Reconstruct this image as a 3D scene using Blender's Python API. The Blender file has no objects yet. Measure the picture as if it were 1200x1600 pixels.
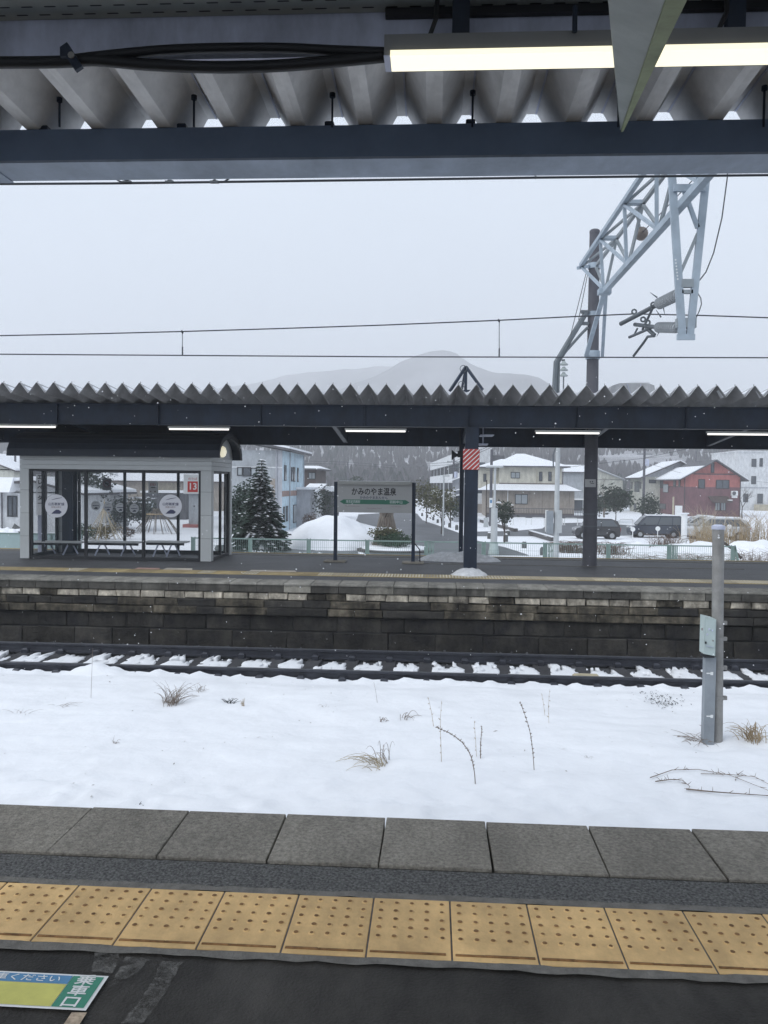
import bpy, bmesh, math, random
from mathutils import Vector, Matrix
PI = math.pi
S = bpy.context.scene
COL = S.collection

# ---------------------------------------------------------------- camera
F_PX = 1270.0                       # focal length in pixels of a 1600 px tall picture
YAW, PITCH, ROLL = math.radians(3.4), math.radians(2.0), math.radians(0.68)
EYE = Vector((0, 0, 1.69))
cy, sy, cp, sp, cr, sr = math.cos(YAW), math.sin(YAW), math.cos(PITCH), math.sin(PITCH), math.cos(ROLL), math.sin(ROLL)
FWD = Vector((-sy*cp, cy*cp, -sp)); R0 = Vector((cy, sy, 0)); U0 = R0.cross(FWD)
RGT = R0*cr + U0*sr; UPV = U0*cr - R0*sr
cam_d = bpy.data.cameras.new('camera'); cam = bpy.data.objects.new('camera', cam_d); COL.objects.link(cam)
cam.matrix_world = Matrix(((RGT.x, UPV.x, -FWD.x, EYE.x), (RGT.y, UPV.y, -FWD.y, EYE.y), (RGT.z, UPV.z, -FWD.z, EYE.z), (0, 0, 0, 1)))
cam_d.sensor_fit = 'VERTICAL'; cam_d.sensor_height = 24.0; cam_d.lens = 24.0*F_PX/1600
cam_d.clip_start = 0.05; cam_d.clip_end = 6000
S.camera = cam

# ---------------------------------------------------------------- sky, sun, exposure
SUN_EL, SUN_ROT = math.radians(42), math.radians(235)
W = bpy.data.worlds.new('World'); S.world = W; W.use_nodes = True
nt = W.node_tree; nt.nodes.clear()
sk = nt.nodes.new('ShaderNodeTexSky'); sk.sky_type = 'NISHITA'; sk.sun_disc = False
sk.sun_elevation = SUN_EL; sk.sun_rotation = SUN_ROT; sk.dust_density = 4.0; sk.air_density = 1.0
bw = nt.nodes.new('ShaderNodeRGBToBW'); nt.links.new(sk.outputs[0], bw.inputs[0])
mxg = nt.nodes.new('ShaderNodeMix'); mxg.data_type = 'FLOAT'                    # cloud deck evens the sky out
mxg.inputs['Factor'].default_value = 0.85; mxg.inputs['B'].default_value = 9.6
nt.links.new(bw.outputs[0], mxg.inputs['A'])
tint = nt.nodes.new('ShaderNodeMix'); tint.data_type = 'RGBA'; tint.blend_type = 'MULTIPLY'; tint.inputs['Factor'].default_value = 1
tint.inputs['A'].default_value = (0.845, 0.94, 1.075, 1); nt.links.new(mxg.outputs['Result'], tint.inputs['B'])
tc = nt.nodes.new('ShaderNodeTexCoord'); nz = nt.nodes.new('ShaderNodeTexNoise'); nz.inputs['Scale'].default_value = 2.2; nz.inputs['Detail'].default_value = 3
nt.links.new(tc.outputs['Generated'], nz.inputs['Vector'])
rm = nt.nodes.new('ShaderNodeMapRange'); rm.inputs['To Min'].default_value = 0.94; rm.inputs['To Max'].default_value = 1.06
nt.links.new(nz.outputs['Fac'], rm.inputs['Value'])
cl = nt.nodes.new('ShaderNodeMix'); cl.data_type = 'RGBA'; cl.blend_type = 'MULTIPLY'; cl.inputs['Factor'].default_value = 1
nt.links.new(tint.outputs['Result'], cl.inputs['A']); nt.links.new(rm.outputs['Result'], cl.inputs['B'])
bg = nt.nodes.new('ShaderNodeBackground'); bg.inputs['Strength'].default_value = 0.1
nt.links.new(cl.outputs['Result'], bg.inputs['Color'])
wo = nt.nodes.new('ShaderNodeOutputWorld'); nt.links.new(bg.outputs[0], wo.inputs['Surface'])
sl = bpy.data.lights.new('sun', 'SUN'); sl.energy = 1.4; sl.angle = math.radians(40); sl.color = (1.0, 0.985, 0.96)
so = bpy.data.objects.new('sun', sl); COL.objects.link(so)
so.rotation_euler = (math.radians(90)-SUN_EL, 0, math.radians(180)-SUN_ROT)
so.location = (0, 0, 30)
S.view_settings.view_transform = 'Standard'; S.view_settings.look = 'None'
S.view_settings.exposure = 0.15; S.view_settings.gamma = 1.0; S.view_settings.use_curve_mapping = False
S.cycles.volume_bounces = 2; S.cycles.max_bounces = 8; S.cycles.transparent_max_bounces = 16
S.cycles.volume_step_rate = 5.0; S.cycles.use_denoising = True

# ---------------------------------------------------------------- helpers
def ray(x, y): return FWD + RGT*((x-600)/F_PX) - UPV*((y-800)/F_PX)
def at(x, y, Y):                     # the point at depth Y seen at pixel (x, y) of the 1200x1600 photograph
    d = ray(x, y); return EYE + d*(Y/d.y)
def atz(x, y, z): d = ray(x, y); return EYE + d*((z-EYE.z)/d.z)
def atx(x, y, X): d = ray(x, y); return EYE + d*(X/d.x)
def gz(Y): return -1.25 - 1.1*min(1, max(0, (Y-20)/45))
def atg(x, y):                       # the point of the sloping town ground seen at a pixel
    d = ray(x, y); lo, hi = 20.5, 600
    for _ in range(50):
        m = (lo+hi)/2; p = EYE + d*(m/d.y)
        if p.z > gz(m): lo = m
        else: hi = m
    return EYE + d*(lo/d.y)
rnd = random.Random(7)

def nodes_of(m): m.use_nodes = True; return m.node_tree, m.node_tree.nodes['Principled BSDF']
def mat(name, col, rough=0.7, var=0.0, scale=3.0, bump=0.0, bscale=None, metal=0.0, col2=None, detail=5, spec=0.4, stretch=None, alpha=None, rvar=0.0, stain=0.0):
    m = bpy.data.materials.new(name); t, b = nodes_of(m)
    b.inputs['Roughness'].default_value = rough; b.inputs['Metallic'].default_value = metal
    b.inputs['Specular IOR Level'].default_value = spec
    c1 = tuple(col)+(1,)
    b.inputs['Base Color'].default_value = c1
    if var or bump or col2:
        co = t.nodes.new('ShaderNodeTexCoord'); mp = t.nodes.new('ShaderNodeMapping')
        if stretch: mp.inputs['Scale'].default_value = stretch
        o0 = t.nodes.new('ShaderNodeObjectInfo'); sc = t.nodes.new('ShaderNodeMath'); sc.operation = 'MULTIPLY'; sc.inputs[1].default_value = 41.0
        t.links.new(o0.outputs['Random'], sc.inputs[0])
        ad = t.nodes.new('ShaderNodeVectorMath'); ad.operation = 'ADD'                # alike pieces do not share one pattern
        t.links.new(co.outputs['Object'], ad.inputs[0]); t.links.new(sc.outputs[0], ad.inputs[1]); t.links.new(ad.outputs[0], mp.inputs[0])
        n = t.nodes.new('ShaderNodeTexNoise'); n.inputs['Scale'].default_value = scale; n.inputs['Detail'].default_value = detail; n.inputs['Roughness'].default_value = 0.65
        t.links.new(mp.outputs[0], n.inputs['Vector'])
        if var or col2:
            r = t.nodes.new('ShaderNodeValToRGB')
            e = r.color_ramp.elements; e[0].position = 0.32; e[1].position = 0.68
            e[0].color = tuple(max(0, c*(1-var)) for c in col)+(1,)
            e[1].color = (tuple(col2) if col2 else tuple(c*(1+var) for c in col))+(1,)
            t.links.new(n.outputs['Fac'], r.inputs[0])
            oi = t.nodes.new('ShaderNodeObjectInfo'); mr = t.nodes.new('ShaderNodeMapRange')
            mr.inputs['To Min'].default_value = 1-rvar; mr.inputs['To Max'].default_value = 1+rvar
            t.links.new(oi.outputs['Random'], mr.inputs['Value'])
            mm = t.nodes.new('ShaderNodeMix'); mm.data_type = 'RGBA'; mm.blend_type = 'MULTIPLY'; mm.inputs['Factor'].default_value = 1
            t.links.new(r.outputs[0], mm.inputs['A']); t.links.new(mr.outputs[0], mm.inputs['B'])
            out = mm.outputs['Result']
            if stain:                                     # damp and soot stains running across neighbouring pieces
                ge = t.nodes.new('ShaderNodeNewGeometry'); m3 = t.nodes.new('ShaderNodeMapping'); m3.inputs['Scale'].default_value = (2.4, 1.0, 0.9)
                n3 = t.nodes.new('ShaderNodeTexNoise'); n3.inputs['Scale'].default_value = 1.0; n3.inputs['Detail'].default_value = 6; n3.inputs['Roughness'].default_value = .7
                r3 = t.nodes.new('ShaderNodeMapRange'); r3.inputs['From Min'].default_value = .38; r3.inputs['From Max'].default_value = .62; r3.inputs['To Min'].default_value = 1-stain; r3.inputs['To Max'].default_value = 1.15
                t.links.new(ge.outputs['Position'], m3.inputs[0]); t.links.new(m3.outputs[0], n3.inputs['Vector']); t.links.new(n3.outputs['Fac'], r3.inputs['Value'])
                m4 = t.nodes.new('ShaderNodeMix'); m4.data_type = 'RGBA'; m4.blend_type = 'MULTIPLY'; m4.inputs['Factor'].default_value = 1
                t.links.new(out, m4.inputs['A']); t.links.new(r3.outputs[0], m4.inputs['B']); out = m4.outputs['Result']
            t.links.new(out, b.inputs['Base Color'])
        if bump:
            n2 = n
            if bscale:
                n2 = t.nodes.new('ShaderNodeTexNoise'); n2.inputs['Scale'].default_value = bscale; n2.inputs['Detail'].default_value = 4
                t.links.new(mp.outputs[0], n2.inputs['Vector'])
            bp = t.nodes.new('ShaderNodeBump'); bp.inputs['Strength'].default_value = bump; bp.inputs['Distance'].default_value = 0.02
            t.links.new(n2.outputs['Fac'], bp.inputs['Height']); t.links.new(bp.outputs[0], b.inputs['Normal'])
    return m
def emit(name, col, s):
    m = bpy.data.materials.new(name); t, b = nodes_of(m)
    b.inputs['Base Color'].default_value = (.8, .8, .8, 1); b.inputs['Emission Color'].default_value = tuple(col)+(1,); b.inputs['Emission Strength'].default_value = s
    return m
def glass_mat(name, col, alpha, rough=0.03):
    m = bpy.data.materials.new(name); t, b = nodes_of(m)
    b.inputs['Base Color'].default_value = tuple(col)+(1,); b.inputs['Roughness'].default_value = rough; b.inputs['Alpha'].default_value = alpha
    return m

class MB:
    def __init__(s): s.v = []; s.f = []; s.m = []; s.cur = 0
    def add(s, vs, fs):
        o = len(s.v); s.v += [tuple(p) for p in vs]
        for f in fs: s.f.append(tuple(i+o for i in f)); s.m.append(s.cur)
        return s
    def poly(s, pts): return s.add(pts, [tuple(range(len(pts)))])
    def box(s, x0, x1, y0, y1, z0, z1):
        return s.add([(x0,y0,z0),(x1,y0,z0),(x1,y1,z0),(x0,y1,z0),(x0,y0,z1),(x1,y0,z1),(x1,y1,z1),(x0,y1,z1)],
                     [(0,3,2,1),(4,5,6,7),(0,1,5,4),(1,2,6,5),(2,3,7,6),(3,0,4,7)])
    def bevbox(s, x0, x1, y0, y1, z0, z1, b, jit=0, rg=None):   # box with chamfered top edges
        j = (lambda: rg.uniform(-jit, jit)) if rg else (lambda: 0)
        lo = [(x0+j(),y0+j(),z0),(x1+j(),y0+j(),z0),(x1+j(),y1+j(),z0),(x0+j(),y1+j(),z0)]
        mi = [(p[0],p[1],z1-b+j()*.4) for p in lo]
        cx, cyy = (x0+x1)/2, (y0+y1)/2
        hi = [(p[0]-math.copysign(b,p[0]-cx),p[1]-math.copysign(b,p[1]-cyy),z1+j()*.4) for p in lo]
        q = [(0,3,2,1),(8,9,10,11)]
        for a in (0, 4):
            for i in range(4): q.append((a+i,a+(i+1)%4,a+4+(i+1)%4,a+4+i))
        return s.add(lo+mi+hi, q)
    def bar(s, p, q, w, h=None, up=(0,0,1)):    # rectangular bar from p to q
        h = h or w; p = Vector(p); q = Vector(q); d = (q-p).normalized(); u = Vector(up)
        if abs(d.dot(u)) > .98: u = Vector((0,1,0))
        a = d.cross(u).normalized()*(w/2); b = a.cross(d).normalized()*(h/2)
        vs = [p-a-b,p+a-b,p+a+b,p-a+b,q-a-b,q+a-b,q+a+b,q-a+b]
        return s.add(vs, [(3,2,1,0),(4,5,6,7),(0,1,5,4),(1,2,6,5),(2,3,7,6),(3,0,4,7)])
    def tube(s, pts, r, n=6, caps=True, r2=None):
        pts = [Vector(p) for p in pts]; k = len(pts); rings = []
        a = None
        for i, p in enumerate(pts):
            d = (pts[min(i+1,k-1)]-pts[max(i-1,0)])
            if d.length < 1e-9: d = Vector((0,0,1))
            d.normalize()
            if a is None: a = d.cross(Vector((0.13,0.27,1)) if abs(d.z) < .9 else Vector((1,.1,0))).normalized()
            else: a = (a - d*a.dot(d)).normalized()
            b = d.cross(a)
            rr = r if r2 is None else r+(r2-r)*i/max(1,k-1)
            rings += [p+(a*math.cos(2*PI*j/n)+b*math.sin(2*PI*j/n))*rr for j in range(n)]
        fs = []
        for i in range(k-1):
            for j in range(n): fs.append((i*n+j,i*n+(j+1)%n,(i+1)*n+(j+1)%n,(i+1)*n+j))
        if caps: fs += [tuple(range(n))[::-1], tuple(range((k-1)*n,k*n))]
        return s.add(rings, fs)
    def cyl(s, p, q, r0, r1=None, n=12): return s.tube([p, q], r0, n, True, r0 if r1 is None else r1)
    def prism(s, prof, axis, a0, a1):            # profile (u,v) swept along an axis: x->(y,z) y->(x,z) z->(x,y)
        mk = {'x': lambda u,v,a: (a,u,v), 'y': lambda u,v,a: (u,a,v), 'z': lambda u,v,a: (u,v,a)}[axis]
        n = len(prof)
        vs = [mk(u,v,a0) for u,v in prof]+[mk(u,v,a1) for u,v in prof]
        return s.add(vs, [tuple(range(n))[::-1], tuple(range(n,2*n))]+[(i,(i+1)%n,n+(i+1)%n,n+i) for i in range(n)])
    def lathe(s, c, prof, n=16, axis='z'):       # prof (r, t)
        vs = []; c = Vector(c)
        for r, t in prof:
            for j in range(n):
                A = 2*PI*j/n; u, v = r*math.cos(A), r*math.sin(A)
                vs.append(c+Vector({'z':(u,v,t),'y':(u,t,v),'x':(t,u,v)}[axis]))
        k = len(prof); fs = [(i*n+j,i*n+(j+1)%n,(i+1)*n+(j+1)%n,(i+1)*n+j) for i in range(k-1) for j in range(n)]
        fs += [tuple(range(n))[::-1], tuple(range((k-1)*n,k*n))]
        return s.add(vs, fs)
    def rock(s, c, r, rg, flat=.7):
        c = Vector(c); vs = []
        for d in ((1,0,0),(-1,0,0),(0,1,0),(0,-1,0),(0,0,1),(0,0,-1)):
            k = r*rg.uniform(.6,1.25); vs.append(c+Vector((d[0]*k+rg.uniform(-.3,.3)*r,d[1]*k+rg.uniform(-.3,.3)*r,d[2]*k*flat)))
        return s.add(vs, [(0,2,4),(2,1,4),(1,3,4),(3,0,4),(2,0,5),(1,2,5),(3,1,5),(0,3,5)])
    def mesh(s, name, mats, smooth=False, fix=True):
        me = bpy.data.meshes.new(name); me.from_pydata(s.v, [], s.f)
        for m in (mats if isinstance(mats,(list,tuple)) else [mats]): me.materials.append(m)
        if any(s.m): me.polygons.foreach_set('material_index', s.m)
        if fix and len(s.f) < 20000:
            bm = bmesh.new(); bm.from_mesh(me); bmesh.ops.recalc_face_normals(bm, faces=bm.faces); bm.to_mesh(me); bm.free()
        if smooth: me.polygons.foreach_set('use_smooth', [True]*len(me.polygons))
        me.update(); return me
    def build(s, name, mats, parent=None, loc=None, smooth=False, fix=True):
        return link(name, s.mesh(name, mats, smooth, fix), parent, loc)
def link(name, me, parent=None, loc=None, rz=0):
    o = bpy.data.objects.new(name, me); COL.objects.link(o)
    if parent is not None: o.parent = parent
    if loc is not None: o.location = loc
    if rz: o.rotation_euler = (0,0,rz)
    return o
def tag(o, label=None, cat=None, group=None, kind=None):
    if label: o['label'] = label
    if cat: o['category'] = cat
    if group: o['group'] = group
    if kind: o['kind'] = kind
    return o
def thing(name, label, cat, loc=(0,0,0), group=None, rz=0):
    o = link(name, None, None, loc, rz); o.empty_display_size = .2
    return tag(o, label, cat, group)
def copy_tree(o, parent=None):
    c = o.copy(); COL.objects.link(c)
    if parent is not None: c.parent = parent
    for ch in list(o.children): copy_tree(ch, c)
    return c
def text(body, size, m, parent, origin, right, up, name='lettering', align='CENTER', extr=.002, sx=1.0, vertical=False, bold=0.0):
    cu = bpy.data.curves.new('tmp', 'FONT'); cu.body = '\n'.join(body) if vertical else body; cu.size = size; cu.align_x = align; cu.align_y = 'CENTER'
    cu.extrude = extr; cu.offset = bold
    if vertical: cu.space_line = 1.0
    cu.resolution_u = 2
    o = bpy.data.objects.new('tmp', cu); COL.objects.link(o)
    dg = bpy.context.evaluated_depsgraph_get(); me = bpy.data.meshes.new_from_object(o.evaluated_get(dg))
    bpy.data.objects.remove(o); bpy.data.curves.remove(cu)
    r = Vector(right).normalized(); u = Vector(up).normalized(); n = r.cross(u)
    M = Matrix(((r.x*sx,u.x,n.x,origin[0]),(r.y*sx,u.y,n.y,origin[1]),(r.z*sx,u.z,n.z,origin[2]),(0,0,0,1)))
    me.transform(M); me.materials.clear(); me.materials.append(m); me.name = name
    return link(name, me, parent)

# ---------------------------------------------------------------- materials
M = {}
M['snow'] = mat('snow', (.775,.79,.82), .85, .04, 1.7, .7, 7.0, spec=.2)
M['snow_rough'] = mat('trodden snow', (.80,.82,.86), .85, .06, 5, .8, 22.0, spec=.2)
M['slush'] = mat('dirty slush', (.42,.43,.46), .7, .25, 6, .8, 20)
M['asphalt'] = mat('platform asphalt', (.062,.064,.069), .6, .25, 1.3, .5, 120, spec=.35)
M['asphalt_coarse'] = mat('coarse asphalt', (.045,.044,.043), .8, .3, 80, .9, 110, detail=2, col2=(.17,.17,.165))
M['asphalt_dark'] = mat('wet asphalt', (.046,.043,.039), .7, .35, 1.3, .5, 90, spec=.25, stain=.55)
M['road'] = mat('wet road', (.065,.07,.08), .5, .25, .35, .15, 20)
M['concrete'] = mat('worn concrete', (.215,.195,.165), .85, .35, 55, .7, 90, rvar=.07, detail=8, col2=(.32,.295,.25), stain=.22)
M['mortar'] = mat('mortar', (.15,.143,.13), .9, .25, 18, .5, 60)
M['tactile'] = mat('yellow tactile', (.64,.425,.19), .7, .14, 7, .2, 50, rvar=.06, stain=.2)
M['tactile_worn'] = mat('worn stud top', (.20,.105,.04), .8, .5, 25)
M['joint'] = mat('grey joint filler', (.13,.12,.11), .9, .25, 20)
M['dark_steel'] = mat('dark blue painted steel', (.014,.024,.045), .5, .15, 3, .05, 20, spec=.4, stain=.3)
M['beam_snowlit'] = mat('grey blue beam lit from below', (.32,.375,.46), .55, .12, 2.5, .08, 25, stain=.18)  # underside of the edge beam: light off the snow put into its colour
M['beam_shaded'] = mat('shaded beam face', (.17,.23,.33), .5, .12, 3, .05, 20)  # same beam's upright face, its lesser light put into a darker colour
M['roof_sheet'] = mat('galvanised roof sheet', (.40,.40,.41), .6, .10, 2.2, .05, 15, rvar=.05, stain=.2)
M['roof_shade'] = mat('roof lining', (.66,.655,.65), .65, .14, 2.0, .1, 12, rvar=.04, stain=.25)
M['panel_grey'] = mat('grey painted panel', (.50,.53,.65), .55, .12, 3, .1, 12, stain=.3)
M['rubber'] = mat('black conduit', (.012,.013,.016), .5)
M['lamp_white'] = mat('white lamp housing', (.6,.6,.58), .5)
M['tube'] = emit('lit tube', (1.0,.93,.64), 1.0)
M['tube_far'] = emit('lit far tube', (1.0,.97,.9), 1.1)
M['bracket'] = mat('green grey bracket', (.33,.36,.35), .5, .2, 4, .1, 14)
M['bracket_green'] = mat('mossy flange', (.26,.30,.17), .6, .25, 6)
M['rail'] = mat('rail steel', (.045,.048,.06), .4, .25, 6, metal=.3)
M['sleeper'] = mat('dark sleeper', (.05,.05,.055), .85, .3, 5, .5, 40, rvar=.15)
M['ballast'] = mat('ballast', (.05,.052,.058), .9, .5, 18, 1.0, 40)
M['stone'] = mat('ballast stone', (.085,.088,.095), .9, .35, 9)
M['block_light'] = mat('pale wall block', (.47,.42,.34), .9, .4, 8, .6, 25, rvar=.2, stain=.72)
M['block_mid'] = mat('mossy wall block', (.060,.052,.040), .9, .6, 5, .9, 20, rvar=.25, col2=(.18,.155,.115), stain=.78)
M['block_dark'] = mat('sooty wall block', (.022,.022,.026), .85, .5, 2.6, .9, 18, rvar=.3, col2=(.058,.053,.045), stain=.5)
M['wall_core'] = mat('wall joints', (.03,.03,.032), .9, .3, 6)
M['white_panel'] = mat('white cladding', (.47,.485,.485), .55, .04, 3, rvar=.03)
M['roof_black'] = mat('black roofing', (.014,.02,.032), .55, .2, 3)
M['frame_dark'] = mat('dark window frame', (.022,.024,.028), .5)
M['glass'] = glass_mat('shelter glass', (.08,.10,.12), .10)
M['win'] = mat('dark pane', (.06,.07,.085), .12, .3, .5, spec=.6)
M['pane_pale'] = mat('curtained pane', (.33,.36,.38), .2, .15, .7)
M['sticker'] = mat('pale sticker', (.62,.62,.66), .6)
M['sticker_pale'] = mat('white film', (.86,.86,.88), .6)
M['navy'] = mat('navy print', (.05,.055,.11), .6)
M['black'] = mat('black print', (.02,.02,.022), .6)
M['white'] = mat('white paint', (.72,.73,.73), .5, .05, 6)
M['red'] = mat('red paint', (.50,.055,.05), .5, .05, 6)
M['hazard_red'] = mat('faded hazard red', (.46,.06,.055), .55, .12, 8)
M['sign_grey'] = mat('sign board enamel', (.38,.38,.375), .45, .04, 3)
M['green'] = mat('green enamel', (.04,.16,.105), .5, .05, 5)
M['print_dim'] = mat('faded print', (.25,.19,.19), .6)
M['blue_strip'] = mat('blue strip', (.07,.22,.40), .5, .08, 8)
M['yellow_print'] = mat('yellow print', (.52,.50,.12), .5, .12, 9)
M['sticker_green'] = mat('sticker green', (.03,.22,.14), .5, .1, 9)
M['pole_conc'] = mat('concrete pole', (.10,.10,.115), .8, .15, 3, .2, 30)
M['pole_pale'] = mat('pale pole', (.42,.44,.45), .6, .08, 3)
M['galv'] = mat('galvanised pipe', (.26,.255,.245), .55, .15, 6, metal=.2, stain=.2)
M['box_green'] = mat('pale green box', (.40,.47,.46), .5, .08, 5)
M['trunk_grey'] = mat('grey cable trunking', (.24,.265,.29), .5, .12, 4)
M['truss'] = mat('pale blue steel', (.34,.40,.46), .55, .14, 4)
M['insul'] = mat('grey insulator', (.36,.38,.40), .4, .08, 4)
M['fitting'] = mat('line fittings', (.13,.145,.16), .5, metal=.3)
M['wire'] = mat('line wire', (.05,.055,.065), .5)
M['porc'] = mat('porcelain', (.36,.40,.40), .25)
M['brownins'] = mat('brown insulator', (.20,.17,.15), .4)
M['fence'] = mat('green fence paint', (.20,.275,.25), .55, .1, 5)
M['fence_pale'] = mat('pale teal panel', (.34,.44,.44), .5, .06, 2)
M['straw'] = mat('dry grass', (.33,.25,.15), .8, .3, 6)
M['straw_pale'] = mat('pale dry grass', (.42,.36,.26), .8, .25, 6)
M['weed'] = mat('dry stem', (.19,.15,.12), .8, .3, 9)
M['weed_dark'] = mat('dark leaves', (.055,.06,.06), .8, .3, 9)
M['bark'] = mat('bark', (.06,.05,.045), .9, .3, 6)
M['needle'] = mat('conifer needles', (.028,.05,.036), .8, .4, 1.4, rvar=.1)
M['leaf_dark'] = mat('dark evergreen leaves', (.028,.042,.028), .75, .45, 1.2)
M['leaf_olive'] = mat('olive leaves', (.085,.085,.04), .8, .4, 1.6)
M['leaf_gold'] = mat('autumn gold leaves', (.17,.13,.05), .8, .4, 1.8)
M['hedge'] = mat('hedge leaves', (.028,.06,.032), .8, .4, 2.5)
M['reed'] = mat('bundled reed', (.19,.165,.14), .85, .3, 5)
M['brush'] = mat('brown brush', (.13,.09,.07), .9, .35, 3)
M['stone_dark'] = mat('bollard stone', (.10,.105,.105), .85, .25, 5)
M['kerb'] = mat('dark kerb stone', (.085,.08,.08), .85, .2, 3)
M['hill'] = mat('wooded hill floor', (.24,.235,.25), .9, .35, .05, col2=(.52,.52,.55))
M['wood_far'] = mat('bare winter wood', (.105,.098,.107), .9, .35, .05)
M['wood_conif'] = mat('far conifers', (.035,.045,.042), .9, .3, .05)
M['mountain'] = mat('far mountain', (.10,.10,.11), .9, .4, .006, col2=(.35,.35,.37))
M['flake'] = mat('snowflake', (.9,.9,.92), .8)
for k, c in dict(h_blue=(.45,.565,.64), h_grey=(.34,.36,.38), h_brownband=(.29,.20,.175), h_white=(.58,.59,.60), h_cream=(.40,.36,.27), h_tan=(.29,.255,.22),
                 h_red=(.36,.125,.115), h_maroon=(.16,.08,.09), h_pale=(.46,.46,.41), h_dark=(.09,.09,.10), h_lgrey=(.36,.37,.40), h_beige=(.48,.46,.39), trim=(.07,.065,.07), roofd=(.10,.10,.11), h_brown=(.085,.065,.06)).items():
    M[k] = mat('wall '+k, c, .75, .07, .9, .1, 6, stain=.16)
for k, c in dict(navy=(.015,.022,.04), silver=(.45,.46,.47), black=(.02,.02,.024), pearl=(.6,.62,.63)).items():
    m = mat('car paint '+k, c, .25, spec=.6); m.node_tree.nodes['Principled BSDF'].inputs['Coat Weight'].default_value = .5; M['car_'+k] = m
M['tyre'] = mat('tyre', (.015,.015,.016), .8); M['rim'] = mat('rim', (.35,.36,.37), .35, metal=.6)
M['car_glass'] = mat('car glass', (.07,.08,.09), .08, spec=.7); M['lamp_red'] = mat('tail lamp', (.35,.02,.02), .3); M['lamp_clear'] = mat('head lamp', (.6,.62,.62), .15)

# ================================================================ NEAR PLATFORM
ZF = -0.13                               # top of the opposite platform
rg = random.Random(3)
np_ = MB().box(-9, 9, -3.0, 3.52, -1.5, -.004).build('near_platform', M['asphalt_dark']); tag(np_, 'dark asphalt platform in the foreground', kind='structure')
MB().box(-9, 9, 3.275, 3.505, -.05, .0).build('asphalt_strip', M['asphalt_coarse'], np_)
def ragged_strip(x0, x1, y0, y1, z, jit, rg, step=.07):
    n = int((x1-x0)/step); vs = []; fs = []
    for i in range(n+1):
        x = x0+(x1-x0)*i/n
        vs += [(x, y0+rg.uniform(-jit,jit), z), (x, y1+rg.uniform(-jit,jit), z)]
    for i in range(n): fs.append((2*i,2*i+2,2*i+3,2*i+1))
    return MB().add(vs, fs)
ragged_strip(-9, 9, 3.245, 3.29, .004, .008, rg).build('mortar_edge', M['mortar'], np_)
ragged_strip(-9, 9, 2.785, 2.83, .004, .009, rg).build('mortar_edge', M['mortar'], np_)
# coping blocks with recessed joints
JX = atz(602, 1284.5, 0).x; CW = 0.502
for k in range(-16, 17):
    x0 = JX+k*CW
    a, b_ = rg.uniform(.002,.006), rg.uniform(.002,.006)
    o = MB().bevbox(-CW/2+a, CW/2-b_, 3.522, 4.03, -.14, .010+rg.uniform(-.003,.003), .004, .003, rg).build('coping_block', M['concrete'], np_, (x0+CW/2, 0, 0))
MB().box(-9, 9, 3.53, 3.98, -1.5, -.12).build('platform_wall', M['wall_core'], np_)
# tactile tiles
TP = .3076; TX = atz(703, 1414, 0).x
tb = MB(); tb.bevbox(-TP/2+.0035, TP/2-.0035, 2.832, 3.243, -.02, .005, .002)
tile_me = tb.mesh('tactile_tile', M['tactile'])
sb = MB()
for i in range(5):
    for j in range(5):
        sb.lathe(((i-2)*.06, 3.206-j*.06, 0), [(.0135,.005),(.0085,.0092)], 10)
stud_me = sb.mesh('stud', M['tactile']); 
worn = []
for v in range(6):
    sb = MB(); rv = random.Random(50+v)
    for i in range(5):
        for j in range(5):
            r = .0092*rv.uniform(.86, 1.12)
            if rv.random() < .015: continue
            sb.lathe(((i-2)*.06+rv.uniform(-.0012,.0012), 3.206-j*.06-.001, 0), [(r,.0085),(r*.8,.0101)], 8)
    x = -TP/2+.012
    while x < TP/2-.03:
        x2 = min(TP/2-.012, x+rv.uniform(.06,.18)); sb.bevbox(x, x2, 2.858+rv.uniform(0,.002), 2.870+rv.uniform(-.002,.001), .004, .0095, .002); x = x2+.0005
    worn.append(sb.mesh('worn_stud_top', M['tactile_worn']))
MB().box(-9, 9, 2.829, 3.246, -.05, .0005).build('joint_bed', M['joint'], np_)
for k in range(-14, 15):
    o = link('tactile_tile', tile_me, np_, (TX+(k+.5)*TP, rg.uniform(-.0015,.0015), rg.uniform(-.001,.0012)))
    link('stud', stud_me, o); link('worn_top', worn[rg.randrange(6)], o)
# faded paint on the asphalt near the boarding sticker
M['faded'] = mat('faded white paint', (.17,.165,.155), .8, .3, 30)
_t = M['faded'].node_tree; _n = _t.nodes.new('ShaderNodeTexNoise'); _n.inputs['Scale'].default_value = 14; _n.inputs['Detail'].default_value = 8; _n.inputs['Roughness'].default_value = .8
_g = _t.nodes.new('ShaderNodeNewGeometry'); _t.links.new(_g.outputs['Position'], _n.inputs['Vector']); _r = _t.nodes.new('ShaderNodeMapRange'); _r.inputs['From Min'].default_value = .40; _r.inputs['From Max'].default_value = .62; _r.inputs['To Max'].default_value = .75
_t.links.new(_n.outputs['Fac'], _r.inputs['Value']); _t.links.new(_r.outputs[0], _t.nodes['Principled BSDF'].inputs['Alpha'])
def patch(pts, z, m, name, parent=None, n=8, jit=.0035):
    out = []
    for i in range(len(pts)):
        p, q = Vector(pts[i]), Vector(pts[(i+1)%len(pts)])
        for k in range(n):
            v = p.lerp(q, k/n); out.append((v.x+rg.uniform(-jit,jit), v.y+rg.uniform(-jit,jit), z))
    return MB().poly(out).build(name, m, parent)
for q in ([(150,1486),(188,1489),(176,1521),(142,1519)], [(196,1496),(233,1499),(218,1518),(172,1543)], [(253,1502),(285,1504),(262,1545),(225,1600),(190,1600),(232,1545)]):
    patch([atz(x,y,0)[:2] for x,y in q], .0025, M['faded'], 'faded_paint', np_)
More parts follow.
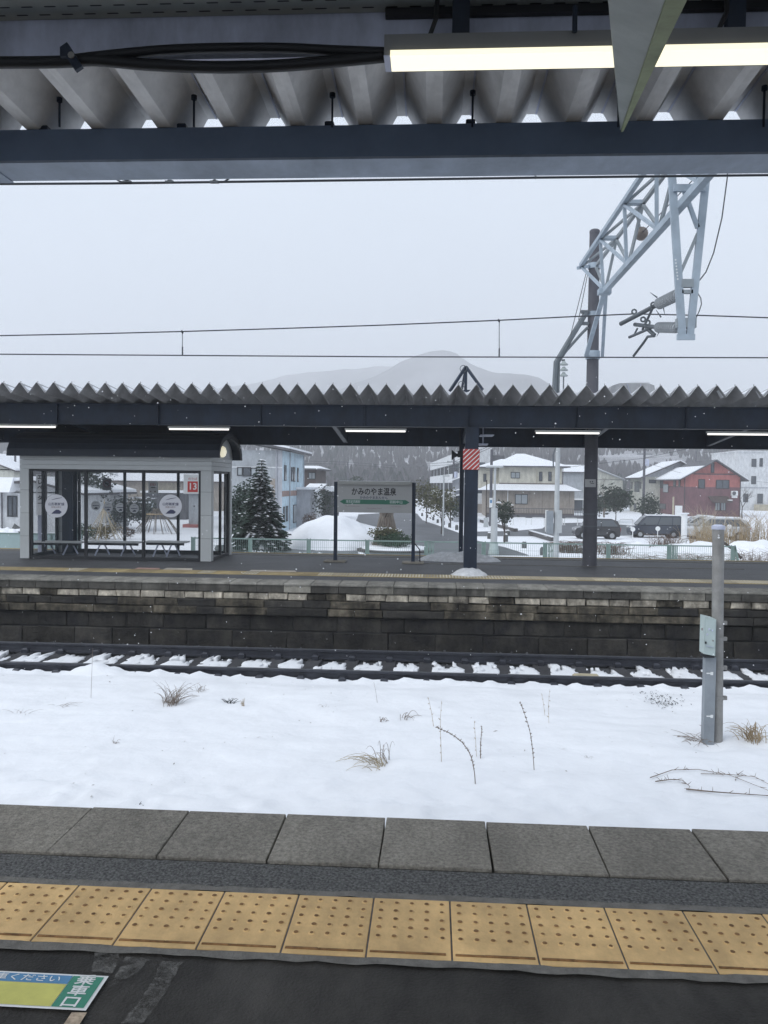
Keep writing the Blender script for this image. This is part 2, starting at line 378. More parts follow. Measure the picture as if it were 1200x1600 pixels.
# boarding sticker
st = thing('boarding_sticker', 'flat green, yellow and blue boarding sticker stuck on the dark asphalt', 'sticker', (0,0,0))
c0 = atz(170, 1527, 0); c1 = atz(134, 1581, 0)
ang = .0
xr = (c0.x+c1.x)/2; yt, yb = c0.y, c1.y
xl = xr-1.05
skew = lambda y: c1.x+(c0.x-c1.x)*(y-yb)/(yt-yb)-xr
def skq(x0, x1, y0, y1, z): return [(x0+skew(y0),y0,z),(x1+skew(y0),y0,z),(x1+skew(y1),y1,z),(x0+skew(y1),y1,z)]
MB().poly(skq(xl, xr, yb, yt, .004)).build('backing', M['white'], st)
h = yt-yb
MB().poly(skq(xr-.118, xr-.012, yb+.01, yt-.01, .0055)).build('green_panel', M['sticker_green'], st)
MB().poly(skq(xl+.015, xr-.120, yt-.055, yt-.01, .0055)).build('blue_panel', M['blue_strip'], st)
MB().poly(skq(xl+.015, xr-.120, yb+.01, yt-.057, .0055)).build('yellow_panel', M['yellow_print'], st)
text(['乗','車','口'],   .058, M['white'], st, (xr-.066+skew((yt+yb)/2), (yt+yb)/2+.0, .0065), (1,0,0), (skew(yt)-skew(yb),h,0), vertical=True, extr=.0004, bold=.0008, sx=1.15)
text('乗車ください', .038, M['white'], st, (xr-.150, yt-.034, .0065), (1,0,0), (0,1,0), align='RIGHT', extr=.0004, sx=1.22)
tp = MB().poly([tuple(atz(x,y,0)[:2])+(.0045,) for x,y in ((112,1584),(136,1584),(124,1603),(99,1603))]).build('floor_tape', mat('worn tape', (.38,.30,.22), .7, .5, 40)); tag(tp, 'worn pale strip of tape below the boarding sticker', 'tape')

# ================================================================ SNOW FIELD AND TRACK
ZR = -1.15                               # rail head
YN = atz(600, 1049, ZR).y; YT = YN+.75; YFAR = YN+1.5
from mathutils import noise
HOLLOWS = [(atz(px, py, -1.23), r, d) for px, py, r, d in ((268,1100,.24,.05),(312,1082,.12,.03),(358,1098,.14,.04),(592,1198,.2,.05),(598,1128,.12,.03),(632,1124,.14,.03),(1092,1160,.26,.06),(1118,1162,.2,.07),(1178,1160,.26,.06),(743,1227,.09,.03),(835,1204,.09,.03),(751,1187,.08,.03),(1036,1096,.3,.05),(217,1257,.1,.03),(178,1164,.1,.03),(700,1210,.14,.025),(655,1200,.16,.03),(820,1222,.12,.03),(560,1215,.2,.03))]
def snow_h(x, y):
    e = -1.235 + .02*noise.noise(Vector((x*.9,y*1.3,21))) + .05*noise.noise(Vector((x*.35, y*.5, 3))) + .018*noise.noise(Vector((x*1.6, y*1.9, 7))) + .006*noise.noise(Vector((x*5, y*5, 1)))
    t = max(0, 1-abs(y-(YN-.35))/.5); e += -.025*t
    if y < 8.2: k = min(1, (8.2-y)/1.0); e += k*(.05*noise.noise(Vector((x*3.6, y*4.2, 11)))+.045*noise.noise(Vector((x*7.5, y*7.5, 12)))+.02*abs(noise.noise(Vector((x*1.6, y*5, 19)))))
    e += .05*math.exp(-((y-(YN-1.0))/.5)**2)*(.5+.5*noise.noise(Vector((x*.3, 0, 9))))
    for c, r, d in HOLLOWS:
        q = ((x-c.x)/r)**2+((y-c.y)/(r*1.1))**2
        if q < 6: e -= d*math.exp(-q)
    # pocked old snow: shallow pits and drift ripples
    e += .016*noise.noise(Vector((x*2.3, y*3.4, 31)))+.010*noise.noise(Vector((x*.8+y*.5, y*5.5, 17)))
    e -= .022*max(0, noise.noise(Vector((x*3.2, y*3.2, 40)))-.45)*2
    return e
def snow_pt(px, py):
    d = ray(px, py); z = -1.23
    for _ in range(6):
        p = EYE+d*((z-EYE.z)/d.z); z = snow_h(p.x, p.y)
    return Vector((p.x, p.y, z))
xs = [-14+28*i/360 for i in range(361)]; ys = [3.99+(YN-.10-3.99)*i/130 for i in range(131)]
vs = []; fs = []
for j, y in enumerate(ys):
    for x in xs:
        yy, z = y, snow_h(x, y)
        if j >= 127:                     # ragged lip against the rail, humps over the sleeper ends
            ph = ((x-.0)/.63)%1.0
            hump = .035*math.exp(-((ph-.42)/.13)**2) - .02*math.exp(-((ph-.2)/.09)**2)
            big = .13*math.exp(-((x+5.08)/.28)**2)
            z += (hump+.014*noise.noise(Vector((x*6,0,2))))*(.5 if j < 129 else 1) + big
            if j == 130: yy += .03*noise.noise(Vector((x*4,1,5)))
        vs.append((x, yy, z))
for j in range(130):
    for i in range(360): fs.append((j*361+i, j*361+i+1, (j+1)*361+i+1, (j+1)*361+i))
sf = MB().add(vs, fs).build('snow_field', M['snow'], smooth=True, fix=False); tag(sf, 'snow lying between the platforms', kind='structure')
tr = MB().box(-16, 16, YN-.6, 14.9, -1.6, -1.345).build('railway_track', M['ballast']); tag(tr, 'railway track in front of the far platform', kind='structure')
def rail(y):
    pr = [(-.0635,-.153),(.0635,-.153),(.0635,-.142),(.012,-.125),(.009,-.045),(.0325,-.036),(.0325,-.006),(.027,0),(-.027,0),(-.0325,-.006),(-.0325,-.036),(-.009,-.045),(-.012,-.125),(-.0635,-.142)]
    o = MB().prism([(y+u, ZR+v) for u, v in pr], 'x', -16, 16).build('rail', M['rail'], tr)
    MB().box(-16, 16, y-.022, y+.022, ZR+.0015, ZR+.004).build('rail_head', M['railtop'], o)
M['railtop'] = mat('worn rail head', (.16,.17,.19), .3, .15, 5, metal=.5)
rail(YN); rail(YFAR)
slp = MB().bevbox(-.12, .12, YT-1.32, YT+1.32, -1.5, -1.305, .012).mesh('sleeper', M['sleeper'])
cm = MB()
for y in (YN, YFAR):
    cm.bevbox(-.05, .06, y-.175, y-.07, -1.306, -1.222, .02)
    for sgn in (-1, 1): cm.bevbox(-.055, .055, y+sgn*.085-.035, y+sgn*.085+.035, -1.306, -1.27, .01)
clip_me = cm.mesh('rail_clip', M['rail'])
SX0 = at(600+505/4, 870+660/4, YFAR-.3).x
rg = random.Random(21)
def snow_patch(x0, x1):
    # lumpy slab between two sleepers, full against the near rail and ragged towards the far one
    nx, ny = 18, 13; vs = []; fs = []; o0 = rg.uniform(0, 50)
    for j in range(ny+1):
        for i in range(nx+1):
            u, v = i/nx, j/ny
            y = YN+.045+v*1.39
            z = -1.306+.016*min(1, 4*min(u,1-u)+.2)+.012*rg.random()
            vs.append((x0+(x1-x0)*u+rg.uniform(-.012,.012)+.10*noise.noise(Vector((o0,v*3.1,1)))*v-.06*v*(u-.5)*2, y+rg.uniform(-.02,.02), z))
    lim = rg.uniform(.74, .95)
    for j in range(ny):
        for i in range(nx):
            u, v = (i+.5)/nx, (j+.5)/ny
            edge = lim+.45*noise.noise(Vector((u*2.6+o0, 0, 1)))+.22*(.35-abs(u-.25))
            hole = noise.noise(Vector((u*6+o0, v*6, 4))) > (.55-.36*v)
            if v < edge and not (hole and v > .25) and not (v > .3 and abs(u-.5) > .5-.16*noise.noise(Vector((o0, v*4, 2)))-.02):
                fs.append((j*(nx+1)+i, j*(nx+1)+i+1, (j+1)*(nx+1)+i+1, (j+1)*(nx+1)+i))
    m = MB().add(vs, fs); used = sorted({i for f in m.f for i in f}); mp = {o: k for k, o in enumerate(used)}
    m.v = [m.v[i] for i in used]; m.f = [tuple(mp[i] for i in f) for f in m.f]
    bo = {}
    for f in m.f:
        for a in range(4):
            e = (f[a], f[(a+1)%4]); bo[e] = 1
    n0 = len(m.v)
    m.v += [(x, y, -1.35) for x, y, z in m.v]
    for (a, b_) in list(bo):
        if (b_, a) not in bo: m.f.append((b_, a, a+n0, b_+n0)); m.m.append(0)
    return m
for k in range(-19, 19):
    x = SX0+k*.63
    link('sleeper', slp, tr, (x, 0, 0)); link('rail_clip', clip_me, tr, (x, 0, 0))
    if abs(x) < 9.5: snow_patch(x+rg.uniform(.0,.08), x+.63-rg.uniform(.0,.08)).build('snow_patch', M['snow'], tr, smooth=True)
# loose ballast along the foot of the wall
m = MB(); rg = random.Random(5)
for i in range(2600):
    m.rock((rg.uniform(-9.5, 9.5), rg.uniform(YFAR+.1, 14.75), -1.345+abs(rg.gauss(0,.02))), rg.uniform(.014,.034), rg)
for i in range(900):
    m.rock((rg.uniform(-9.5, 9.5), rg.uniform(YN+.7, YFAR-.06), -1.345), rg.uniform(.014,.03), rg)
tag(m.build('ballast_stones', M['stone'], fix=False), 'dark loose ballast stones by the far platform wall', kind='stuff')
# cream track beacon between the rails
p = atz(912, 1053, -1.25)
bc = thing('track_beacon', 'small cream box lying between the rails', 'track box', (p.x, YN+.33, -1.33))
MB().bevbox(-.20, .20, -.14, .14, .05, .125, .03).build('cover', mat('cream cover', (.42,.37,.26), .7, .15, 8), bc)
for sx in (-.15, .0, .15): MB().box(sx-.03, sx+.03, -.11, .11, 0, .05).build('foot', M['rail'], bc)

# ================================================================ OPPOSITE PLATFORM
YE = 14.5; YB = 20.6
op = MB().box(-22, 22, YE+.62, YB, -1.6, ZF-.006).build('opposite_platform', M['asphalt']); tag(op, 'platform across the tracks with a stone face', kind='structure')
M['face_dark'] = mat('dark coping face', (.085,.08,.07), .9, .3, 6, .5, 30, rvar=.15, stain=.5); M['face_pale'] = mat('patched coping face', (.25,.235,.20), .9, .3, 8, .5, 30, rvar=.15, stain=.5)  # front face darker than the slab on top, a few lengths pale
rg = random.Random(9)
def zat(y, Y=YE, x=600): return at(x, y, Y).z
x = -12.0
while x < 12:
    w = rg.choice((.495,.5,.5,.62))
    _cs = MB().bevbox(x+.003, x+w-.003, YE-.03+rg.uniform(-.004,.004), YE+.6, ZF-.035, ZF+rg.uniform(-.003,.003), .010, .002, rg);MB().bevbox(x+.004, x+w-.004, YE-.01+rg.uniform(-.004,.004), YE+.58, zat(928.5), ZF-.038, .004, .002, rg).build('coping_face', M['face_pale'] if rg.random() < .14 else M['face_dark'], op); _cs.build('coping_slab', M['coping_far'] if 'coping_far' in M else M.setdefault('coping_far', mat('far coping', (.22,.21,.185), .85, .25, 9, .5, 40, rvar=.12, stain=.35)), op)
    x += w
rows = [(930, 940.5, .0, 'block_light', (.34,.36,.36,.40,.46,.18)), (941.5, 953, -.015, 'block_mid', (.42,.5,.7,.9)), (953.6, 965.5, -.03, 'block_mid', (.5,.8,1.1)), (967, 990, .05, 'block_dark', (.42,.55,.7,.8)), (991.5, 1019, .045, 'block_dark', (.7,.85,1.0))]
MB().box(-12, 12, YE+.10, YE+.62, -1.6, ZF-.05).build('wall_core', M['wall_core'], op)
for (ya, yb_, dy, mk, ws) in rows:
    x = -12+rg.uniform(-.3,0)
    while x < 12:
        w = rg.choice(ws); mm = M[mk]
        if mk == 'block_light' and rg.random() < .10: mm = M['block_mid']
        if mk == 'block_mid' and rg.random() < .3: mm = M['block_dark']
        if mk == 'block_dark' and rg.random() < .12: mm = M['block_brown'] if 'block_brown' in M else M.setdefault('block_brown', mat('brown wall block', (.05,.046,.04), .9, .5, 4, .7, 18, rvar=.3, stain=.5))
        g = rg.uniform(.004, .012) if mk == 'block_light' else rg.uniform(.0015, .004); yy = YE+.02+dy+rg.uniform(-.012,.012)
        zt, zb = zat(ya)-rg.uniform(0,.006), zat(yb_)
        b0 = MB(); j = lambda: rg.uniform(-.010,.010)
        # a rough hewn block: bulged front
        fx0, fx1 = x+g, x+w-g; cx = (fx0+fx1)/2
        v = [(fx0+j(),yy+.014,zb+j()),(fx1+j(),yy+.014,zb+j()),(fx1+j(),yy+.014,zt+j()),(fx0+j(),yy+.014,zt+j()),
             (fx0+.02,yy+j(),zb+.014),(fx1-.02,yy+j(),zb+.014),(fx1-.02,yy+j(),zt-.014),(fx0+.02,yy+j(),zt-.014),
             (fx0,YE+.12,zb),(fx1,YE+.12,zb),(fx1,YE+.12,zt),(fx0,YE+.12,zt)]
        b0.add(v, [(4,5,6,7),(0,1,5,4),(1,2,6,5),(2,3,7,6),(3,0,4,7),(8,9,1,0),(9,10,2,1),(10,11,3,2),(11,8,0,3)])
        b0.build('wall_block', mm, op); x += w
# tactile strip of the far platform
Y1, Y2 = atz(600, 901.5, ZF).y, atz(600, 896.5, ZF).y
M['tactile_far'] = mat('worn far tactile', (.30,.235,.12), .8, .25, 2.5, rvar=.15)
ft = MB().bevbox(-.148, .148, Y1, Y2, ZF-.02, ZF+.004, .003)
ft_me = ft.mesh('tactile_tile', M['tactile_far'])
sb = MB()
for i in range(5):
    sb.bevbox((i-2)*.06-.018, (i-2)*.06+.018, Y1+.03, Y2-.05, ZF+.003, ZF+.009, .003)
bar_me = sb.mesh('tactile_bars', mat('pale worn ridges', (.44,.40,.31), .8, .3, 1.5, rvar=.3))
for k in range(-36, 36):
    x = k*.3; o = link('tactile_tile', ft_me, op, (x, 0, 0))
    if x > -2.2 or rg.random() < .25: link('worn_ridge', bar_me, o)
# snow-rubbed rear edge and lines on the deck
for (ya, yb_, c) in ((870.5, 868.8, 'mortar'), (867.4, 866.6, 'tactile_far')):
    a, b_ = atz(600, ya, ZF).y, atz(600, yb_, ZF).y
    MB().box(-22, 22, a, b_, ZF-.01, ZF+.004).build('edge_line', M[c], op)
m0 = M['pale_marking'] = mat('pale boarding mark', (.42,.38,.33), .8, .3, 3)
for (xa, xb, y, nm, mm) in ((208, 250, 888.3, 'boarding_mark', mat('reddish boarding mark', (.40,.25,.21), .8, .35, 5)), (254, 302, 888.6, 'boarding_mark', m0), (388, 466, 891.8, 'boarding_mark', m0), (962, 1045, 906.0, 'boarding_mark', m0)):
    a = atz(xa, y+1.6, ZF); b_ = atz(xb, y+1.9, ZF); d = atz(xa, y-1.2, ZF).y-a.y
    MB().add([(a.x,a.y,ZF+.004),(b_.x,a.y,ZF+.004),(b_.x-.1,a.y+d,ZF+.004),(a.x-.02,a.y+d,ZF+.004)], [(0,1,2,3)]).build(nm, mm, op)
a = atz(620, 879.6, ZF); MB().box(-.6, 7, a.y-.03, a.y+.03, ZF-.01, ZF+.004).build('deck_seam', M['mortar'], op)

# ================================================================ FAR CANOPY
YC = 17.06; YR = 20.0
fc = thing('platform_canopy', 'dark blue canopy with corrugated snowy roof over the far platform', 'canopy', (0,0,0))
zvb = at(600, 633, YC).z
SL = .085; YF_ = 15.96; ZV = zvb+SL*(YC-YF_); AMP = .205; PI_ = .352
def roofpt(y, z): return (y, z - SL*(y-YF_))
def fold_mesh(pitch, amp, y0, y1, slope, th=.0, top=.10, bot=.10):
    # one trapezoid fold from valley centre to valley centre, a bent sheet with thickness
    h = pitch/2; prof = [(-h,0),(-h+bot*pitch/2,0),(-top*pitch/2,amp),(top*pitch/2,amp),(h-bot*pitch/2,0),(h,0)]
    vs = []; t = .006
    for y in (y0, y1):
        for u, v in prof: vs.append((u, y, v-slope*(y-y0)))
        for u, v in prof[::-1]: vs.append((u, y, v-slope*(y-y0)+t))
    n = 12; fs = [(i,(i+1)%n,n+(i+1)%n,n+i) for i in range(n)]
    for o in (0, n):
        for i in range(5): fs.append((o+i, o+i+1, o+10-i, o+11-i))
    return MB().add(vs, fs)
fold = fold_mesh(PI_, AMP, YF_, 20.6, SL, top=.05, bot=.05).mesh('roof_panel', M['roof_sheet'])
# snow lying in the valleys: fills half the fold depth
hs = PI_/2; sn = MB()
pr = [(-hs*.96, .012), (-hs*.35, AMP*.72), (-hs*.30, AMP*.80), (-hs*.8, AMP*.42), (-hs*1.05, AMP*.36), (-hs*1.3, AMP*.46), (-hs*1.65, AMP*.82), (-hs*1.62, AMP*.72), (-hs*1.04,.012)]
vs = []
for k, y in enumerate((YF_+.10, YF_+1.2, YF_+2.6, 20.5)):
    for u, v in pr: vs.append((u+.01*math.sin(7*u+k), y, v+.012*math.sin(3*k+u*5)-SL*(y-YF_)+.008))
n = len(pr); fs = []
for k in range(3): fs += [(k*n+i, k*n+(i+1)%n, (k+1)*n+(i+1)%n, (k+1)*n+i) for i in range(n)]
fs += [tuple(range(n)), tuple(range(3*n,4*n))]
snow_val = MB().add(vs, fs).mesh('valley_snow', M['snow'])
bolt = MB(); 
for y in (YF_+.06, YF_+1.1, YF_+2.5, YF_+4): bolt.cyl((0,y,AMP-SL*(y-YF_)), (0,y,AMP+.045-SL*(y-YF_)), .008, n=6)
bolt_me = bolt.mesh('roof_bolt', M['roof_sheet'])
XR = at(600+352/4, 560+172/4, YF_).x
for k in range(-34, 34):
    o = link('roof_panel', fold, fc, (XR+k*PI_, 0, ZV+random.Random(k).uniform(-.004,.004)))
    link('valley_snow', snow_val, o, (0,0,0)); link('roof_bolt', bolt_me, o)
def ibeam(mb, x0, x1, y, z0, z1, fl=.2, t=.014):
    mb.box(x0, x1, y-fl/2, y+fl/2, z0, z0+t); mb.box(x0, x1, y-fl/2, y+fl/2, z1-t, z1); mb.box(x0, x1, y-.008, y+.008, z0+t, z1-t)
zb0 = at(600, 667, YC).z; zt0 = zvb-.004
m = MB(); ibeam(m, -14, 14, YC, zb0, zt0-.0, .16)
for k in range(-6, 7):
    xx = .76+k*2.2
    m.box(xx-.006, xx+.006, YC-.078, YC-.009, zb0+.015, zt0-.015)
m.build('front_beam', M['dark_steel'], fc)
zr1 = at(600, 697, YR).z; zr0 = zvb-SL*(YR-YC)-.004
m = MB(); ibeam(m, -14, 14, YR, zr1, zr0, .18); m.build('rear_beam', M['dark_steel'], fc)
for k in range(-5, 5):      # rafters between the two beams
    xx = .76+k*2.9
    MB().bar((xx, YC+.09, zb0+.17), (xx, YR-.10, zr1+.17), .10, .22).build('rafter', M['dark_steel'], fc)
# columns
def column(x, y, w, top, name='column', g=None):
    m = MB(); d = w*.5
    m.box(x-w/2, x+w/2, y-w/2, y-w/2+.014, ZF, top); m.box(x-w/2, x+w/2, y+w/2-.014, y+w/2, ZF, top); m.box(x-.007, x+.007, y-w/2+.014, y+w/2-.014, ZF, top)
    m.box(x-w*.5, x-w*.46, y-w/2+.0145, y+w/2-.0145, ZF, top)
    o = m.build(name, M['dark_steel'], fc)
    return o
cx = at(735.5, 800, YC).x
column(cx, YC, .27, zb0-.002)
column(at(722, 800, 19.9).x-.02, 19.9, .10, zr1-.002)
column(at(109, 800, 19.7).x, 19.7, .27, zr1-.002)
# little bracket with a tilted plate right of the column, speaker left of it
m = MB(); pA = at(762, 680, 18.0); m.box(pA.x-.17, pA.x+.12, 17.7, 18.3, pA.z-.02, pA.z+.0); m.box(pA.x-.20, pA.x-.0, 17.8, 18.2, pA.z-.22, pA.z-.19)
m.bar((pA.x-.1, 18, pA.z-.2), (pA.x-.1, 18, pA.z+.25), .03); m.build('hanger_plate', M['panel_grey'], fc)
sp = at(712, 711, 18.2)
spk = thing('platform_speaker', 'small black horn speaker hanging beside the striped column', 'speaker', (sp.x, 18.2, sp.z))
MB().lathe((0,0,0), [(.03,.12),(.035,.03),(.06,-.02),(.11,-.07),(.115,-.09)], 14, 'x').build('horn', M['frame_dark'], spk)
MB().box(.04, .14, -.06, .06, -.05, .09).build('driver', M['frame_dark'], spk)
MB().bar((.09,0,.09), (.09,0,.60), .025).build('hanger', M['frame_dark'], spk)
# striped hazard plate wrapped on the column
hz = thing('hazard_plate', 'red and white diagonally striped plate on the dark column', 'warning plate', (0,0,0))
p0 = at(723.5, 701.5, YC-.14); p1 = at(749.0, 734, YC-.14); y = YC-.145
MB().box(p0.x, p1.x, y-.012, y, p1.z, p0.z).build('plate', M['hazard_red'], hz)
m = MB(); w = p1.x-p0.x; h = p0.z-p1.z; sw = .075; dpt = .03
def clip_poly(pts, ax, v, keep):
    out = []
    for i in range(len(pts)):
        a, b = pts[i], pts[(i+1)%len(pts)]
        ia, ib = (a[ax]-v)*keep >= 0, (b[ax]-v)*keep >= 0
        if ia: out.append(a)
        if ia != ib:
            t = (v-a[ax])/(b[ax]-a[ax]); out.append((a[0]+(b[0]-a[0])*t, a[1]+(b[1]-a[1])*t))
    return out
for k in range(-6, 8):
    c = k*.095
    q = [(-.2, c-.2*.95), (w+.2, c+(w+.2)*.95), (w+.2, c+(w+.2)*.95+.026), (-.2, c-.2*.95+.026)]
    for ax, v, kp in ((0,.006,1),(0,w-.006,-1),(1,.006,1),(1,h-.006,-1)): q = clip_poly(q, ax, v, kp) if len(q) > 2 else q
    if len(q) > 2: m.poly([(p0.x+a, y-.0145, p1.z+b) for a, b in q])
m.build('white_stripe', M['white'], hz)
# platform lamps under the front beam
def far_lamp(x0, x1, yp, lab):
    a = at(x0, yp, YC+.25); b = at(x1, yp+(x1-x0)*.012*.6, YC+.25); L = b.x-a.x
    t = thing('canopy_lamp', lab, 'lamp', ((a.x+b.x)/2, YC+.25, a.z), 'tube lamps under the far canopy')
    MB().prism([(-.05,.045),(.05,.045),(.03,.005),(-.03,.005)], 'x', -L/2, L/2).build('housing', M['lamp_white'], t)
    MB().tube([(-L/2+.02,0,-.012),(L/2-.02,0,-.012)], .018, 8).build('tube', M['tube_far'], t)
    for s in (-L*.3, L*.3): MB().bar((s,0,.045),(s,0,.16), .02).build('stem', M['frame_dark'], t)
far_lamp(-40, 88, 665.5, 'lit tube lamp under the far canopy, leftmost, at the picture edge')
far_lamp(263, 359, 669.5, 'lit tube lamp above the right end of the glass shelter')
far_lamp(539, 635, 672.5, 'lit tube lamp above the station name board')
far_lamp(836, 938, 675.5, 'lit tube lamp crossing the tall concrete pole')
far_lamp(1104, 1240, 677.5, 'lit tube lamp under the far canopy, rightmost, beyond the concrete pole')
a = at(1018, 703.5, 24.); b = at(1097, 703.5, 24.)
MB().prism([(24-.05,a.z+.05),(24+.05,a.z+.05),(24+.03,a.z),(24-.03,a.z)], 'x', a.x, b.x).build('tube', M['tube_far'], fc) if False else None
# snow heaps by the columns
def heap(name, label, c, rx, ry, h, m, seed, n=18, lump=.45):
    rr = random.Random(seed); vs = []; fs = []
    for j in range(n+1):
        for i in range(n+1):
            u, v = i/n*2-1, j/n*2-1; d = math.hypot(u, v)
            k = max(0, 1-d*d*(1+.35*noise.noise(Vector((u*2,v*2,seed)))))
            vs.append((c[0]+u*rx, c[1]+v*ry, c[2]-.03+h*k*(1+lump*noise.noise(Vector((u*3+seed,v*3,2))))+(.03 if k > .02 else 0)))
    for j in range(n):
        for i in range(n): fs.append((j*(n+1)+i,j*(n+1)+i+1,(j+1)*(n+1)+i+1,(j+1)*(n+1)+i))
    o = MB().add(vs, fs).build(name, m, smooth=True); return tag(o, label, 'snow heap')
p = atz(734, 899, ZF); heap('snow_heap', 'small dirty snow heap around the foot of the striped column', (p.x, p.y+.05, ZF), .38, .32, .13, M['slush_light'] if 'slush_light' in M else M.setdefault('slush_light', mat('grey old snow', (.55,.56,.58), .8, .2, 9, .7, 25)), 3)
p = atz(716, 867, ZF); heap('snow_heap', 'low grey snow heap at the rear edge of the far platform', (p.x, 19.6, ZF), 1.0, .5, .2, M['slush_light'], 8)
# tripod bracket standing on the roof
tz = lambda x, y, Y: at(x, y, Y)
tp = thing('roof_tripod', 'dark steel tripod bracket standing on the corrugated roof', 'bracket', (0,0,0))
ap = at(728, 573, 17.4)
for x, y, Y in ((703, 611, 17.2), (754, 609, 17.2)): MB().bar(ap, at(x, y, Y), .055).build('leg', M['dark_steel'], tp)
MB().bar(ap, at(727.5, 611, 17.4), .06).build('post', M['dark_steel'], tp)
MB().bar(ap, at(721, 611, 18.0), .045).build('leg', M['dark_steel'], tp)
for (x, y) in ((724, 576), (721, 601)):
    c = at(x, y, 17.35); MB().tube([(c.x+.07*math.cos(a*PI/8), c.y, c.z+.07*math.sin(a*PI/8)) for a in range(17)], .008, 5, False).build('ring', M['fitting'], tp)
MB().bar(at(703, 612, 17.2), at(754, 610.5, 17.2), .05).build('foot_bar', M['dark_steel'], tp)
# roof hood behind the pole
hA = at(944, 616, 19.4); hB = at(1020, 616, 19.4); top = at(980, 601, 19.4).z
rh = thing('roof_hood', 'grey hood with rounded snowy cap standing on the canopy roof', 'roof hood', (0,0,0))
MB().prism([(hA.x,hA.z-.1),(hB.x,hB.z-.1),(hB.x-.05,top-.05),(hB.x-.2,top),(hA.x+.3,top),(hA.x+.12,top-.06)], 'y', 19.1, 20.0).build('cover', M['roof_sheet'], rh)
MB().prism([(hA.x+.22,top-.02),(hB.x-.12,top-.02),(hB.x-.16,top+.03),(hB.x-.5,top+.035),(hA.x+.5,top+.02)], 'y', 19.12, 20.0).build('snow_cap', M['snow'], rh)
for xx in (.45, .75): MB().bar((hA.x+xx, 19.09, top-.02), (hA.x+xx+.1, 19.09, hA.z-.05), .015).build('seam', M['panel_grey'], rh)

# ================================================================ GLASS SHELTER
sx0 = atz(31, 872, ZF).x; sx1 = atz(330, 877.5, ZF).x; sy0 = atz(322, 877.5, ZF).y; sy1 = atz(368, 866.5, ZF).y
sh = thing('waiting_shelter', 'pale panelled waiting shelter with glass walls and dark arched roof', 'shelter', (0,0,0))
ze = at(322, 714, sy0).z                      # eave
zo = at(322, 735.5, sy0).z                    # top of the opening
pw = at(316, 800, sy0).x - at(31, 800, sy0).x
PW = at(330, 800, sy0).x-at(313.5, 800, sy0).x; PL = at(45, 800, sy0).x-at(31, 800, sy0).x
xL0 = at(31, 800, sy0).x; xR1 = at(330, 800, sy0).x; xR0 = xR1-PW; xL1 = xL0+PL
D = sy1-sy0
def panel(name, x0, x1, y0, y1, z0, z1, mm='white_panel'): return MB().bevbox(x0, x1, y0, y1, z0, z1, .004).build(name, M[mm], sh)
# pillars in stacked cladding pieces, joints between
def pillar(x0, x1, y0, y1):
    zz = [ZF, ZF+.52, ZF+1.05, ZF+1.58, zo]
    for i in range(4): panel('cladding_panel', x0, x1, y0, y1, zz[i]+.003, zz[i+1]-.003)
    MB().box(x0+.01, x1-.01, y0+.01, y1-.01, ZF, zo).build('pillar_core', M['frame_dark'], sh)
pillar(xL0, xL1, sy0, sy0+.2); pillar(xR0, xR1, sy0, sy0+.2); pillar(xL0, xL1, sy1-.15, sy1); pillar(xR1-.12, xR1, sy1-.15, sy1)
# fascia panels
def fascia(y0, y1):
    n = 5; hgt = (ze-zo)/3
    for r in range(3):
        MB().bevbox(xL0, xR1, y0, y1, zo+r*hgt+.003, zo+(r+1)*hgt-.002, .003).build('fascia_board', M['white_panel'], sh)
fascia(sy0, sy0+.12); fascia(sy1-.12, sy1)
for x in (xL0, xR1-.12):
    for r in range(3):
        hgt = (ze-zo)/3
        MB().bevbox(x, x+.12, sy0+.121, sy1-.121, zo+r*hgt+.003, zo+(r+1)*hgt-.002, .003).build('fascia_board', M['white_panel'], sh)
# arched roof and gables
zt = at(352, 680, (sy0+sy1)/2).z
ov = .22
def arc(y0, y1, z0, rise, n=14):
    c = (y0+y1)/2; r = (y1-y0)/2
    return [(c-r*math.cos(PI*i/n), z0+rise*math.sin(PI*i/n)**.9) for i in range(n+1)]
ya, yb_ = sy0-.18, sy1+.18
a_out = arc(ya, yb_, ze-.02, zt-ze+.06); a_in = arc(ya+.06, yb_-.06, ze-.02, zt-ze)
prof = a_out + a_in[::-1]
m = MB(); n = 15
for i in range(14):
    q = [a_out[i], a_out[i+1], a_in[i+1], a_in[i]]
    m.prism(q, 'x', xL0-ov, xR1+ov)
m.build('arched_roof', M['roof_black'], sh)
m = MB()
for i in range(1, 14, 1): 
    y_, z_ = a_out[i]; m.box(xL0-ov+.002, xR1+ov-.002, y_-.008, y_+.008, z_, z_+.008)
m.build('roof_seams', M['roof_black'], sh)
gab = arc(ya+.075, yb_-.075, ze+.001, zt-ze-.015)
for x in (xL0+.02, xR1-.08): MB().prism(gab, 'x', x, x+.06).build('gable_panel', M['white_panel'], sh)
m = MB()
for i in range(14): m.prism([a_in[i], a_in[i+1], (a_in[i+1][0]*.93+.07*(sy0+sy1)/2, (a_in[i+1][1]-ze)*.86+ze), (a_in[i][0]*.93+.07*(sy0+sy1)/2, (a_in[i][1]-ze)*.86+ze)], 'x', xR1+ov-.05, xR1+ov-.01)
m.build('roof_rim', M['frame_dark'], sh)
gl = at(354, 706, (sy0+sy1)/2)
M['lamp_glow'] = emit('warm gable lamp', (1, .93, .65), .55)
MB().lathe((xR1-.02, (sy0+sy1)/2, gl.z), [(.13,.0),(.13,.05),(.10,.09),(.05,.11)], 16, 'x').build('gable_lamp', M['lamp_glow'], sh)
MB().box(xL0+.1, xR1-.1, sy0+.125, sy1-.125, ze-.03, ze-.005).build('ceiling', M['frame_dark'], sh)
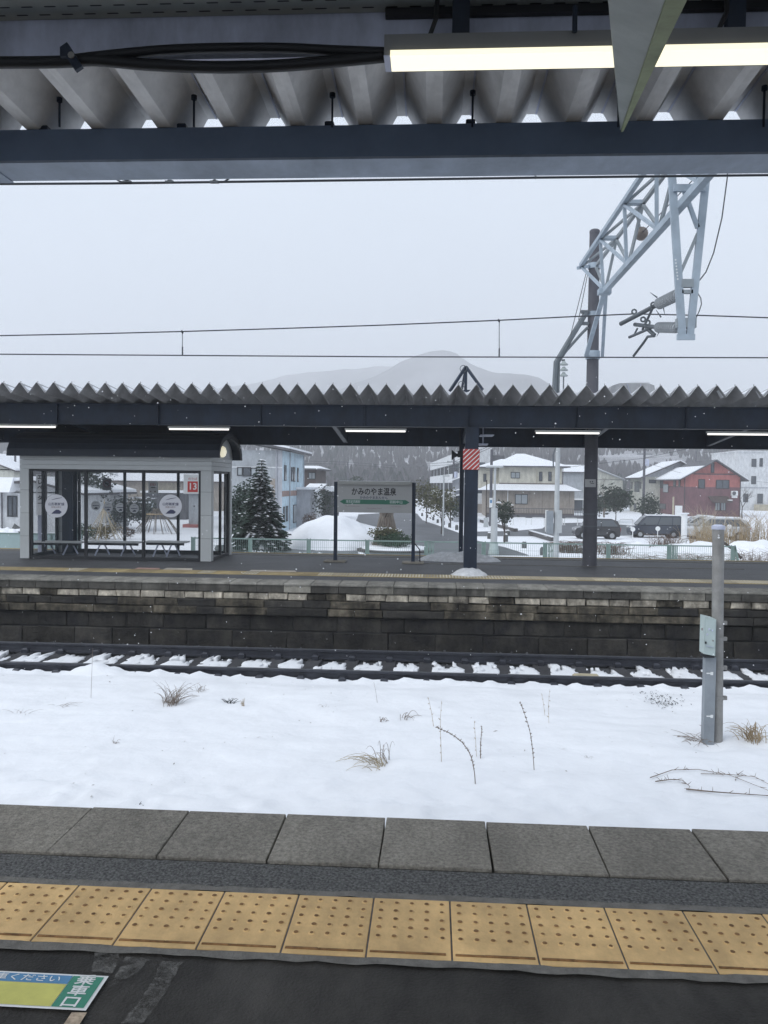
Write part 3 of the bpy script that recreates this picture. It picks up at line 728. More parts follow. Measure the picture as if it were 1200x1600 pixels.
# frames and panes
zb = ZF+.05
def frame(p, q, w=.05, d=.06, up=(0,0,1), name='frame'): return MB().bar(p, q, w, d, up).build(name, M['frame_dark'], sh)
yf = sy0+.06; yr = sy1-.06
fx = [xL1+.03] + [at(x, 800, yf).x for x in (134.5, 224.5)] + [xR0-.03]
for i, x in enumerate(fx): MB().box(x-.032, x+.032, yf-.03, yf+.03, ZF, zo).build('mullion', M['frame_dark'], sh)
MB().box(xL1, xR0, yf-.028, yf+.028, zo-.05, zo-.001).build('head_rail', M['frame_dark'], sh)
MB().box(xL1, xR0, yf-.028, yf+.028, ZF, ZF+.07).build('sill_rail', M['frame_dark'], sh)
for i in range(3): MB().box(fx[i]+.033, fx[i+1]-.033, yf-.004, yf+.004, ZF+.071, zo-.051).build('pane', M['glass'], sh)
rx = [xL1+.03] + [at(x, 800, yr).x for x in (71, 124, 195, 278.5)] + [xR1-.15]
for x in rx: MB().box(x-.03, x+.03, yr-.03, yr+.03, ZF, zo).build('mullion', M['frame_dark'], sh)
MB().box(xL1, xR1-.12, yr-.028, yr+.028, zo-.05, zo-.001).build('head_rail', M['frame_dark'], sh)
MB().box(xL1, xR1-.12, yr-.028, yr+.028, ZF, ZF+.09).build('sill_rail', M['frame_dark'], sh)
for i in range(5): MB().box(rx[i]+.031, rx[i+1]-.031, yr-.004, yr+.004, ZF+.091, zo-.051).build('pane', M['glass_rear'] if 'glass_rear' in M else M.setdefault('glass_rear', glass_mat('rear glass', (.08,.10,.12), .06)), sh)
for x in (xL0+.06, xR1-.06):
    ys_ = [sy0+.23, sy0+.2+(D-.35)*.52, sy1-.18]
    for yy in ys_: MB().box(x-.028, x+.028, yy-.03, yy+.03, ZF, zo).build('mullion', M['frame_dark'], sh)
    MB().box(x-.026, x+.026, sy0+.2, sy1-.15, zo-.05, zo-.001).build('head_rail', M['frame_dark'], sh); MB().box(x-.026, x+.026, sy0+.2, sy1-.15, ZF, ZF+.07).build('sill_rail', M['frame_dark'], sh)
    for i in range(2): MB().box(x-.004, x+.004, ys_[i]+.031, ys_[i+1]-.031, ZF+.071, zo-.051).build('pane', M['glass'], sh)
# benches inside
def bench(xa, xb, lab):
    Yb = sy0+1.15; a = at(xa, 845, Yb); b = at(xb, 848, Yb); zs = a.z
    t = thing('bench', lab, 'bench', (0,0,0), 'benches inside the shelter')
    for i in range(4): MB().bevbox(a.x, b.x, Yb-.2+i*.105, Yb-.11+i*.105, zs-.03, zs, .005).build('seat_slat', M['bench_wood'], t)
    MB().box(a.x+.05, b.x-.05, Yb-.14, Yb-.10, zs-.09, zs-.032).build('seat_rail', M['frame_dark'], t)
    for x in (a.x+.35, b.x-.35):
        MB().bar((x-.12, Yb-.15, ZF), (x, Yb-.12, zs-.06), .035).build('leg', M['panel_grey'], t); MB().bar((x+.12, Yb+.15, ZF), (x, Yb+.1, zs-.06), .035).build('leg', M['panel_grey'], t)
M['bench_wood'] = mat('grey bench slats', (.55,.56,.56), .6, .15, 3)
bench(53, 132, 'grey slatted bench behind the left pane of the shelter'); bench(138, 222, 'grey slatted bench behind the middle pane of the shelter'); bench(228, 293, 'grey slatted bench behind the right pane of the shelter')
# stickers and notices on the glass
def disc(c, r, y, lab, grp, big=True):
    t = thing('round_sticker', lab, 'sticker', (c.x, y, c.z), grp)
    MB().lathe((0,0,0), [(r,-.0015),(r,0.0)], 32, 'y').build('backing', M['sticker' if big else 'sticker_pale'], t)
    k = r/.25
    m = MB(); m.add([(-.10*k,-.0035,.135*k),(.0,-.0035,.165*k),(.13*k,-.0035,.185*k),(.13*k,-.0035,.178*k),(.0,-.0035,.150*k),(-.10*k,-.0035,.127*k)], [(0,1,2,3,4,5)]); m.build('swoosh', M['navy'], t)
    if big:
        text('山形新幹線', .072*k, M['navy'], t, (0,-.0035,.035*k), (1,0,0), (0,0,1), 'title', extr=.0005, bold=.001)
        text('開業30周年', .045*k, M['print_dim'], t, (0,-.0035,-.03*k), (1,0,0), (0,0,1), 'subtitle', extr=.0005)
    else:
        MB().box(-.17*k, .17*k, -.0035, -.002, -.018*k, .014*k).build('title', M['navy'], t)
    m = MB(); m.add([(-.11*k,-.0035,-.17*k),(.08*k,-.0035,-.17*k),(.12*k,-.0035,-.13*k),(.06*k,-.0035,-.085*k),(.0,-.0035,-.08*k),(-.06*k,-.0035,-.12*k)], [(0,1,2,3,4,5)]); m.build('train_emblem', M['navy'], t)
for (x, y, lab) in ((88, 790.5, 'large round pale sticker on the left pane of the shelter'), (266.5, 790.5, 'large round pale sticker on the right pane of the shelter')):
    disc(at(x, y, yf-.01), at(x+17.6, y, yf).x-at(x, y, yf).x, yf-.01, lab, 'large round stickers on the front glass')
for i, (x, y) in enumerate(((149.7, 790), (168.7, 792.5), (188, 793), (209.7, 794.5))):
    disc(at(x, y, yr-.01), at(x+7.3, y, yr).x-at(x, y, yr).x, yr-.01, ('first', 'second', 'third', 'fourth')[i]+' from left in the row of small round stickers on the rear glass', 'small round stickers on the rear glass', False)
# long vertical banner
YB_ = 19.6; a = at(57.5, 741, YB_); b = at(69, 805, YB_)
bn = thing('elevator_sign', 'narrow white vertical board with black lettering seen through the left end glass of the shelter', 'sign', (0,0,0))
MB().box(a.x, b.x, YB_-.03, YB_, b.z, a.z).build('board', M['sticker_pale'], bn); MB().box(a.x+.03, b.x-.05, YB_-.02, YB_+.04, ZF, b.z-.002).build('post', M['panel_grey'], bn)
text(list('エレベーター'), .13, M['black'], bn, ((a.x+b.x)/2, YB_-.033, a.z-.40), (1,0,0), (0,0,1), vertical=True, extr=.0008, bold=.004)
# no smoking sign, picture notice, number board
c = at(167, 756, yr-.02)
ns = thing('no_smoking_sign', 'round no smoking sign on the rear glass of the shelter', 'sign', (c.x, yr-.02, c.z))
MB().box(-.115, .115, -.0015, 0, -.16, .14).build('backing', mat('smoky film', (.19,.18,.19), .4), ns)
ring = MB(); R1, R2 = .09, .072
for i in range(24):
    A, B = 2*PI*i/24, 2*PI*(i+1)/24
    ring.add([(R1*math.cos(A),-.003,R1*math.sin(A)),(R1*math.cos(B),-.003,R1*math.sin(B)),(R2*math.cos(B),-.003,R2*math.sin(B)),(R2*math.cos(A),-.003,R2*math.sin(A))], [(0,1,2,3)])
ring.build('ring', mat('dull red ring', (.16,.05,.06), .6), ns); MB().bar((-.06,-.004,.06),(.06,-.004,-.06), .016, .002, (0,1,0)).build('slash', M['black'], ns); MB().box(-.05,.05,-.003,-.002,-.01,.012).build('cigarette', M['black'], ns)
a = at(232, 751.5, yr-.02); b = at(247.3, 771.5, yr-.02)
pn = thing('picture_notice', 'white notice with red and black drawing on the rear glass', 'notice', (0,0,0))
MB().box(a.x, b.x, yr-.024, yr-.02, b.z, a.z).build('board', M['white'], pn)
w = b.x-a.x; h = a.z-b.z
for (u0, u1, v0, v1, mm) in ((.25,.72,.46,.52,'black'), (.2,.3,.12,.22,'print_dim'), (.6,.75,.12,.22,'print_dim')): MB().box(a.x+u0*w, a.x+u1*w, yr-.0265, yr-.0245, b.z+v0*h, b.z+v1*h).build('print', M[mm], pn)
m = MB()
for k in range(4): m.bar((a.x+(.2+.15*k)*w, yr-.0262, b.z+.62*h), (a.x+(.28+.15*k)*w, yr-.0262, b.z+(.84-.04*(k%2))*h), .012, .002, (0,1,0))
m.build('drawing', M['red'], pn)
a = at(287.5, 741, yf-.01); b = at(312.2, 771.5, yf-.01)
nb = thing('number_board', 'white board with a white 13 on a red square', 'sign', (0,0,0))
yy = yf-.034
MB().box(a.x, b.x-.02, yy-.004, yy, b.z, a.z).build('board', M['white'], nb)
c = at(293.2, 752, yy); d = at(310.5, 769, yy)
MB().box(c.x, d.x-.02, yy-.0065, yy-.0045, d.z, c.z).build('red_square', M['red'], nb)
text('13', .21, M['white'], nb, ((c.x+d.x)/2-.01, yy-.008, (c.z+d.z)/2), (1,0,0), (0,0,1), 'number', extr=.0008, bold=.004)
text('のりば', .06, M['red'], nb, ((c.x+d.x)/2-.01, yy-.0055, c.z+.055), (1,0,0), (0,0,1), extr=.0008, sx=1.2)

# ================================================================ STATION NAME BOARD
YS = atz(525, 877.5, ZF).y
nbd = thing('station_name_board', 'grey station name board on two dark posts with Japanese lettering', 'station sign', (0,0,0))
xl, xr = at(526, 800, YS).x, at(645, 800, YS).x
zt = at(525, 754, YS).z; ztr = zt
xlp = xl; 
for x in (xl-.02, xr+.02):
    MB().box(x-.04, x+.04, YS-.04, YS+.04, ZF, zt+.02).build('post', M['dark_steel'], nbd)
    MB().bevbox(x-.25, x+.25, YS-.2, YS+.16, ZF, ZF+.035, .01).build('base_slab', M['concrete'], nbd)
bt = at(585, 752.5, YS).z; bb = at(585, 801, YS).z
MB().bevbox(xl+.022, xr-.022, YS-.06, YS+.06, bb, bt, .004).build('board', M['sign_grey'], nbd)
MB().box(xl+.06, xr-.06, YS-.16, YS-.062, bt-.07, bt+.005).build('lamp_hood', M['sign_grey2'] if 'sign_grey2' in M else M.setdefault('sign_grey2', mat('hood enamel', (.36,.36,.34), .5, .05, 3)), nbd)
MB().box(xl+.07, xr-.07, YS-.15, YS-.07, bt+.006, bt+.014).build('snow_line', M['snow'], nbd)
cx_ = (xl+xr)/2; yq = YS-.0625
text('かみのやま温泉', .185, M['black'], nbd, (cx_-.02, yq, at(585, 769, YS).z), (1,0,0), (0,0,1), 'station_name', extr=.001, bold=.004, sx=.80)
text('かみのやまおんせん', .072, M['navy'], nbd, (cx_-.02, yq, at(585, 777.8, YS).z), (1,0,0), (0,0,1), 'kana_name', extr=.001, bold=.001)
za = at(585, 784.3, YS).z; hh = .052; xa, xb = at(531, 800, YS).x, at(640, 800, YS).x
MB().prism([(xa,za),(xa+.09,za+hh),(xb-.09,za+hh),(xb,za),(xb-.09,za-hh),(xa+.09,za-hh)], 'y', yq-.0012, yq+.001).build('green_arrow', M['green'], nbd)
text('茂吉記念館前', .074, M['white'], nbd, (at(552, 784, YS).x, yq-.0025, za), (1,0,0), (0,0,1), 'left_station', extr=.0006, sx=.75)
text('羽前中山', .076, M['white'], nbd, (at(619, 784, YS).x, yq-.0025, za), (1,0,0), (0,0,1), 'right_station', extr=.0006)
text('Mokichi-Kinenkan-mae', .036, M['print_dim'], nbd, (at(551, 790, YS).x, yq, za-.10), (1,0,0), (0,0,1), 'left_latin', extr=.0006)
text('Kaminoyama-Onsen', .042, M['print_dim'], nbd, (at(585, 793, YS).x, yq, za-.145), (1,0,0), (0,0,1), 'latin_name', extr=.0006)
text('Uzen-Nakayama', .036, M['print_dim'], nbd, (at(619, 790, YS).x, yq, za-.10), (1,0,0), (0,0,1), 'right_latin', extr=.0006)
q = [(xr+.02, YS-.07, ZF+.55), (xr+.05, YS-.07, ZF+.46), (xr+.17, YS-.07, ZF+.32), (xr+.18, YS-.07, ZF+.03)]
MB().tube(q, .014, 6).build('cable_pipe', M['frame_dark'], nbd)

# ================================================================ NEAR CANOPY
nc = thing('overhead_canopy', 'corrugated platform canopy overhead with a grey blue edge beam', 'canopy', (0,0,0))
YBm = 3.93
zv = at(600, 194, YBm).z; zbb = at(600, 248, YBm).z; ybk = atz(600, 277, zbb).y
SLN = .035; PN = .327; AN = .17
Y0n, Y1n = .2, 4.215
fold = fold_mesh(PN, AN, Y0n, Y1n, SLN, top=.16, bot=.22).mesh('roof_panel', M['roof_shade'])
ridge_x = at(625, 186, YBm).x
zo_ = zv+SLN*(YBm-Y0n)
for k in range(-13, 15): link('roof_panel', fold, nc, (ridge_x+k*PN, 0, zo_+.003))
# seams: thin laps along every second ridge
sm = MB(); sm.bar((.02, Y0n, AN-.004), (.02, Y1n-.01, AN-.004-SLN*(Y1n-Y0n)), .008, .006); seam = sm.mesh('roof_lap', M['panel_grey'])
for o in [c for c in nc.children]: link('roof_lap', seam, o)
# the edge beam: darker web face, broad bottom flange coloured lighter for snow light
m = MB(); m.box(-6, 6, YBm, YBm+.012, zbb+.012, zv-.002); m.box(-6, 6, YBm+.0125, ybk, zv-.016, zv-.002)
m.build('beam_web', M['beam_shaded'], nc)
MB().box(-6, 6, YBm, ybk, zbb, zbb+.0115).build('beam_flange', M['beam_snowlit'], nc)
e = at(20, 279, ybk); m = MB(); m.box(-6, e.x, YBm+.02, ybk+.012, zbb-.006, zbb-.001); m.build('splice_plate', M['beam_snowlit'], nc)
# tie clips and rods at the openings
for x in (70, 285, 515, 735): 
    p = at(x, 195, YBm+.02); MB().bevbox(p.x-.022, p.x+.022, YBm+.002, YBm+.06, zv-.002, zv+.022, .006).build('clip', M['dark_steel'], nc)
for x in (93, 303, 519, 738, 966, 1193):
    p = at(x, 195, YBm-.03); q = at(x+1, 160, YBm-.03); MB().cyl((p.x, p.y, p.z-.01), (p.x, p.y, zv+.13), .0055, n=6).build('tie_rod', M['dark_steel'], nc)
    MB().cyl((p.x, p.y, zv+.115), (p.x, p.y, zv+.135), .014, n=8).build('rod_nut', M['dark_steel'], nc)
# inner beam face
YI = 3.0; zi0 = at(600, 87, YI).z; zi1 = at(600, 17, YI).z
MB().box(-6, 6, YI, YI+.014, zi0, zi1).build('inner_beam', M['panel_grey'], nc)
# slotted strip under the inner beam
zs = at(600, 19, YI-.01).z
ss = MB(); x = -3.2; ya_, yb2 = YI-.24, YI-.003
rows_y = [YI-.035, YI-.085, YI-.135, YI-.185]
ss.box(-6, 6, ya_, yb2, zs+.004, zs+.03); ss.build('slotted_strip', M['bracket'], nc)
sl_ = MB()
for j, yy in enumerate(rows_y[:]):
    for i in range(-48, 48):
        x = i*.085+(.0425 if j % 2 else 0)
        sl_.add([(x-.018,yy-.004,zs+.0035),(x+.018,yy-.004,zs+.0035),(x+.023,yy,zs+.0035),(x+.018,yy+.004,zs+.0035),(x-.018,yy+.004,zs+.0035),(x-.023,yy,zs+.0035)], [(0,1,2,3,4,5)])
tag(sl_.build('slots', M['rubber'], nc), kind='stuff')
# black strip standing in for the band of shadow over the lamp
a = at(602, 33, YI-.02); b = at(1230, 33, YI-.02)
MB().box(a.x, b.x, YI-.03, YI-.004, at(602, 27, YI-.02).z, at(602, 14, YI-.02).z).build('lamp_shadow_strip', M['rubber'], nc)
# lamp
YL = 2.915
la = at(611, 95, YL); lz0, lz1 = at(800, 104.5, YL+.05).z, at(800, 83, YL-.055).z
lm = thing('ceiling_lamp', 'long lit tube lamp hanging under the near canopy', 'lamp', (0,0,0))
xA, xB = la.x, la.x+1.9
zb_top = at(800, 57, YL).z
MB().prism([(YL-.045,lz1+.001),(YL+.06,lz1+.001),(YL+.06,zb_top),(YL-.03,zb_top)], 'x', at(601, 95, YL).x, xB+.02).build('housing', mat('lamp housing', (.22,.225,.23), .5, .08, 4), lm)
MB().prism([(YL-.055,lz0+.012),(YL-.04,lz0),(YL+.04,lz0),(YL+.055,lz0+.012),(YL+.055,lz1),(YL-.055,lz1)], 'x', xA, xB).build('diffuser', M['tube'], lm)
MB().box(at(601, 95, YL).x, xA-.001, YL-.05, YL+.058, lz0-.002, lz1).build('end_cap', M['panel_grey'], lm)
for x in (720, 1148):
    p = at(x, 40, YL); MB().box(p.x-.03, p.x+.03, YL-.02, YL+.02, zb_top+.001, zo_-.02).build('stem', M['dark_steel'], lm)
for x in (672, 1120):
    p = at(x, 55, YL); MB().tube([(p.x,YL-.02,zb_top), (p.x+.02,YL-.03,zb_top+.05), (p.x+.03,YL,zo_-.03)], .009, 6).build('lead', M['rubber'], lm)
p = at(898, 40, YL-.05); MB().cyl((p.x, YL-.05, at(898,50,YL-.05).z), (p.x, YL-.05, at(898,10,YL-.05).z), .009, n=6).build('hook', M['dark_steel'], lm)
# black conduits
YK = 2.94
def hang(pts, r, nm, lab):
    P = [at(x, y, YK) for x, y in pts]; out = []
    for i in range(len(P)-1):
        p0 = P[max(i-1,0)]; p1 = P[i]; p2 = P[i+1]; p3 = P[min(i+2,len(P)-1)]
        for k in range(8):
            t = k/8; out.append(.5*((2*p1)+(p2-p0)*t+(2*p0-5*p1+4*p2-p3)*t*t+(3*p1-p0-3*p2+p3)*t**3))
    out.append(P[-1]); o = MB().tube(out, r, 10).build(nm, M['rubber'], smooth=True); return tag(o, lab, 'conduit', 'black conduits under the near canopy')
hang([(-250,99),(-60,98),(60,97.5),(110,96),(150,94),(230,101),(330,105),(430,103),(520,96),(602,88)], .021, 'black_conduit', 'black ribbed conduit sagging lower, under the canopy left of the lamp')
hang([(112,93),(170,86),(260,78),(350,75),(440,75),(530,79),(640,83)], .017, 'black_conduit', 'upper black conduit running flat along the grey beam left of the lamp')
c = at(108, 88, YK-.02); cl = thing('cable_clamp', 'dark clamp holding the black conduits to the grey beam', 'clamp', (c.x, c.y, c.z))
MB().bevbox(-.025,.0,-.02,.02,-.01,.03,.006).build('jaw', M['dark_steel'], cl); MB().bar((-.01,-.015,.03),(.045,-.015,-.055), .018, .03).build('strap', M['dark_steel'], cl); MB().cyl((.02,-.03,-.01),(.02,.03,-.01), .012, n=8).build('bolt', M['galv'], cl)
# tapered bracket
br = thing('tapered_bracket', 'grey green tapered steel bracket crossing in front of the lit lamp', 'bracket', (0,0,0))
T = at(970, 203, 3.88); T2 = at(968, 194, 3.88)
A = at(1042, 0, 1.95); B = at(1069, 0, 1.95); Cc = at(950, 0, 2.15)
E = 1.35
A2, B2, C2 = T+(A-T)*E, T+(B-T)*E, T2+(Cc-T2)*E
th = Vector((.006,0,0))
MB().add([T, A2, C2, T2, T+th, A2+th, C2+th, T2+th], [(0,1,2,3),(7,6,5,4),(0,4,5,1),(1,5,6,2),(2,6,7,3),(3,7,4,0)]).build('web', M['bracket'], br)
dn = Vector((0,.0,-.008))
MB().add([T+dn*.2, A2-Vector((.006,0,0)), B2, T+Vector((.012,0,0)), T+dn*1.4, A2+dn-Vector((.006,0,0)), B2+dn, T+Vector((.012,0,0))+dn], [(0,1,2,3),(7,6,5,4),(0,4,5,1),(1,5,6,2),(2,6,7,3),(3,7,4,0)]).build('flange', M['bracket_green'], br)
MB().bar(A2+Vector((.0,0,.006)), T+Vector((0,0,.004)), .01, .008).build('weld_bead', M['bracket'], br)
# wire along the eave with clamps
YW = 4.55
pts = [at(-300, 292, YW), at(0, 287.5, YW), at(180, 286.5, YW), at(600, 281, YW), at(840, 277.5, YW), at(1300, 272.5, YW)]
ew = tag(MB().tube(pts, .0065, 6).build('eave_wire', M['wire']), 'dark wire running just below the near canopy beam', 'wire')
m = MB(); m.tube([at(180,279,YW), at(187,283.5,YW), at(195,285.5,YW), at(350,284,YW), at(353,282,YW), at(358,279,YW)], .005, 5)
m.build('spreader', M['wire'], ew)
for x in (199, 265, 335):
    c = at(x, 282.5, YW); MB().rock(c, .018, random.Random(x), 1.0).box(c.x-.024, c.x+.024, YW-.012, YW+.012, c.z-.012, c.z-.002).build('clamp', M['fitting'], ew)
c = at(836, 276.5, YW); MB().rock(c, .011, random.Random(2), 1.0).build('clamp', M['fitting'], ew)

# ================================================================ LINE MAST AND TRUSS
YP = 18.8
mast = thing('line_mast', 'dark tapered concrete pole rising through the far canopy roof', 'pole', (0,0,0))
b = at(921, 884, YP); t = at(929.3, 361, YP); rb = 11.0*YP/F_PX; rt = 7.6*YP/F_PX
mp_ = lambda y: at(921+(884-y)*(8.3/523), y, YP)
MB().tube([(b.x,YP,ZF), (t.x,YP,t.z-.06)], rb, 20, True, rt).build('shaft', M['pole_conc'], mast, smooth=False)
MB().lathe((t.x,YP,t.z-.06), [(rt*1.04,0),(rt*1.04,.06),(rt*.8,.09)], 16).build('cap', M['pole_conc'], mast)
c = at(922.5, 755, YP-rb); MB().box(c.x-.12, c.x+.12, YP-rb-.012, YP-rb-.002, c.z-.09, c.z+.09).build('number_plate', M['sign_grey'], mast)
for (du, dv, w, h) in ((-.02,.02,.035,.02),(.035,.02,.02,.03),(.0,-.01,.08,.012)): MB().box(c.x+du, c.x+du+w, YP-rb-.015, YP-rb-.0125, c.z+dv, c.z+dv+h).build('plate_print', M['black'], mast)
for y in (803, 822): 
    p = mp_(y); MB().lathe((p.x,YP,p.z), [(rb*1.02,-.012),(rb*1.02,.012)], 18).build('strap', M['fitting'], mast)
ts = thing('overhead_truss', 'pale blue lattice beam reaching from the pole over the tracks', 'truss', (0,0,0))
hb = 3.79; htp = 4.79; zc_b = EYE.z+hb; zc_t = EYE.z+htp
tl0 = atz(916, 415, zc_t); tr0 = atz(938, 413, zc_t); bt0 = atz(955, 455, zc_b)
tl1 = atz(990, 275, zc_t); tr1 = atz(1030, 275, zc_t); bt1 = atz(1088, 275, zc_b)
Xl = (tl0.x+tl1.x)/2; Xr = (tr0.x+tr1.x)/2; Xb = (bt0.x+bt1.x)/2
YEnd = 5.2
TL = lambda Y: Vector((Xl, Y, zc_t)); TR = lambda Y: Vector((Xr, Y, zc_t)); BT = lambda Y: Vector((Xb, Y, zc_b))
MB().bar(TL(tl0.y), TL(YEnd), .075, .075).build('top_chord', M['truss'], ts); MB().bar(TR(tr0.y), TR(YEnd), .06, .06).build('top_chord', M['truss_dark'] if 'truss_dark' in M else M.setdefault('truss_dark', mat('grey truss steel', (.26,.29,.31), .55, .1, 4)), ts)
MB().bar(BT(bt0.y), BT(YEnd), .10, .10).build('bottom_chord', M['truss'], ts)
# bays
yt_ = [atz(916,415,zc_t).y, atz(945,365,zc_t).y, atz(971,317,zc_t).y]
yb3 = [atz(955,455,zc_b).y, atz(983,413,zc_b).y, atz(1022,361,zc_b).y]
bay = (yt_[0]-yt_[2])/2; bayb = (yb3[0]-yb3[2])/2
top_nodes = [yt_[0]-k*bay for k in range(0, 8)]; bot_nodes = [yb3[0]-k*bayb for k in range(0, 8)]
for k, Y in enumerate(top_nodes):
    if Y < YEnd+.2: break
    if k: 
        MB().box(Xl+.038, Xr-.031, Y-.07, Y+.07, zc_t-.03, zc_t+.03).build('cross_plate', M['truss'], ts)
    Y2 = Y-bay
    if Y2 > YEnd: MB().bar(TL(Y)+Vector((.03,0,-.02)), TR(Y2)+Vector((-.02,0,-.02)), .04).build('top_diagonal', M['truss_dark'], ts)
    for Yb in [bot_nodes[i] for i in (k-1, k) if 0 <= i < len(bot_nodes)]:
        if Yb < YEnd: continue
        MB().bar(TL(Y)+Vector((.02,0,-.03)), BT(Yb)+Vector((-.02,0,.04)), .055, .045).build('lattice_bar', M['truss'], ts)
        MB().bar(TR(Y)+Vector((-.01,0,-.03)), BT(Yb)+Vector((.02,0,.04)), .05, .04).build('lattice_bar', M['truss_dark'], ts)
# clamp at the top and struts down to the pole
p = mp_(416); MB().lathe((p.x,YP,p.z), [(rt*1.25,-.06),(rt*1.25,.06)], 16).build('pole_clamp', M['truss'], ts)
MB().bar((Xl-.05, tl0.y, zc_t-.05), (p.x-.12, YP, p.z), .07).build('clamp_arm', M['truss'], ts); MB().bar((Xr, tr0.y, zc_t-.05), (p.x+.12, YP, p.z), .06).build('clamp_arm', M['truss'], ts)
p = mp_(555); MB().lathe((p.x,YP,p.z), [(rt*1.45,-.09),(rt*1.45,.09)], 16).build('pole_clamp', M['truss'], ts)
MB().bar(BT(bt0.y), (p.x-.17, YP-.12, p.z-.03), .085, .06).build('strut', M['truss'], ts); MB().bar(BT(bt0.y)+Vector((.03,0,0)), (p.x+.19, YP-.12, p.z-.03), .07, .06).build('strut', M['truss'], ts)
MB().box(Xb-.12, Xb+.12, bt0.y-.08, bt0.y+.1, zc_b-.06, zc_b+.04).build('gusset', M['truss'], ts)
c = at(1002, 365, 14.5)
MB().lathe(c, [(.03,-.10),(.11,-.04),(.12,.02),(.05,.06),(.03,.14)], 14, 'y').build('strain_insulator', M['brownins'], ts)
MB().bar(c, (Xr, 14.6, zc_t-.02), .03).build('insulator_arm', M['truss_dark'], ts)
MB().tube([c, at(1100, 263, 11.5), at(1180, 180, 9)], .008, 5).build('stay_wire', M['wire'], ts)
# drop post with insulators
dp = thing('drop_post', 'pale blue V shaped drop post hanging from the overhead truss', 'drop post', (0,0,0))
YD = 11.3
yl = at(1065, 530, YD); 
def leg(x0, y0, x1, y1, w):
    MB().bar(at(x0, y0, YD), at(x1, y1, YD), w, .05, (0,1,0)).build('leg', M['truss'], dp)
leg(1047, 232, 1066, 528, .10); leg(1108, 232, 1077.5, 528, .095)
MB().bar(at(1066, 290, YD), at(1090, 356, YD), .05).build('lattice_bar', M['truss'], dp); MB().bar(at(1090, 365, YD), at(1063, 427, YD), .04).build('lattice_bar', M['truss_dark'], dp)
MB().bar(at(1052, 294, YD-.04), at(1102, 294, YD-.04), .06, .09).build('cross_bar', M['truss'], dp); MB().bar(at(1064, 443, YD), at(1083, 443, YD), .11, .06, (0,1,0)).build('cross_bar', M['truss_dark'], dp)
MB().bar(at(1065, 456, YD), at(1082, 456, YD), .05, .05, (0,1,0)).build('cross_bar', M['truss_dark'], dp)
a, b2 = at(1058, 531, YD-.05), at(1086, 522, YD-.05); MB().box(a.x, b2.x, YD-.06, YD-.02, a.z, b2.z).build('foot_plate', M['truss'], dp)
a, b2 = at(1055, 512, YD), at(1088, 497, YD); MB().box(a.x+.02, b2.x, YD-.02, YD+.08, a.z, b2.z).build('clamp_plate', M['truss_dark'], dp)
m = MB()
for k in range(7):
    c = at(1055.6+k*.55, 406+k*5.0, YD-.056); m.lathe(c, [(.011,-.003),(.011,.0)], 8, 'y')
m.build('bolt_holes', M['white'], dp)
# bracket arms towards the wires: insulators point away from the viewer
ca = thing('bracket_arm', 'grey insulated bracket arm holding the overhead wire', 'line bracket', (0,0,0))
YCt = YT+.0
def seg(a, b, r0, r1=None, n=10, m='fitting', nm='tube'): MB().cyl(a, b, r0, r1, n).build(nm, M[m], ca)
i0 = at(1060, 460, YD+.1); i1 = at(1029, 475, YD+.75); i2 = at(970, 506, 12.9)
def ribbed(a, b, r, nm='insulator'):
    a = Vector(a); b = Vector(b); m = MB(); pts = []
    m.cyl(a, b, r*.72, n=12)
    for k in range(9):
        p = a.lerp(b, (k+.5)/9); q = a.lerp(b, (k+.62)/9); m.cyl(p, q, r, r*.8, 12)
    m.build(nm, M['insul'], ca)
ribbed(i0, i1, .085); seg(i1, i2, .034)
j0 = at(1058, 512, YD+.1); j1 = at(1028, 511.5, YD+.75); j2 = at(992, 507, 12.75)
ribbed(j0, j1, .078); seg(j1, j2, .03)
seg(at(1020, 481, 12.1), at(1004, 515, 12.5), .018); seg(at(983, 527, 12.7), at(1018, 512, 12.3), .022)
seg(at(996, 513, 12.6), at(990, 525, 12.7), .014); seg(at(1010, 512, 12.4), at(1023, 524, 12.3), .03)
MB().tube([at(1023, 525, 12.3), at(1012, 526, 12.4), at(1006, 535, 12.6), at(990, 556, 12.96)], .02, 8).build('steady_arm', M['fitting'], ca)
for (x, y, x2, y2) in ((1027, 465, 1016, 457), (1036, 478, 1038.5, 491), (1033, 496, 1025, 484), (1033, 513, 1026, 526)): MB().cyl(at(x, y, 12), at(x2, y2, 12), .012, .003, 5).build('horn', M['fitting'], ca)
for (x, y, Y) in ((991, 487, 12.8), (1021, 476, 12.1), (1012, 504, 12.3), (1005, 499, 12.5)):
    c = at(x, y, Y); MB().tube([(c.x+.034*math.cos(a*PI/6), c.y, c.z+.034*math.sin(a*PI/6)) for a in range(13)], .014, 5, False).build('clamp', M['fitting'], ca)
# feeder arm left of the pole
fa = thing('feeder_arm', 'dark bent feeder arm left of the concrete pole', 'line bracket', (0,0,0))
MB().tube([at(915, 490, YP-.1), at(880, 548, YP-.2), at(869, 566, YP-.2), at(866.5, 605, YP-.2), at(868, 640, YP-.2)], .06, 6).build('arm', M['dark_steel2'] if 'dark_steel2' in M else M.setdefault('dark_steel2', mat('weathered arm', (.14,.16,.175), .6, .15, 5)), fa)
MB().tube([at(918, 512, YP-.1), at(908, 522, YP-.15), at(884, 549, YP-.2), at(873, 566, YP-.2), at(871.5, 640, YP-.2)], .035, 6).build('arm', M['dark_steel2'], fa)
for y in (489, 507): 
    p = mp_(y); MB().bar((p.x-.30, YP-.12, p.z), (p.x-.12, YP-.1, p.z), .07).build('arm_clamp', M['fitting'], fa)
p = mp_(491); MB().lathe((p.x,YP,p.z), [(rt*1.3,-.05),(rt*1.3,.05)], 16).build('pole_band', M['truss'], fa)
ins = at(881, 572, YP-.25); m = MB(); 
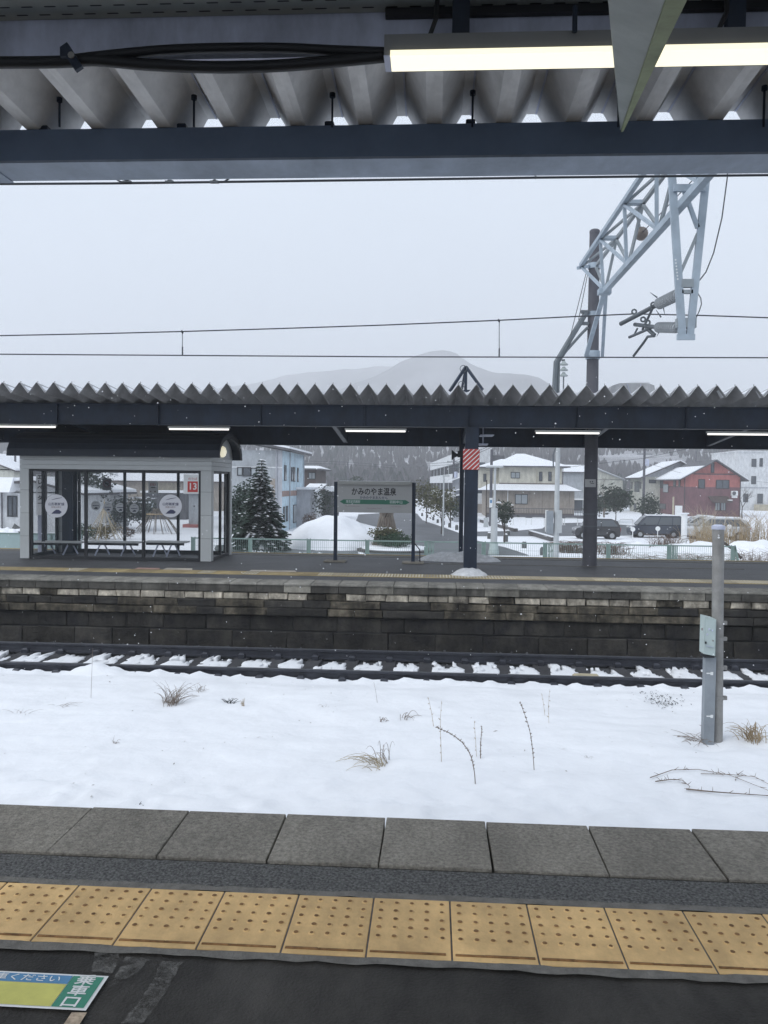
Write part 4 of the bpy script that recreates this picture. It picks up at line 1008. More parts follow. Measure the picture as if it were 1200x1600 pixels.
for k in range(3): m.lathe((ins.x, ins.y, ins.z+.05-k*.125), [(.03,.06),(.045,.03),(.095,-.01),(.09,-.03),(.03,-.035)], 14)
m.build('disc_insulator', M['porc'], fa); MB().cyl((ins.x,ins.y,ins.z-.2),(ins.x,ins.y,ins.z-.75), .015, n=6).build('rod', M['fitting'], fa); MB().bar((ins.x-.05,ins.y,ins.z+.13),(ins.x+.02,ins.y,ins.z+.13), .04).build('hook', M['fitting'], fa)
wr = MB(); wr.tube([at(917, 422, YP-.1), at(890, 530, YP-.2)], .008, 4); wr.tube([at(919, 424, YP-.1), at(904, 500, YP-.15)], .008, 4); wr.build('stay_wire', M['wire'], fa)
# wires
def wire(pts, r, lab, nm='overhead_wire', g='overhead wires across the tracks'):
    o = MB().tube(pts, r, 5).build(nm, M['wire']); return tag(o, lab, 'wire', g)
Yc = 12.96
cwr = wire([at(-400, 550.5, Yc), at(0, 553.5, Yc), at(600, 557.5, Yc), at(990, 558.5, Yc), at(1600, 560, Yc)], .0105, 'lower straight contact wire passing level above the far canopy')
mw = [at(x, y, Yc) for x, y in ((-400,532),(-200,529),(0,524.5),(150,521.5),(286,518),(450,513),(600,508),(780,500.5),(900,494.5),(992,490.5),(1100,493),(1200,496.5),(1600,508))]
mwr = wire(mw, .0105, 'upper sagging messenger wire rising towards the bracket arm')
for x, y0, y1 in ((285, 518, 555.5), (780, 500.5, 558)):
    a, b2 = at(x, y0, Yc), at(x, y1, Yc); MB().cyl(a, b2, .006, n=5).build('dropper', M['wire'], mwr)
    MB().cyl(b2, b2+Vector((0,0,.14)), .012, n=5).build('dropper_clamp', M['wire'], mwr); MB().rock(a, .035, random.Random(4), 1).build('dropper_clamp', M['wire'], mwr)
tag(MB().tube([at(1140, 230, YD), at(1136, 280, YD), at(1128, 340, YD), at(1115, 395, YD), at(1103, 425, YD), at(1093, 438, YD)], .009, 5).build('jumper_cable', M['wire']), 'thin jumper cable curving down right of the drop post', 'cable')
tag(MB().tube([at(1089, 456, YD), at(1095, 466, YD), at(1096, 475, YD), at(1093, 485, YD), at(1088, 496, YD)], .007, 5).build('jumper_cable', M['wire']), 'short looped jumper cable beside the foot of the drop post', 'cable')

# ================================================================ SIGNAL POST IN THE SNOW
pb = snow_pt(1122, 1158); YQ = pb.y
sp_ = thing('signal_post', 'grey pipe post with a pale green box standing in the snow', 'post', (0,0,0))
bx = at(1121, 1150, YQ).x; tpz = at(1121, 823, YQ).z; txx = at(1122.3, 823, YQ).x; rp = 8.6*YQ/F_PX
MB().tube([(bx,YQ,pb.z-.3),(txx,YQ,tpz)], rp, 18).build('pipe', M['galv'], sp_)
MB().lathe((txx,YQ,tpz), [(rp*1.12,-.03),(rp*1.12,.01),(rp*.6,.025)], 18).build('cap', M['panel_grey'], sp_)
c = at(1123, 840, YQ-rp); MB().cyl((c.x,YQ-rp-.004,c.z),(c.x,YQ-rp+.01,c.z), .012, n=8).build('bolt', M['white'], sp_)
YQ2 = YQ-.05
l0, l1 = at(1099.5, 1022, YQ2), at(1116.5, 1022, YQ2); zlo = at(1108, 1160, YQ2).z; zmid = at(1108, 1023, YQ2).z
MB().bevbox(l0.x+.008, l1.x+.004, YQ2-.05, YQ2+.05, zlo-.1, zmid-.02, .004).build('trunking', M['trunk_grey'], sp_)
b0, b1 = at(1097.5, 1022, YQ2-.06), at(1116.8, 964, YQ2-.06)
v = MB(); v.prism([(b0.x,b0.z+.012),(b1.x,b0.z-.01),(b1.x,b1.z-.02),(b1.x-.02,b1.z-.012),(b0.x,b1.z+.012)], 'y', YQ2-.11, YQ2+.05); v.build('box', M['box_green'], sp_)
MB().prism([(b0.x+.012,b0.z+.1),(b1.x-.012,b0.z+.085),(b1.x-.012,b1.z-.035),(b0.x+.012,b1.z-.012)], 'y', YQ2-.118, YQ2-.1105).build('box_door', M['box_green'], sp_)
MB().box(b0.x+.01, b1.x-.004, YQ2-.10, YQ2+.05, b0.z-.035, b0.z-.012).build('box_base', M['frame_dark'], sp_)
for (x, y, s, mm) in ((1102.5, 1004, .018, 'frame_dark'), (1108, 983, .016, 'panel_grey'), (1113, 985, .014, 'panel_grey'), (1105, 991, .015, 'panel_grey'), (1114, 1001, .012, 'galv'), (1097, 983, .02, 'galv')):
    c = at(x, y, YQ2-.12); MB().bevbox(c.x-s/2, c.x+s/2, YQ2-.13, YQ2-.1185, c.z-s*.7, c.z+s*.7, .002).build('latch', M[mm], sp_)
c = at(1103, 1009, YQ2-.12); d = at(1114, 1011, YQ2-.12); MB().bar((c.x,YQ2-.122,c.z),(d.x,YQ2-.122,d.z), .006).build('door_seam', M['panel_grey'], sp_)
for y in (973, 998, 1043, 1090):
    c = at(1121, y, YQ); MB().lathe((c.x,YQ,c.z), [(rp*1.1,-.018),(rp*1.1,.018)], 18).build('pipe_band', M['galv'], sp_); MB().box(c.x+rp, c.x+rp+.04, YQ-.02, YQ+.02, c.z-.022, c.z+.022).build('band_lug', M['galv'], sp_)
for y in (1052, 1119):
    c = at(1110, y, YQ2-.05); m = MB(); m.box(c.x-.045, c.x+.02, YQ2-.054, YQ2-.051, c.z-.008, c.z+.006); m.box(c.x+.0, c.x+.03, YQ2-.0545, YQ2-.0515, c.z-.02, c.z+.016); m.build('paint_mark', M['white'], sp_)

# ================================================================ WEEDS IN THE SNOW
def grass(name, label, px, py, n, h, spread, lean, m, seed, r=.0035, arch=.6, group=None, cat='dry grass', w=None):
    b = snow_pt(px, py); rr = random.Random(seed); mb = MB(); 
    for i in range(n):
        a = rr.uniform(0, 2*PI); L = h*rr.uniform(.45, 1.1); s = rr.uniform(.2, 1)*spread
        bx, by = rr.gauss(0, spread*.18), rr.gauss(0, spread*.18)
        dx, dy = math.cos(a)*s+lean, math.sin(a)*s*.6; pts = []
        ar = arch*rr.uniform(.3, 1.2)
        for k in range(7):
            t = k/6; pts.append((b.x+bx+dx*t**1.2, b.y+by+dy*t**1.2, b.z-.03+L*((1-min(1,ar))*t + min(1,ar)*2.6*t*(1-t))))
        mb.tube(pts, r*rr.uniform(.7,1.3), 4, False, r*.35)
    o = mb.build(name, M[m], fix=False); return tag(o, label, cat, group)
grass('grass_tuft', 'brown grass tuft poking through the snow near the rail, left of centre', 268, 1100, 60, .36, .32, .04, 'weed', 1, .0035, .35)
grass('grass_tuft', 'smaller brown grass sprigs right of the brown tuft near the rail', 312, 1080, 14, .16, .16, .0, 'weed', 2, .003, .4)
grass('grass_tuft', 'short dark stubble in a row beside the brown grass sprigs', 358, 1098, 18, .12, .14, .02, 'weed_dark', 3, .006, .2)
grass('grass_tuft', 'pale stubble at the right end of the dark stubble row', 380, 1103, 10, .14, .06, .0, 'straw', 4, .004, .2)
grass('arching_grass', 'pale dry grass arching over to the left in the middle of the snow', 592, 1196, 26, .22, .30, -.22, 'straw_pale', 5, .004, .95)
grass('arching_grass', 'long thin dry blades curling above the arching pale grass', 600, 1190, 9, .36, .22, -.05, 'weed', 6, .003, .9)
grass('arching_grass', 'small drooping grass clump behind the arching pale grass, left one', 598, 1128, 9, .12, .12, 0, 'weed', 7, .0035, 1.1)
grass('arching_grass', 'small drooping grass clump behind the arching pale grass, right one', 632, 1124, 11, .17, .2, .05, 'weed', 8, .0035, 1.1)
grass('grass_tuft', 'wispy grey sprig in the snow left of centre', 178, 1163, 8, .14, .09, 0, 'weed', 9, .0025, .5)
grass('grass_tuft', 'tiny dark sprig at the snow edge by the near platform, left side', 217, 1257, 10, .06, .05, 0, 'weed_dark', 10, .004, .4)
grass('grass_tuft', 'matted dry grass at the foot of the grey post', 1092, 1158, 40, .12, .36, -.1, 'weed', 11, .0035, .9)
grass('grass_tuft', 'tall straw coloured grass clump right of the grey post', 1178, 1158, 60, .34, .34, -.03, 'straw', 12, .004, .55)
grass('grass_tuft', 'short grey sprigs in the snow at the left edge', 30, 1115, 8, .1, .3, 0, 'weed', 13, .002, .4)
grass('grass_tuft', 'faint sprigs in the snow near the left edge by a curved blade', 95, 1103, 8, .12, .3, .05, 'weed', 14, .002, .8)
grass('grass_tuft', 'faint sprig between the rail and the arching grass', 510, 1105, 7, .09, .12, 0, 'weed', 15, .002, .5)
grass('grass_tuft', 'tiny sprig low in the snow right of the seed stalks', 918, 1185, 6, .09, .1, .02, 'weed', 16, .002, .5)
def stalk(label, pts, seeds=0, r=.004, m='weed', sl=.02):
    b = snow_pt(*pts[0]); P = [at(x, y, b.y) for x, y in pts]; P[0].z = b.z-.03
    out = []
    for i in range(len(P)-1):
        p0 = P[max(i-1,0)]; p1 = P[i]; p2 = P[i+1]; p3 = P[min(i+2,len(P)-1)]
        for k in range(6):
            t = k/6; out.append(.5*((2*p1)+(p2-p0)*t+(2*p0-5*p1+4*p2-p3)*t*t+(3*p1-p0-3*p2+p3)*t**3))
    out.append(P[-1]); mb = MB(); mb.tube(out, r, 5, True, r*.5); o = mb.build('dry_stalk', M[m], fix=False)
    if seeds:
        s = MB(); rr = random.Random(len(label)); n = len(out)
        for k in range(seeds):
            p = Vector(out[min(n-1, int(n*(.25+.75*k/seeds)))])+Vector((rr.uniform(-.006,.006), rr.uniform(-.01,.01), rr.uniform(-.006,.006)))
            q = p+Vector((rr.uniform(-sl,sl), rr.uniform(-sl,sl), rr.uniform(-.2,.9)*sl)); s.tube([p, p.lerp(q,.5), q], .005, 4, True, .002)
        tag(s.build('seed_head', M[m], o, fix=False), kind='stuff')
    return tag(o, label, 'dry stalk')
stalk('dry seed stalk bending over to the left in the snow', [(743,1226),(741,1205),(735,1180),(722,1160),(703,1146),(681,1136)], 60, .005)
stalk('tall straight dry seed stalk leaning left', [(835,1203),(832,1170),(826,1135),(813,1098)], 46, .0045)
stalk('short dry spike standing left of the tall seed stalk', [(751,1186),(751,1165),(753,1136)], 30, .006, sl=.012)
stalk('thin pale stem behind the bending seed stalk', [(690,1190),(689,1165),(688,1130),(690,1095)], 8, .003, 'straw')
stalk('thin leaning stem left of the bending seed stalk', [(678,1135),(674,1112),(669,1090)], 5, .003, 'straw')
stalk('faint thin stem left of the short dry spike', [(745,1182),(743,1155),(741,1126)], 6, .0025, 'straw')
stalk('thin stem standing right of the tall seed stalk, shorter one', [(852,1118),(849,1098),(846,1083)], 4, .0025, 'straw')
stalk('thin stem standing right of the tall seed stalk, taller one', [(858,1130),(857,1105),(859,1077)], 6, .0025, 'straw')
stalk('lone tall thin stem near the rail at the left', [(142,1090),(143.5,1050),(145,1012)], 0, .003)
stalk('thin bent stem near the rail in the middle', [(590,1098),(587,1080),(584,1066)], 0, .0025)
def branch(label, pts, r=.006):
    P = [snow_pt(x, y) + Vector((0,0,.02)) for x, y in pts]; rr = random.Random(len(label)); mb = MB(); mb.tube(P, r, 5, True, r*.4)
    for k in range(14):
        i = rr.randrange(len(P)-1); p = P[i].lerp(P[i+1], rr.random()); q = p+Vector((rr.uniform(-.07,.07), rr.uniform(-.05,.05), rr.uniform(0,.05))); mb.tube([p, q], .003, 4, True, .0015)
    return tag(mb.build('fallen_branch', M['weed'], fix=False), label, 'branch')
branch('long fallen branch lying nearest the right edge in the snow', [(1072,1236),(1110,1240),(1150,1243),(1210,1247)], .008)
branch('thin fallen twig arching above the long fallen branch', [(1016,1218),(1050,1206),(1090,1205),(1140,1214),(1205,1240)], .005)
branch('thin fallen twig with leaves at the far right of the snow', [(1095,1212),(1140,1213),(1180,1217),(1215,1236)], .004)
branch('short dark twig left of the long fallen branch', [(1024,1224),(1048,1221),(1066,1222),(1078,1232)], .006)
m = MB(); rr = random.Random(18)
for i in range(420):
    x, y = rr.uniform(-8, 8), rr.uniform(4.2, 12)
    if noise.noise(Vector((x*.5, y*.5, 60))) < .02: continue
    z = snow_h(x, y)+.004; s = rr.uniform(.004,.016); a = rr.uniform(0,6.3); l = rr.choice((1,1,3))
    m.add([(x+s*l*math.cos(a),y+s*l*math.sin(a),z),(x+s*.4*math.cos(a+1.6),y+s*.4*math.sin(a+1.6),z+.004),(x-s*l*math.cos(a),y-s*l*math.sin(a),z+.002),(x+s*.4*math.cos(a-1.6),y+s*.4*math.sin(a-1.6),z)], [(0,1,2,3)])
tag(m.build('snow_debris', M['weed'], fix=False), 'tiny bits of grass and dirt scattered on the snow', 'debris', kind='stuff')
# dark leaves on the snow and small debris
m = MB(); rr = random.Random(8); c = snow_pt(1036, 1096)
for i in range(160):
    x = c.x+rr.gauss(0,.13); y = c.y+rr.gauss(0,.16); z = snow_h(x, y)+.012; s = rr.uniform(.008,.02); a = rr.uniform(0,6.3)
    m.add([(x+s*math.cos(a),y+s*math.sin(a),z),(x+s*.4*math.cos(a+1.6),y+s*.4*math.sin(a+1.6),z+.01),(x-s*math.cos(a),y-s*math.sin(a),z+rr.uniform(0,.02)),(x+s*.4*math.cos(a-1.6),y+s*.4*math.sin(a-1.6),z)], [(0,1,2,3)])
tag(m.build('leaf_litter', M['weed_dark'], fix=False), 'patch of dark withered leaves on the snow left of the grey post', 'leaves', kind='stuff')

# ================================================================ TOWN GROUND AND ROADS
ys = [20.6, 30, 45, 65, 120, 260, 600, 1200, 2300]; m = MB(); xs = [-1700,-400,-120,-40,0,40,120,400,1700]
for y in ys:
    for x in xs: m.v.append((x, y, gz(y)))
nx = len(xs)
for j in range(len(ys)-1):
    for i in range(nx-1): m.f.append((j*nx+i, j*nx+i+1, (j+1)*nx+i+1, (j+1)*nx+i)); m.m.append(0)
g = m.build('town_ground', M['snow'], fix=False); tag(g, 'snowy ground of the town behind the station', kind='structure')
tag(MB().box(-1700, 1700, -60, YE+.3, -2.6, -1.6).build('track_ground', M['ballast']), 'dark ground below the tracks', kind='structure')
def road(pts, nm, lab, m='road', dz=.02):
    # flat strip draped on the sloping ground, ragged edges
    P = [atg(x, y) for x, y in pts]; out = []
    for i in range(len(P)):
        a, b = P[i], P[(i+1)%len(P)]
        for k in range(6):
            p = a.lerp(b, k/6); out.append((p.x+.04*noise.noise(p*1.3), p.y+.08*noise.noise(p*.9+Vector((3,0,0))), gz(p.y)+dz))
    bm = bmesh.new(); vs = [bm.verts.new(v) for v in out]; f = bm.faces.new(vs); bmesh.ops.triangulate(bm, faces=[f])
    for v in bm.verts: v.co.z = gz(v.co.y)+dz
    me = bpy.data.meshes.new(nm); bm.to_mesh(me); bm.free(); me.materials.append(M[m]); o = link(nm, me)
    if o.data.polygons[0].normal.z < 0: o.data.flip_normals()
    return tag(o, lab, kind='structure')
road([(573,868),(740,868),(738,843),(717,833),(690,823),(660,813),(652,803),(642,799),(560,804),(556,815),(598,826),(612,838),(640,846),(590,852),(560,858)], 'street', 'wet street curving away behind the name board')
road([(300,866),(560,866),(556,850),(470,848),(452,852),(300,856)], 'street', 'wet street strip behind the green fence on the left', dz=.026)
road([(738,868),(826,868),(818,865),(790,856),(745,845),(736,846)], 'street', 'dark wedge of wet street right of the striped column', dz=.026)
road([(736,838),(830,838),(858,832),(910,831),(1100,836),(1100,826),(905,817),(856,818),(848,826),(800,830),(736,831)], 'street', 'wet street in front of the parked cars', dz=.022)
road([(-120,846),(30,846),(130,848),(130,836),(30,834),(-120,834)], 'street', 'wet street left of the shelter', dz=.02) if False else None
def kerb(x0, y0, x1, y1, lab, w=.35, h=.28):
    a, b = atg(x0, y0), atg(x1, y1); a.z = gz(a.y)+h/2; b.z = gz(b.y)+h/2
    o = thing('kerb_wall', lab, 'kerb'); MB().bar(a, b, w, h).build('stone', M['kerb'], o); a.z += h/2+.03; b.z += h/2+.03; MB().bar(a, b, w*.7, .05).build('snow_cap', M['snow'], o)
kerb(752, 816, 806, 831, 'dark low kerb slanting in front of the tan house, left of the pale pole'); kerb(829, 835, 864, 846, 'dark low kerb slanting just behind the pale pole')
def bollard(x, yb, wp, hp, lab):
    b = atg(x, yb); w = wp*b.y/F_PX; h = hp*b.y/F_PX
    o = thing('stone_bollard', lab, 'bollard', (b.x, b.y, b.z), 'dark stone bollards along the street')
    MB().lathe((0,0,-.05), [(w/2,0),(w/2,h*.75),(w*.44,h*.92),(w*.25,h+.04),(.01,h+.05)], 12).build('stone', M['stone_dark'], o)
    MB().lathe((0,0,0), [(w*.40,h*.93),(w*.3,h+.03),(.01,h+.06)], 10).build('snow_cap', M['snow'], o)
for a in ((764.5,842,6.5,10,'round stone bollard left of the pale street lamp foot'),(790,846.5,7.5,12,'stone bollard standing alone on the snow right of the street lamp'),(793.5,836.5,6.5,8,'stone bollard behind the lone bollard, in front of the small tree'),(819,856.5,8,11,'stone bollard in the middle of the snow behind the green fence'),(848,867.5,9,14,'stone bollard beside the green fence post, left of the pale pole'),
          (659.5,806.5,3,5.5,'farthest stone bollard on the bend of the street'),(667.5,809,3.3,5.5,'second farthest stone bollard on the bend of the street'),(677,813,3.6,6,'third stone bollard from the far end of the street bend'),(684,817,3.8,6,'fourth stone bollard from the far end of the street bend'),(693,820,4.2,7,'fifth stone bollard from the far end of the street bend'),(702.5,824,4.6,7.5,'stone bollard second nearest the striped column on the street bend'),(713.5,828,5,8.5,'stone bollard nearest the striped column on the street bend'),(707,813.5,3.4,5.5,'small stone bollard alone higher on the snow by the lamp pole')): bollard(*a)

# ================================================================ GREEN FENCE
YFN = 27.0
px = [391, 482.5, 574, 666, 756, 852, 951, 1046, 1146]
P = [at(x, 842, YFN).x for x in px]; zt_ = at(482, 843.2, YFN).z; zg = gz(YFN)
fn = thing('mesh_fence', 'low green mesh fence with slatted posts behind the far platform', 'fence', (0,0,0))
ext = [P[0]-1.95, ] + P
for i, x in enumerate(ext):
    o = MB().box(x-.07, x-.045, YFN-.03, YFN+.03, zg, zt_+.04).box(x+.045, x+.07, YFN-.03, YFN+.03, zg, zt_+.04).box(x-.044, x+.044, YFN-.012, YFN+.012, zg, zt_+.02).build('post', M['fence'], fn)
    if i < len(ext)-1:
        x2 = ext[i+1]
        MB().box(x+.071, x2-.071, YFN-.02, YFN+.02, zt_-.025, zt_+.015).build('top_rail', M['fence'], fn); MB().box(x+.071, x2-.071, YFN-.015, YFN+.015, zg+.12, zg+.15).build('bottom_rail', M['fence'], fn)
        mm = MB(); n = int((x2-x)/.065)
        for k in range(1, n): mm.box(x+(x2-x)*k/n-.0035, x+(x2-x)*k/n+.0035, YFN-.004, YFN+.004, zg+.15, zt_-.025)
        for k in range(1, 6): mm.box(x+.071, x2-.071, YFN+.004, YFN+.008, zg+.15+k*.16-.003, zg+.15+k*.16+.003)
        mm.build('mesh_panel', M['fence'], fn, fix=False)
MB().bar((P[-1]+.05, YFN, zt_), (P[-1]+.35, YFN, zg), .06).build('brace', M['fence'], fn)
for i in (0, 3, 5, 7):     # wider slatted panels beside some posts
    x = P[i]+.09; mm = MB()
    for k in range(4): mm.box(x+k*.05, x+k*.05+.03, YFN-.02, YFN+.01, zg+.05, zt_)
    if i >= 3: mm.build('slats', M['fence'], fn)
fp = thing('teal_fence_panel', 'pale teal solid fence panels left of the shelter', 'fence', (0,0,0))
a = at(-60, 834, 24); b = at(128, 834, 24); zt2 = at(15, 834.5, 24).z; zb2 = at(15, 862, 24).z
n = 4
for k in range(n):
    xa = a.x+(b.x-a.x)*k/n; xb = a.x+(b.x-a.x)*(k+1)/n; MB().box(xa+.02, xb-.02, 24, 24.04, zb2-.3, zt2).build('board', M['fence_pale'], fp); MB().box(xa-.03, xa+.018, 23.98, 24.06, zb2-.3, zt2+.03).build('post', M['fence'], fp)
MB().box(a.x, b.x, 23.99, 24.05, zt2+.002, zt2+.04).build('top_rail', M['fence'], fp)

# ================================================================ HOUSES
def rect_win(h, p0, p1, y, pane='win', fr='frame_dark', split=True):
    x0, x1, z0, z1 = p0.x, p1.x, p1.z, p0.z
    f = MB(); t = .07; 
    f.box(x0-t, x1+t, y-.06, y-.002, z1, z1+t); f.box(x0-t, x1+t, y-.09, y-.002, z0-t, z0); f.box(x0-t, x0, y-.06, y-.002, z0, z1); f.box(x1, x1+t, y-.06, y-.002, z0, z1)
    if split: f.box((x0+x1)/2-.03, (x0+x1)/2+.03, y-.05, y-.012, z0, z1)
    o = f.build('window', M[fr], h); MB().box(x0, x1, y-.011, y-.003, z0, z1).build('pane', M[pane], o); return o
def win(h, x0, y0, x1, y1, Y, pane='win', fr='frame_dark', split=True): return rect_win(h, at(x0, y0, Y), at(x1, y1, Y), Y, pane, fr, split)
def side_win(h, xa, ya, xb, yb, X, sgn, pane='win', fr='frame_dark'):
    p, q = atx(xa, ya, X), atx(xb, yb, X); y0, y1 = sorted((p.y, q.y)); z1 = max(p.z, q.z); z0 = min(p.z, q.z)
    o = MB().box(X+sgn*.002, X+sgn*.06, y0-.07, y1+.07, z0-.07, z1+.07).build('window', M[fr], h); MB().box(X+sgn*.0605, X+sgn*.066, y0, y1, z0, z1).build('pane', M[pane], o)
def gable_y(h, x0, x1, y0, y1, ze, zp, xp=None, ov=.5, oy=.6, snow=.12, roofm='roofd', wallm=None, zov=None):
    xp = (x0+x1)/2 if xp is None else xp
    sl_, sr_ = (zp-ze)/(xp-x0), (zp-ze)/(x1-xp)
    if wallm: MB().prism([(x0,ze),(xp,zp-.02),(x1,ze)], 'y', y0, y0+.2).build('gable_wall', M[wallm], h)
    t = .16; a = [(x0-ov, ze-sl_*ov), (xp, zp), (x1+ov, ze-sr_*ov)]
    r = MB().prism(a + [(x1+ov, ze-sr_*ov+t), (xp, zp+t), (x0-ov, ze-sl_*ov+t)], 'y', y0-oy, y1+oy).build('roof', M[roofm], h)
    if snow:
        d = t+.003; b = [(x0-ov+.03, ze-sl_*ov+d), (xp, zp+d), (x1+ov-.03, ze-sr_*ov+d)]
        MB().prism(b + [(x1+ov-.08, ze-sr_*ov+d+snow), (xp+.1, zp+d+snow), (xp-.1, zp+d+snow), (x0-ov+.08, ze-sl_*ov+d+snow)], 'y', y0-oy+.05, y1+oy-.05).build('roof_snow', M['snow'], r)
    return r
def gable_x(h, x0, x1, y0, y1, ze, zp, ov=.6, ox=.5, snow=.12, roofm='roofd'):
    yp = (y0+y1)/2; s = (zp-ze)/(yp-y0); t = .16
    r = MB().prism([(y0-ov,ze-s*ov),(yp,zp),(y1+ov,ze-s*ov),(y1+ov,ze-s*ov+t),(yp,zp+t),(y0-ov,ze-s*ov+t)], 'x', x0-ox, x1+ox).build('roof', M[roofm], h)
    if snow:
        d = t+.003; MB().prism([(y0-ov+.04,ze-s*ov+d),(yp,zp+d),(y1+ov-.04,ze-s*ov+d),(y1+ov-.1,ze-s*ov+d+snow),(yp,zp+d+snow),(y0-ov+.1,ze-s*ov+d+snow)], 'x', x0-ox+.05, x1+ox-.05).build('roof_snow', M['snow'], r)
    return r
def frustum(x0,x1,y0,y1,z0, u0,u1,v0,v1,z1):
    return MB().add([(x0,y0,z0),(x1,y0,z0),(x1,y1,z0),(x0,y1,z0),(u0,v0,z1),(u1,v0,z1),(u1,v1,z1),(u0,v1,z1)], [(0,3,2,1),(4,5,6,7),(0,1,5,4),(1,2,6,5),(2,3,7,6),(3,0,4,7)])
def hip(h, x0,x1,y0,y1,ze, u0,u1,v0,v1,zp, ov=.7, snow=.12, nm='roof', roofm='roofd'):
    MB().box(x0-ov, x1+ov, y0-ov, y1+ov, ze-.02, ze+.12).build('eaves', M[roofm], h)
    r = frustum(x0-ov,x1+ov,y0-ov,y1+ov,ze+.122,u0,u1,v0,v1,zp).build(nm, M[roofm], h)
    if snow: frustum(x0-ov+.06,x1+ov-.06,y0-ov+.06,y1+ov-.06,ze+.15,u0-.05,u1+.05,v0-.05,v1+.05,zp+snow).build('roof_snow', M['snow'], r)
    return r
def walls(h, x0,x1,y0,y1,z0,z1,m,nm='wall'): return MB().box(x0,x1,y0,y1,z0,z1).build(nm, M[m], h)
def courses(h, x0, x1, y, zs, m='trim'):      # narrow bands on a facade
    for z in zs: MB().box(x0, x1, y-.03, y-.002, z-.03, z+.03).build('siding_band', M[m], h)

# tan two storey house
Y0 = 104.0; hs_ = thing('tan_house', 'cream and tan two storey house with snowy hipped roofs', 'house'); G = gz(Y0)
X = lambda x, Y=Y0: at(x, 760, Y).x
Z = lambda y, x=820, Y=Y0: at(x, y, Y).z
walls(hs_, X(760), X(898), Y0, Y0+9, G, Z(766), 'h_tan', 'lower_wall'); MB().box(X(760)-.01, X(898)+.01, Y0-.05, Y0-.002, G, G+.5).build('plinth', M['h_brown'], hs_)
walls(hs_, X(781), X(880), Y0+1.2, Y0+8, Z(765), Z(728), 'h_beige', 'upper_wall'); walls(hs_, X(752), X(780.5), Y0+3.0, Y0+8.5, Z(765), Z(730), 'h_beige', 'upper_wall')
MB().box(X(781)-.02, X(880)+.02, Y0+1.14, Y0+1.198, Z(757.5), Z(755)).build('band', M['h_brown'], hs_)
lr = frustum(X(747), X(909), Y0-.9, Y0+10, Z(767), X(766), X(886), Y0+1.1, Y0+8.2, Z(757.5)).build('lower_roof', M['roofd'], hs_)
frustum(X(748), X(908), Y0-.84, Y0+9.9, Z(766.2), X(766), X(886), Y0+1.0, Y0+8.2, Z(756.5)).build('roof_snow', M['snow'], lr)
hip(hs_, X(779), X(882), Y0+1.2, Y0+8, Z(729.5), X(812), X(824), Y0+4.2, Y0+4.8, Z(708.5), .8)
hip(hs_, X(752), X(800), Y0+3, Y0+8.5, Z(731), X(788), X(806), Y0+5.4, Y0+6, Z(717), .6)
frustum(X(820), X(886), Y0+5, Y0+9, Z(726), X(836), X(858), Y0+6.4, Y0+7, Z(715)).build('rear_roof_snow', M['snow'], hs_)
win(hs_, 799, 738.5, 811.5, 746.5, Y0+1.2, 'pane_pale'); win(hs_, 805.5, 773, 823.5, 787, Y0, 'pane_pale'); win(hs_, 843, 738, 846.5, 751, Y0+1.2, split=False); win(hs_, 857.5, 738, 861, 751, Y0+1.2, split=False)
win(hs_, 756, 741, 759, 752, Y0+3, split=False)
MB().box(X(840), X(840.8), Y0+1.14, Y0+1.198, Z(755), Z(733)).build('trim_strip', M['h_cream'], hs_)
MB().tube([(X(793.5),Y0-.1,Z(767)),(X(793.5),Y0-.1,G)], .06, 6).build('downpipe', M['white'], hs_); MB().tube([(X(880)+.1,Y0+1.1,Z(728)),(X(880)+.1,Y0+1.1,Z(757))], .05, 6).build('downpipe', M['h_brown'], hs_)
for k in range(7):
    xx = X(764+k*21); MB().box(xx-.012, xx+.012, Y0-.02, Y0-.002, G+.55, Z(768)).build('siding_joint', M['h_brown'], hs_)
gf = thing('garden_fence', 'low dark railing in front of the tan house', 'fence'); mb = MB(); Yf = Y0-2.5
for k in range(60): xx = X(760, Yf)+k*.2; mb.box(xx-.02, xx+.02, Yf-.02, Yf+.02, G, G+1.15)
mb.build('bars', M['h_dark'], gf, fix=False); MB().box(X(760,Yf), X(760,Yf)+12, Yf-.03, Yf+.03, G+1.15, G+1.22).build('rail', M['h_dark'], gf); MB().box(X(760,Yf), X(760,Yf)+12, Yf-.06, Yf+.06, G, G+.4).build('base_wall', M['h_dark'], gf)
# grey house right of it, partly behind the pole
Y0 = 122.0; h2 = thing('grey_house', 'plain grey house with snowy roof right of the tan house', 'house'); X2 = lambda x: at(x, 760, Y0).x; Z2 = lambda y: at(900, y, Y0).z
walls(h2, X2(879), X2(912), Y0, Y0+9, gz(Y0), Z2(738), 'h_grey'); gable_x(h2, X2(879), X2(912), Y0, Y0+9, Z2(738), Z2(728), .5, .4); win(h2, 893, 782, 909, 797, Y0, 'win'); MB().box(X2(890), X2(912), Y0-.6, Y0-.01, Z2(781), Z2(779)).build('awning', M['white'], h2)
Y0 = 135.0; h3 = thing('cream_house', 'cream gabled house behind the tall concrete pole', 'house'); X2 = lambda x: at(x, 760, Y0).x; Z2 = lambda y: at(930, y, Y0).z
walls(h3, X2(905), X2(973), Y0, Y0+10, gz(Y0), Z2(750), 'h_pale'); gable_y(h3, X2(890), X2(973), Y0, Y0+10, Z2(749), Z2(728), X2(918), .3, .4, .06, 'h_grey', 'h_pale')
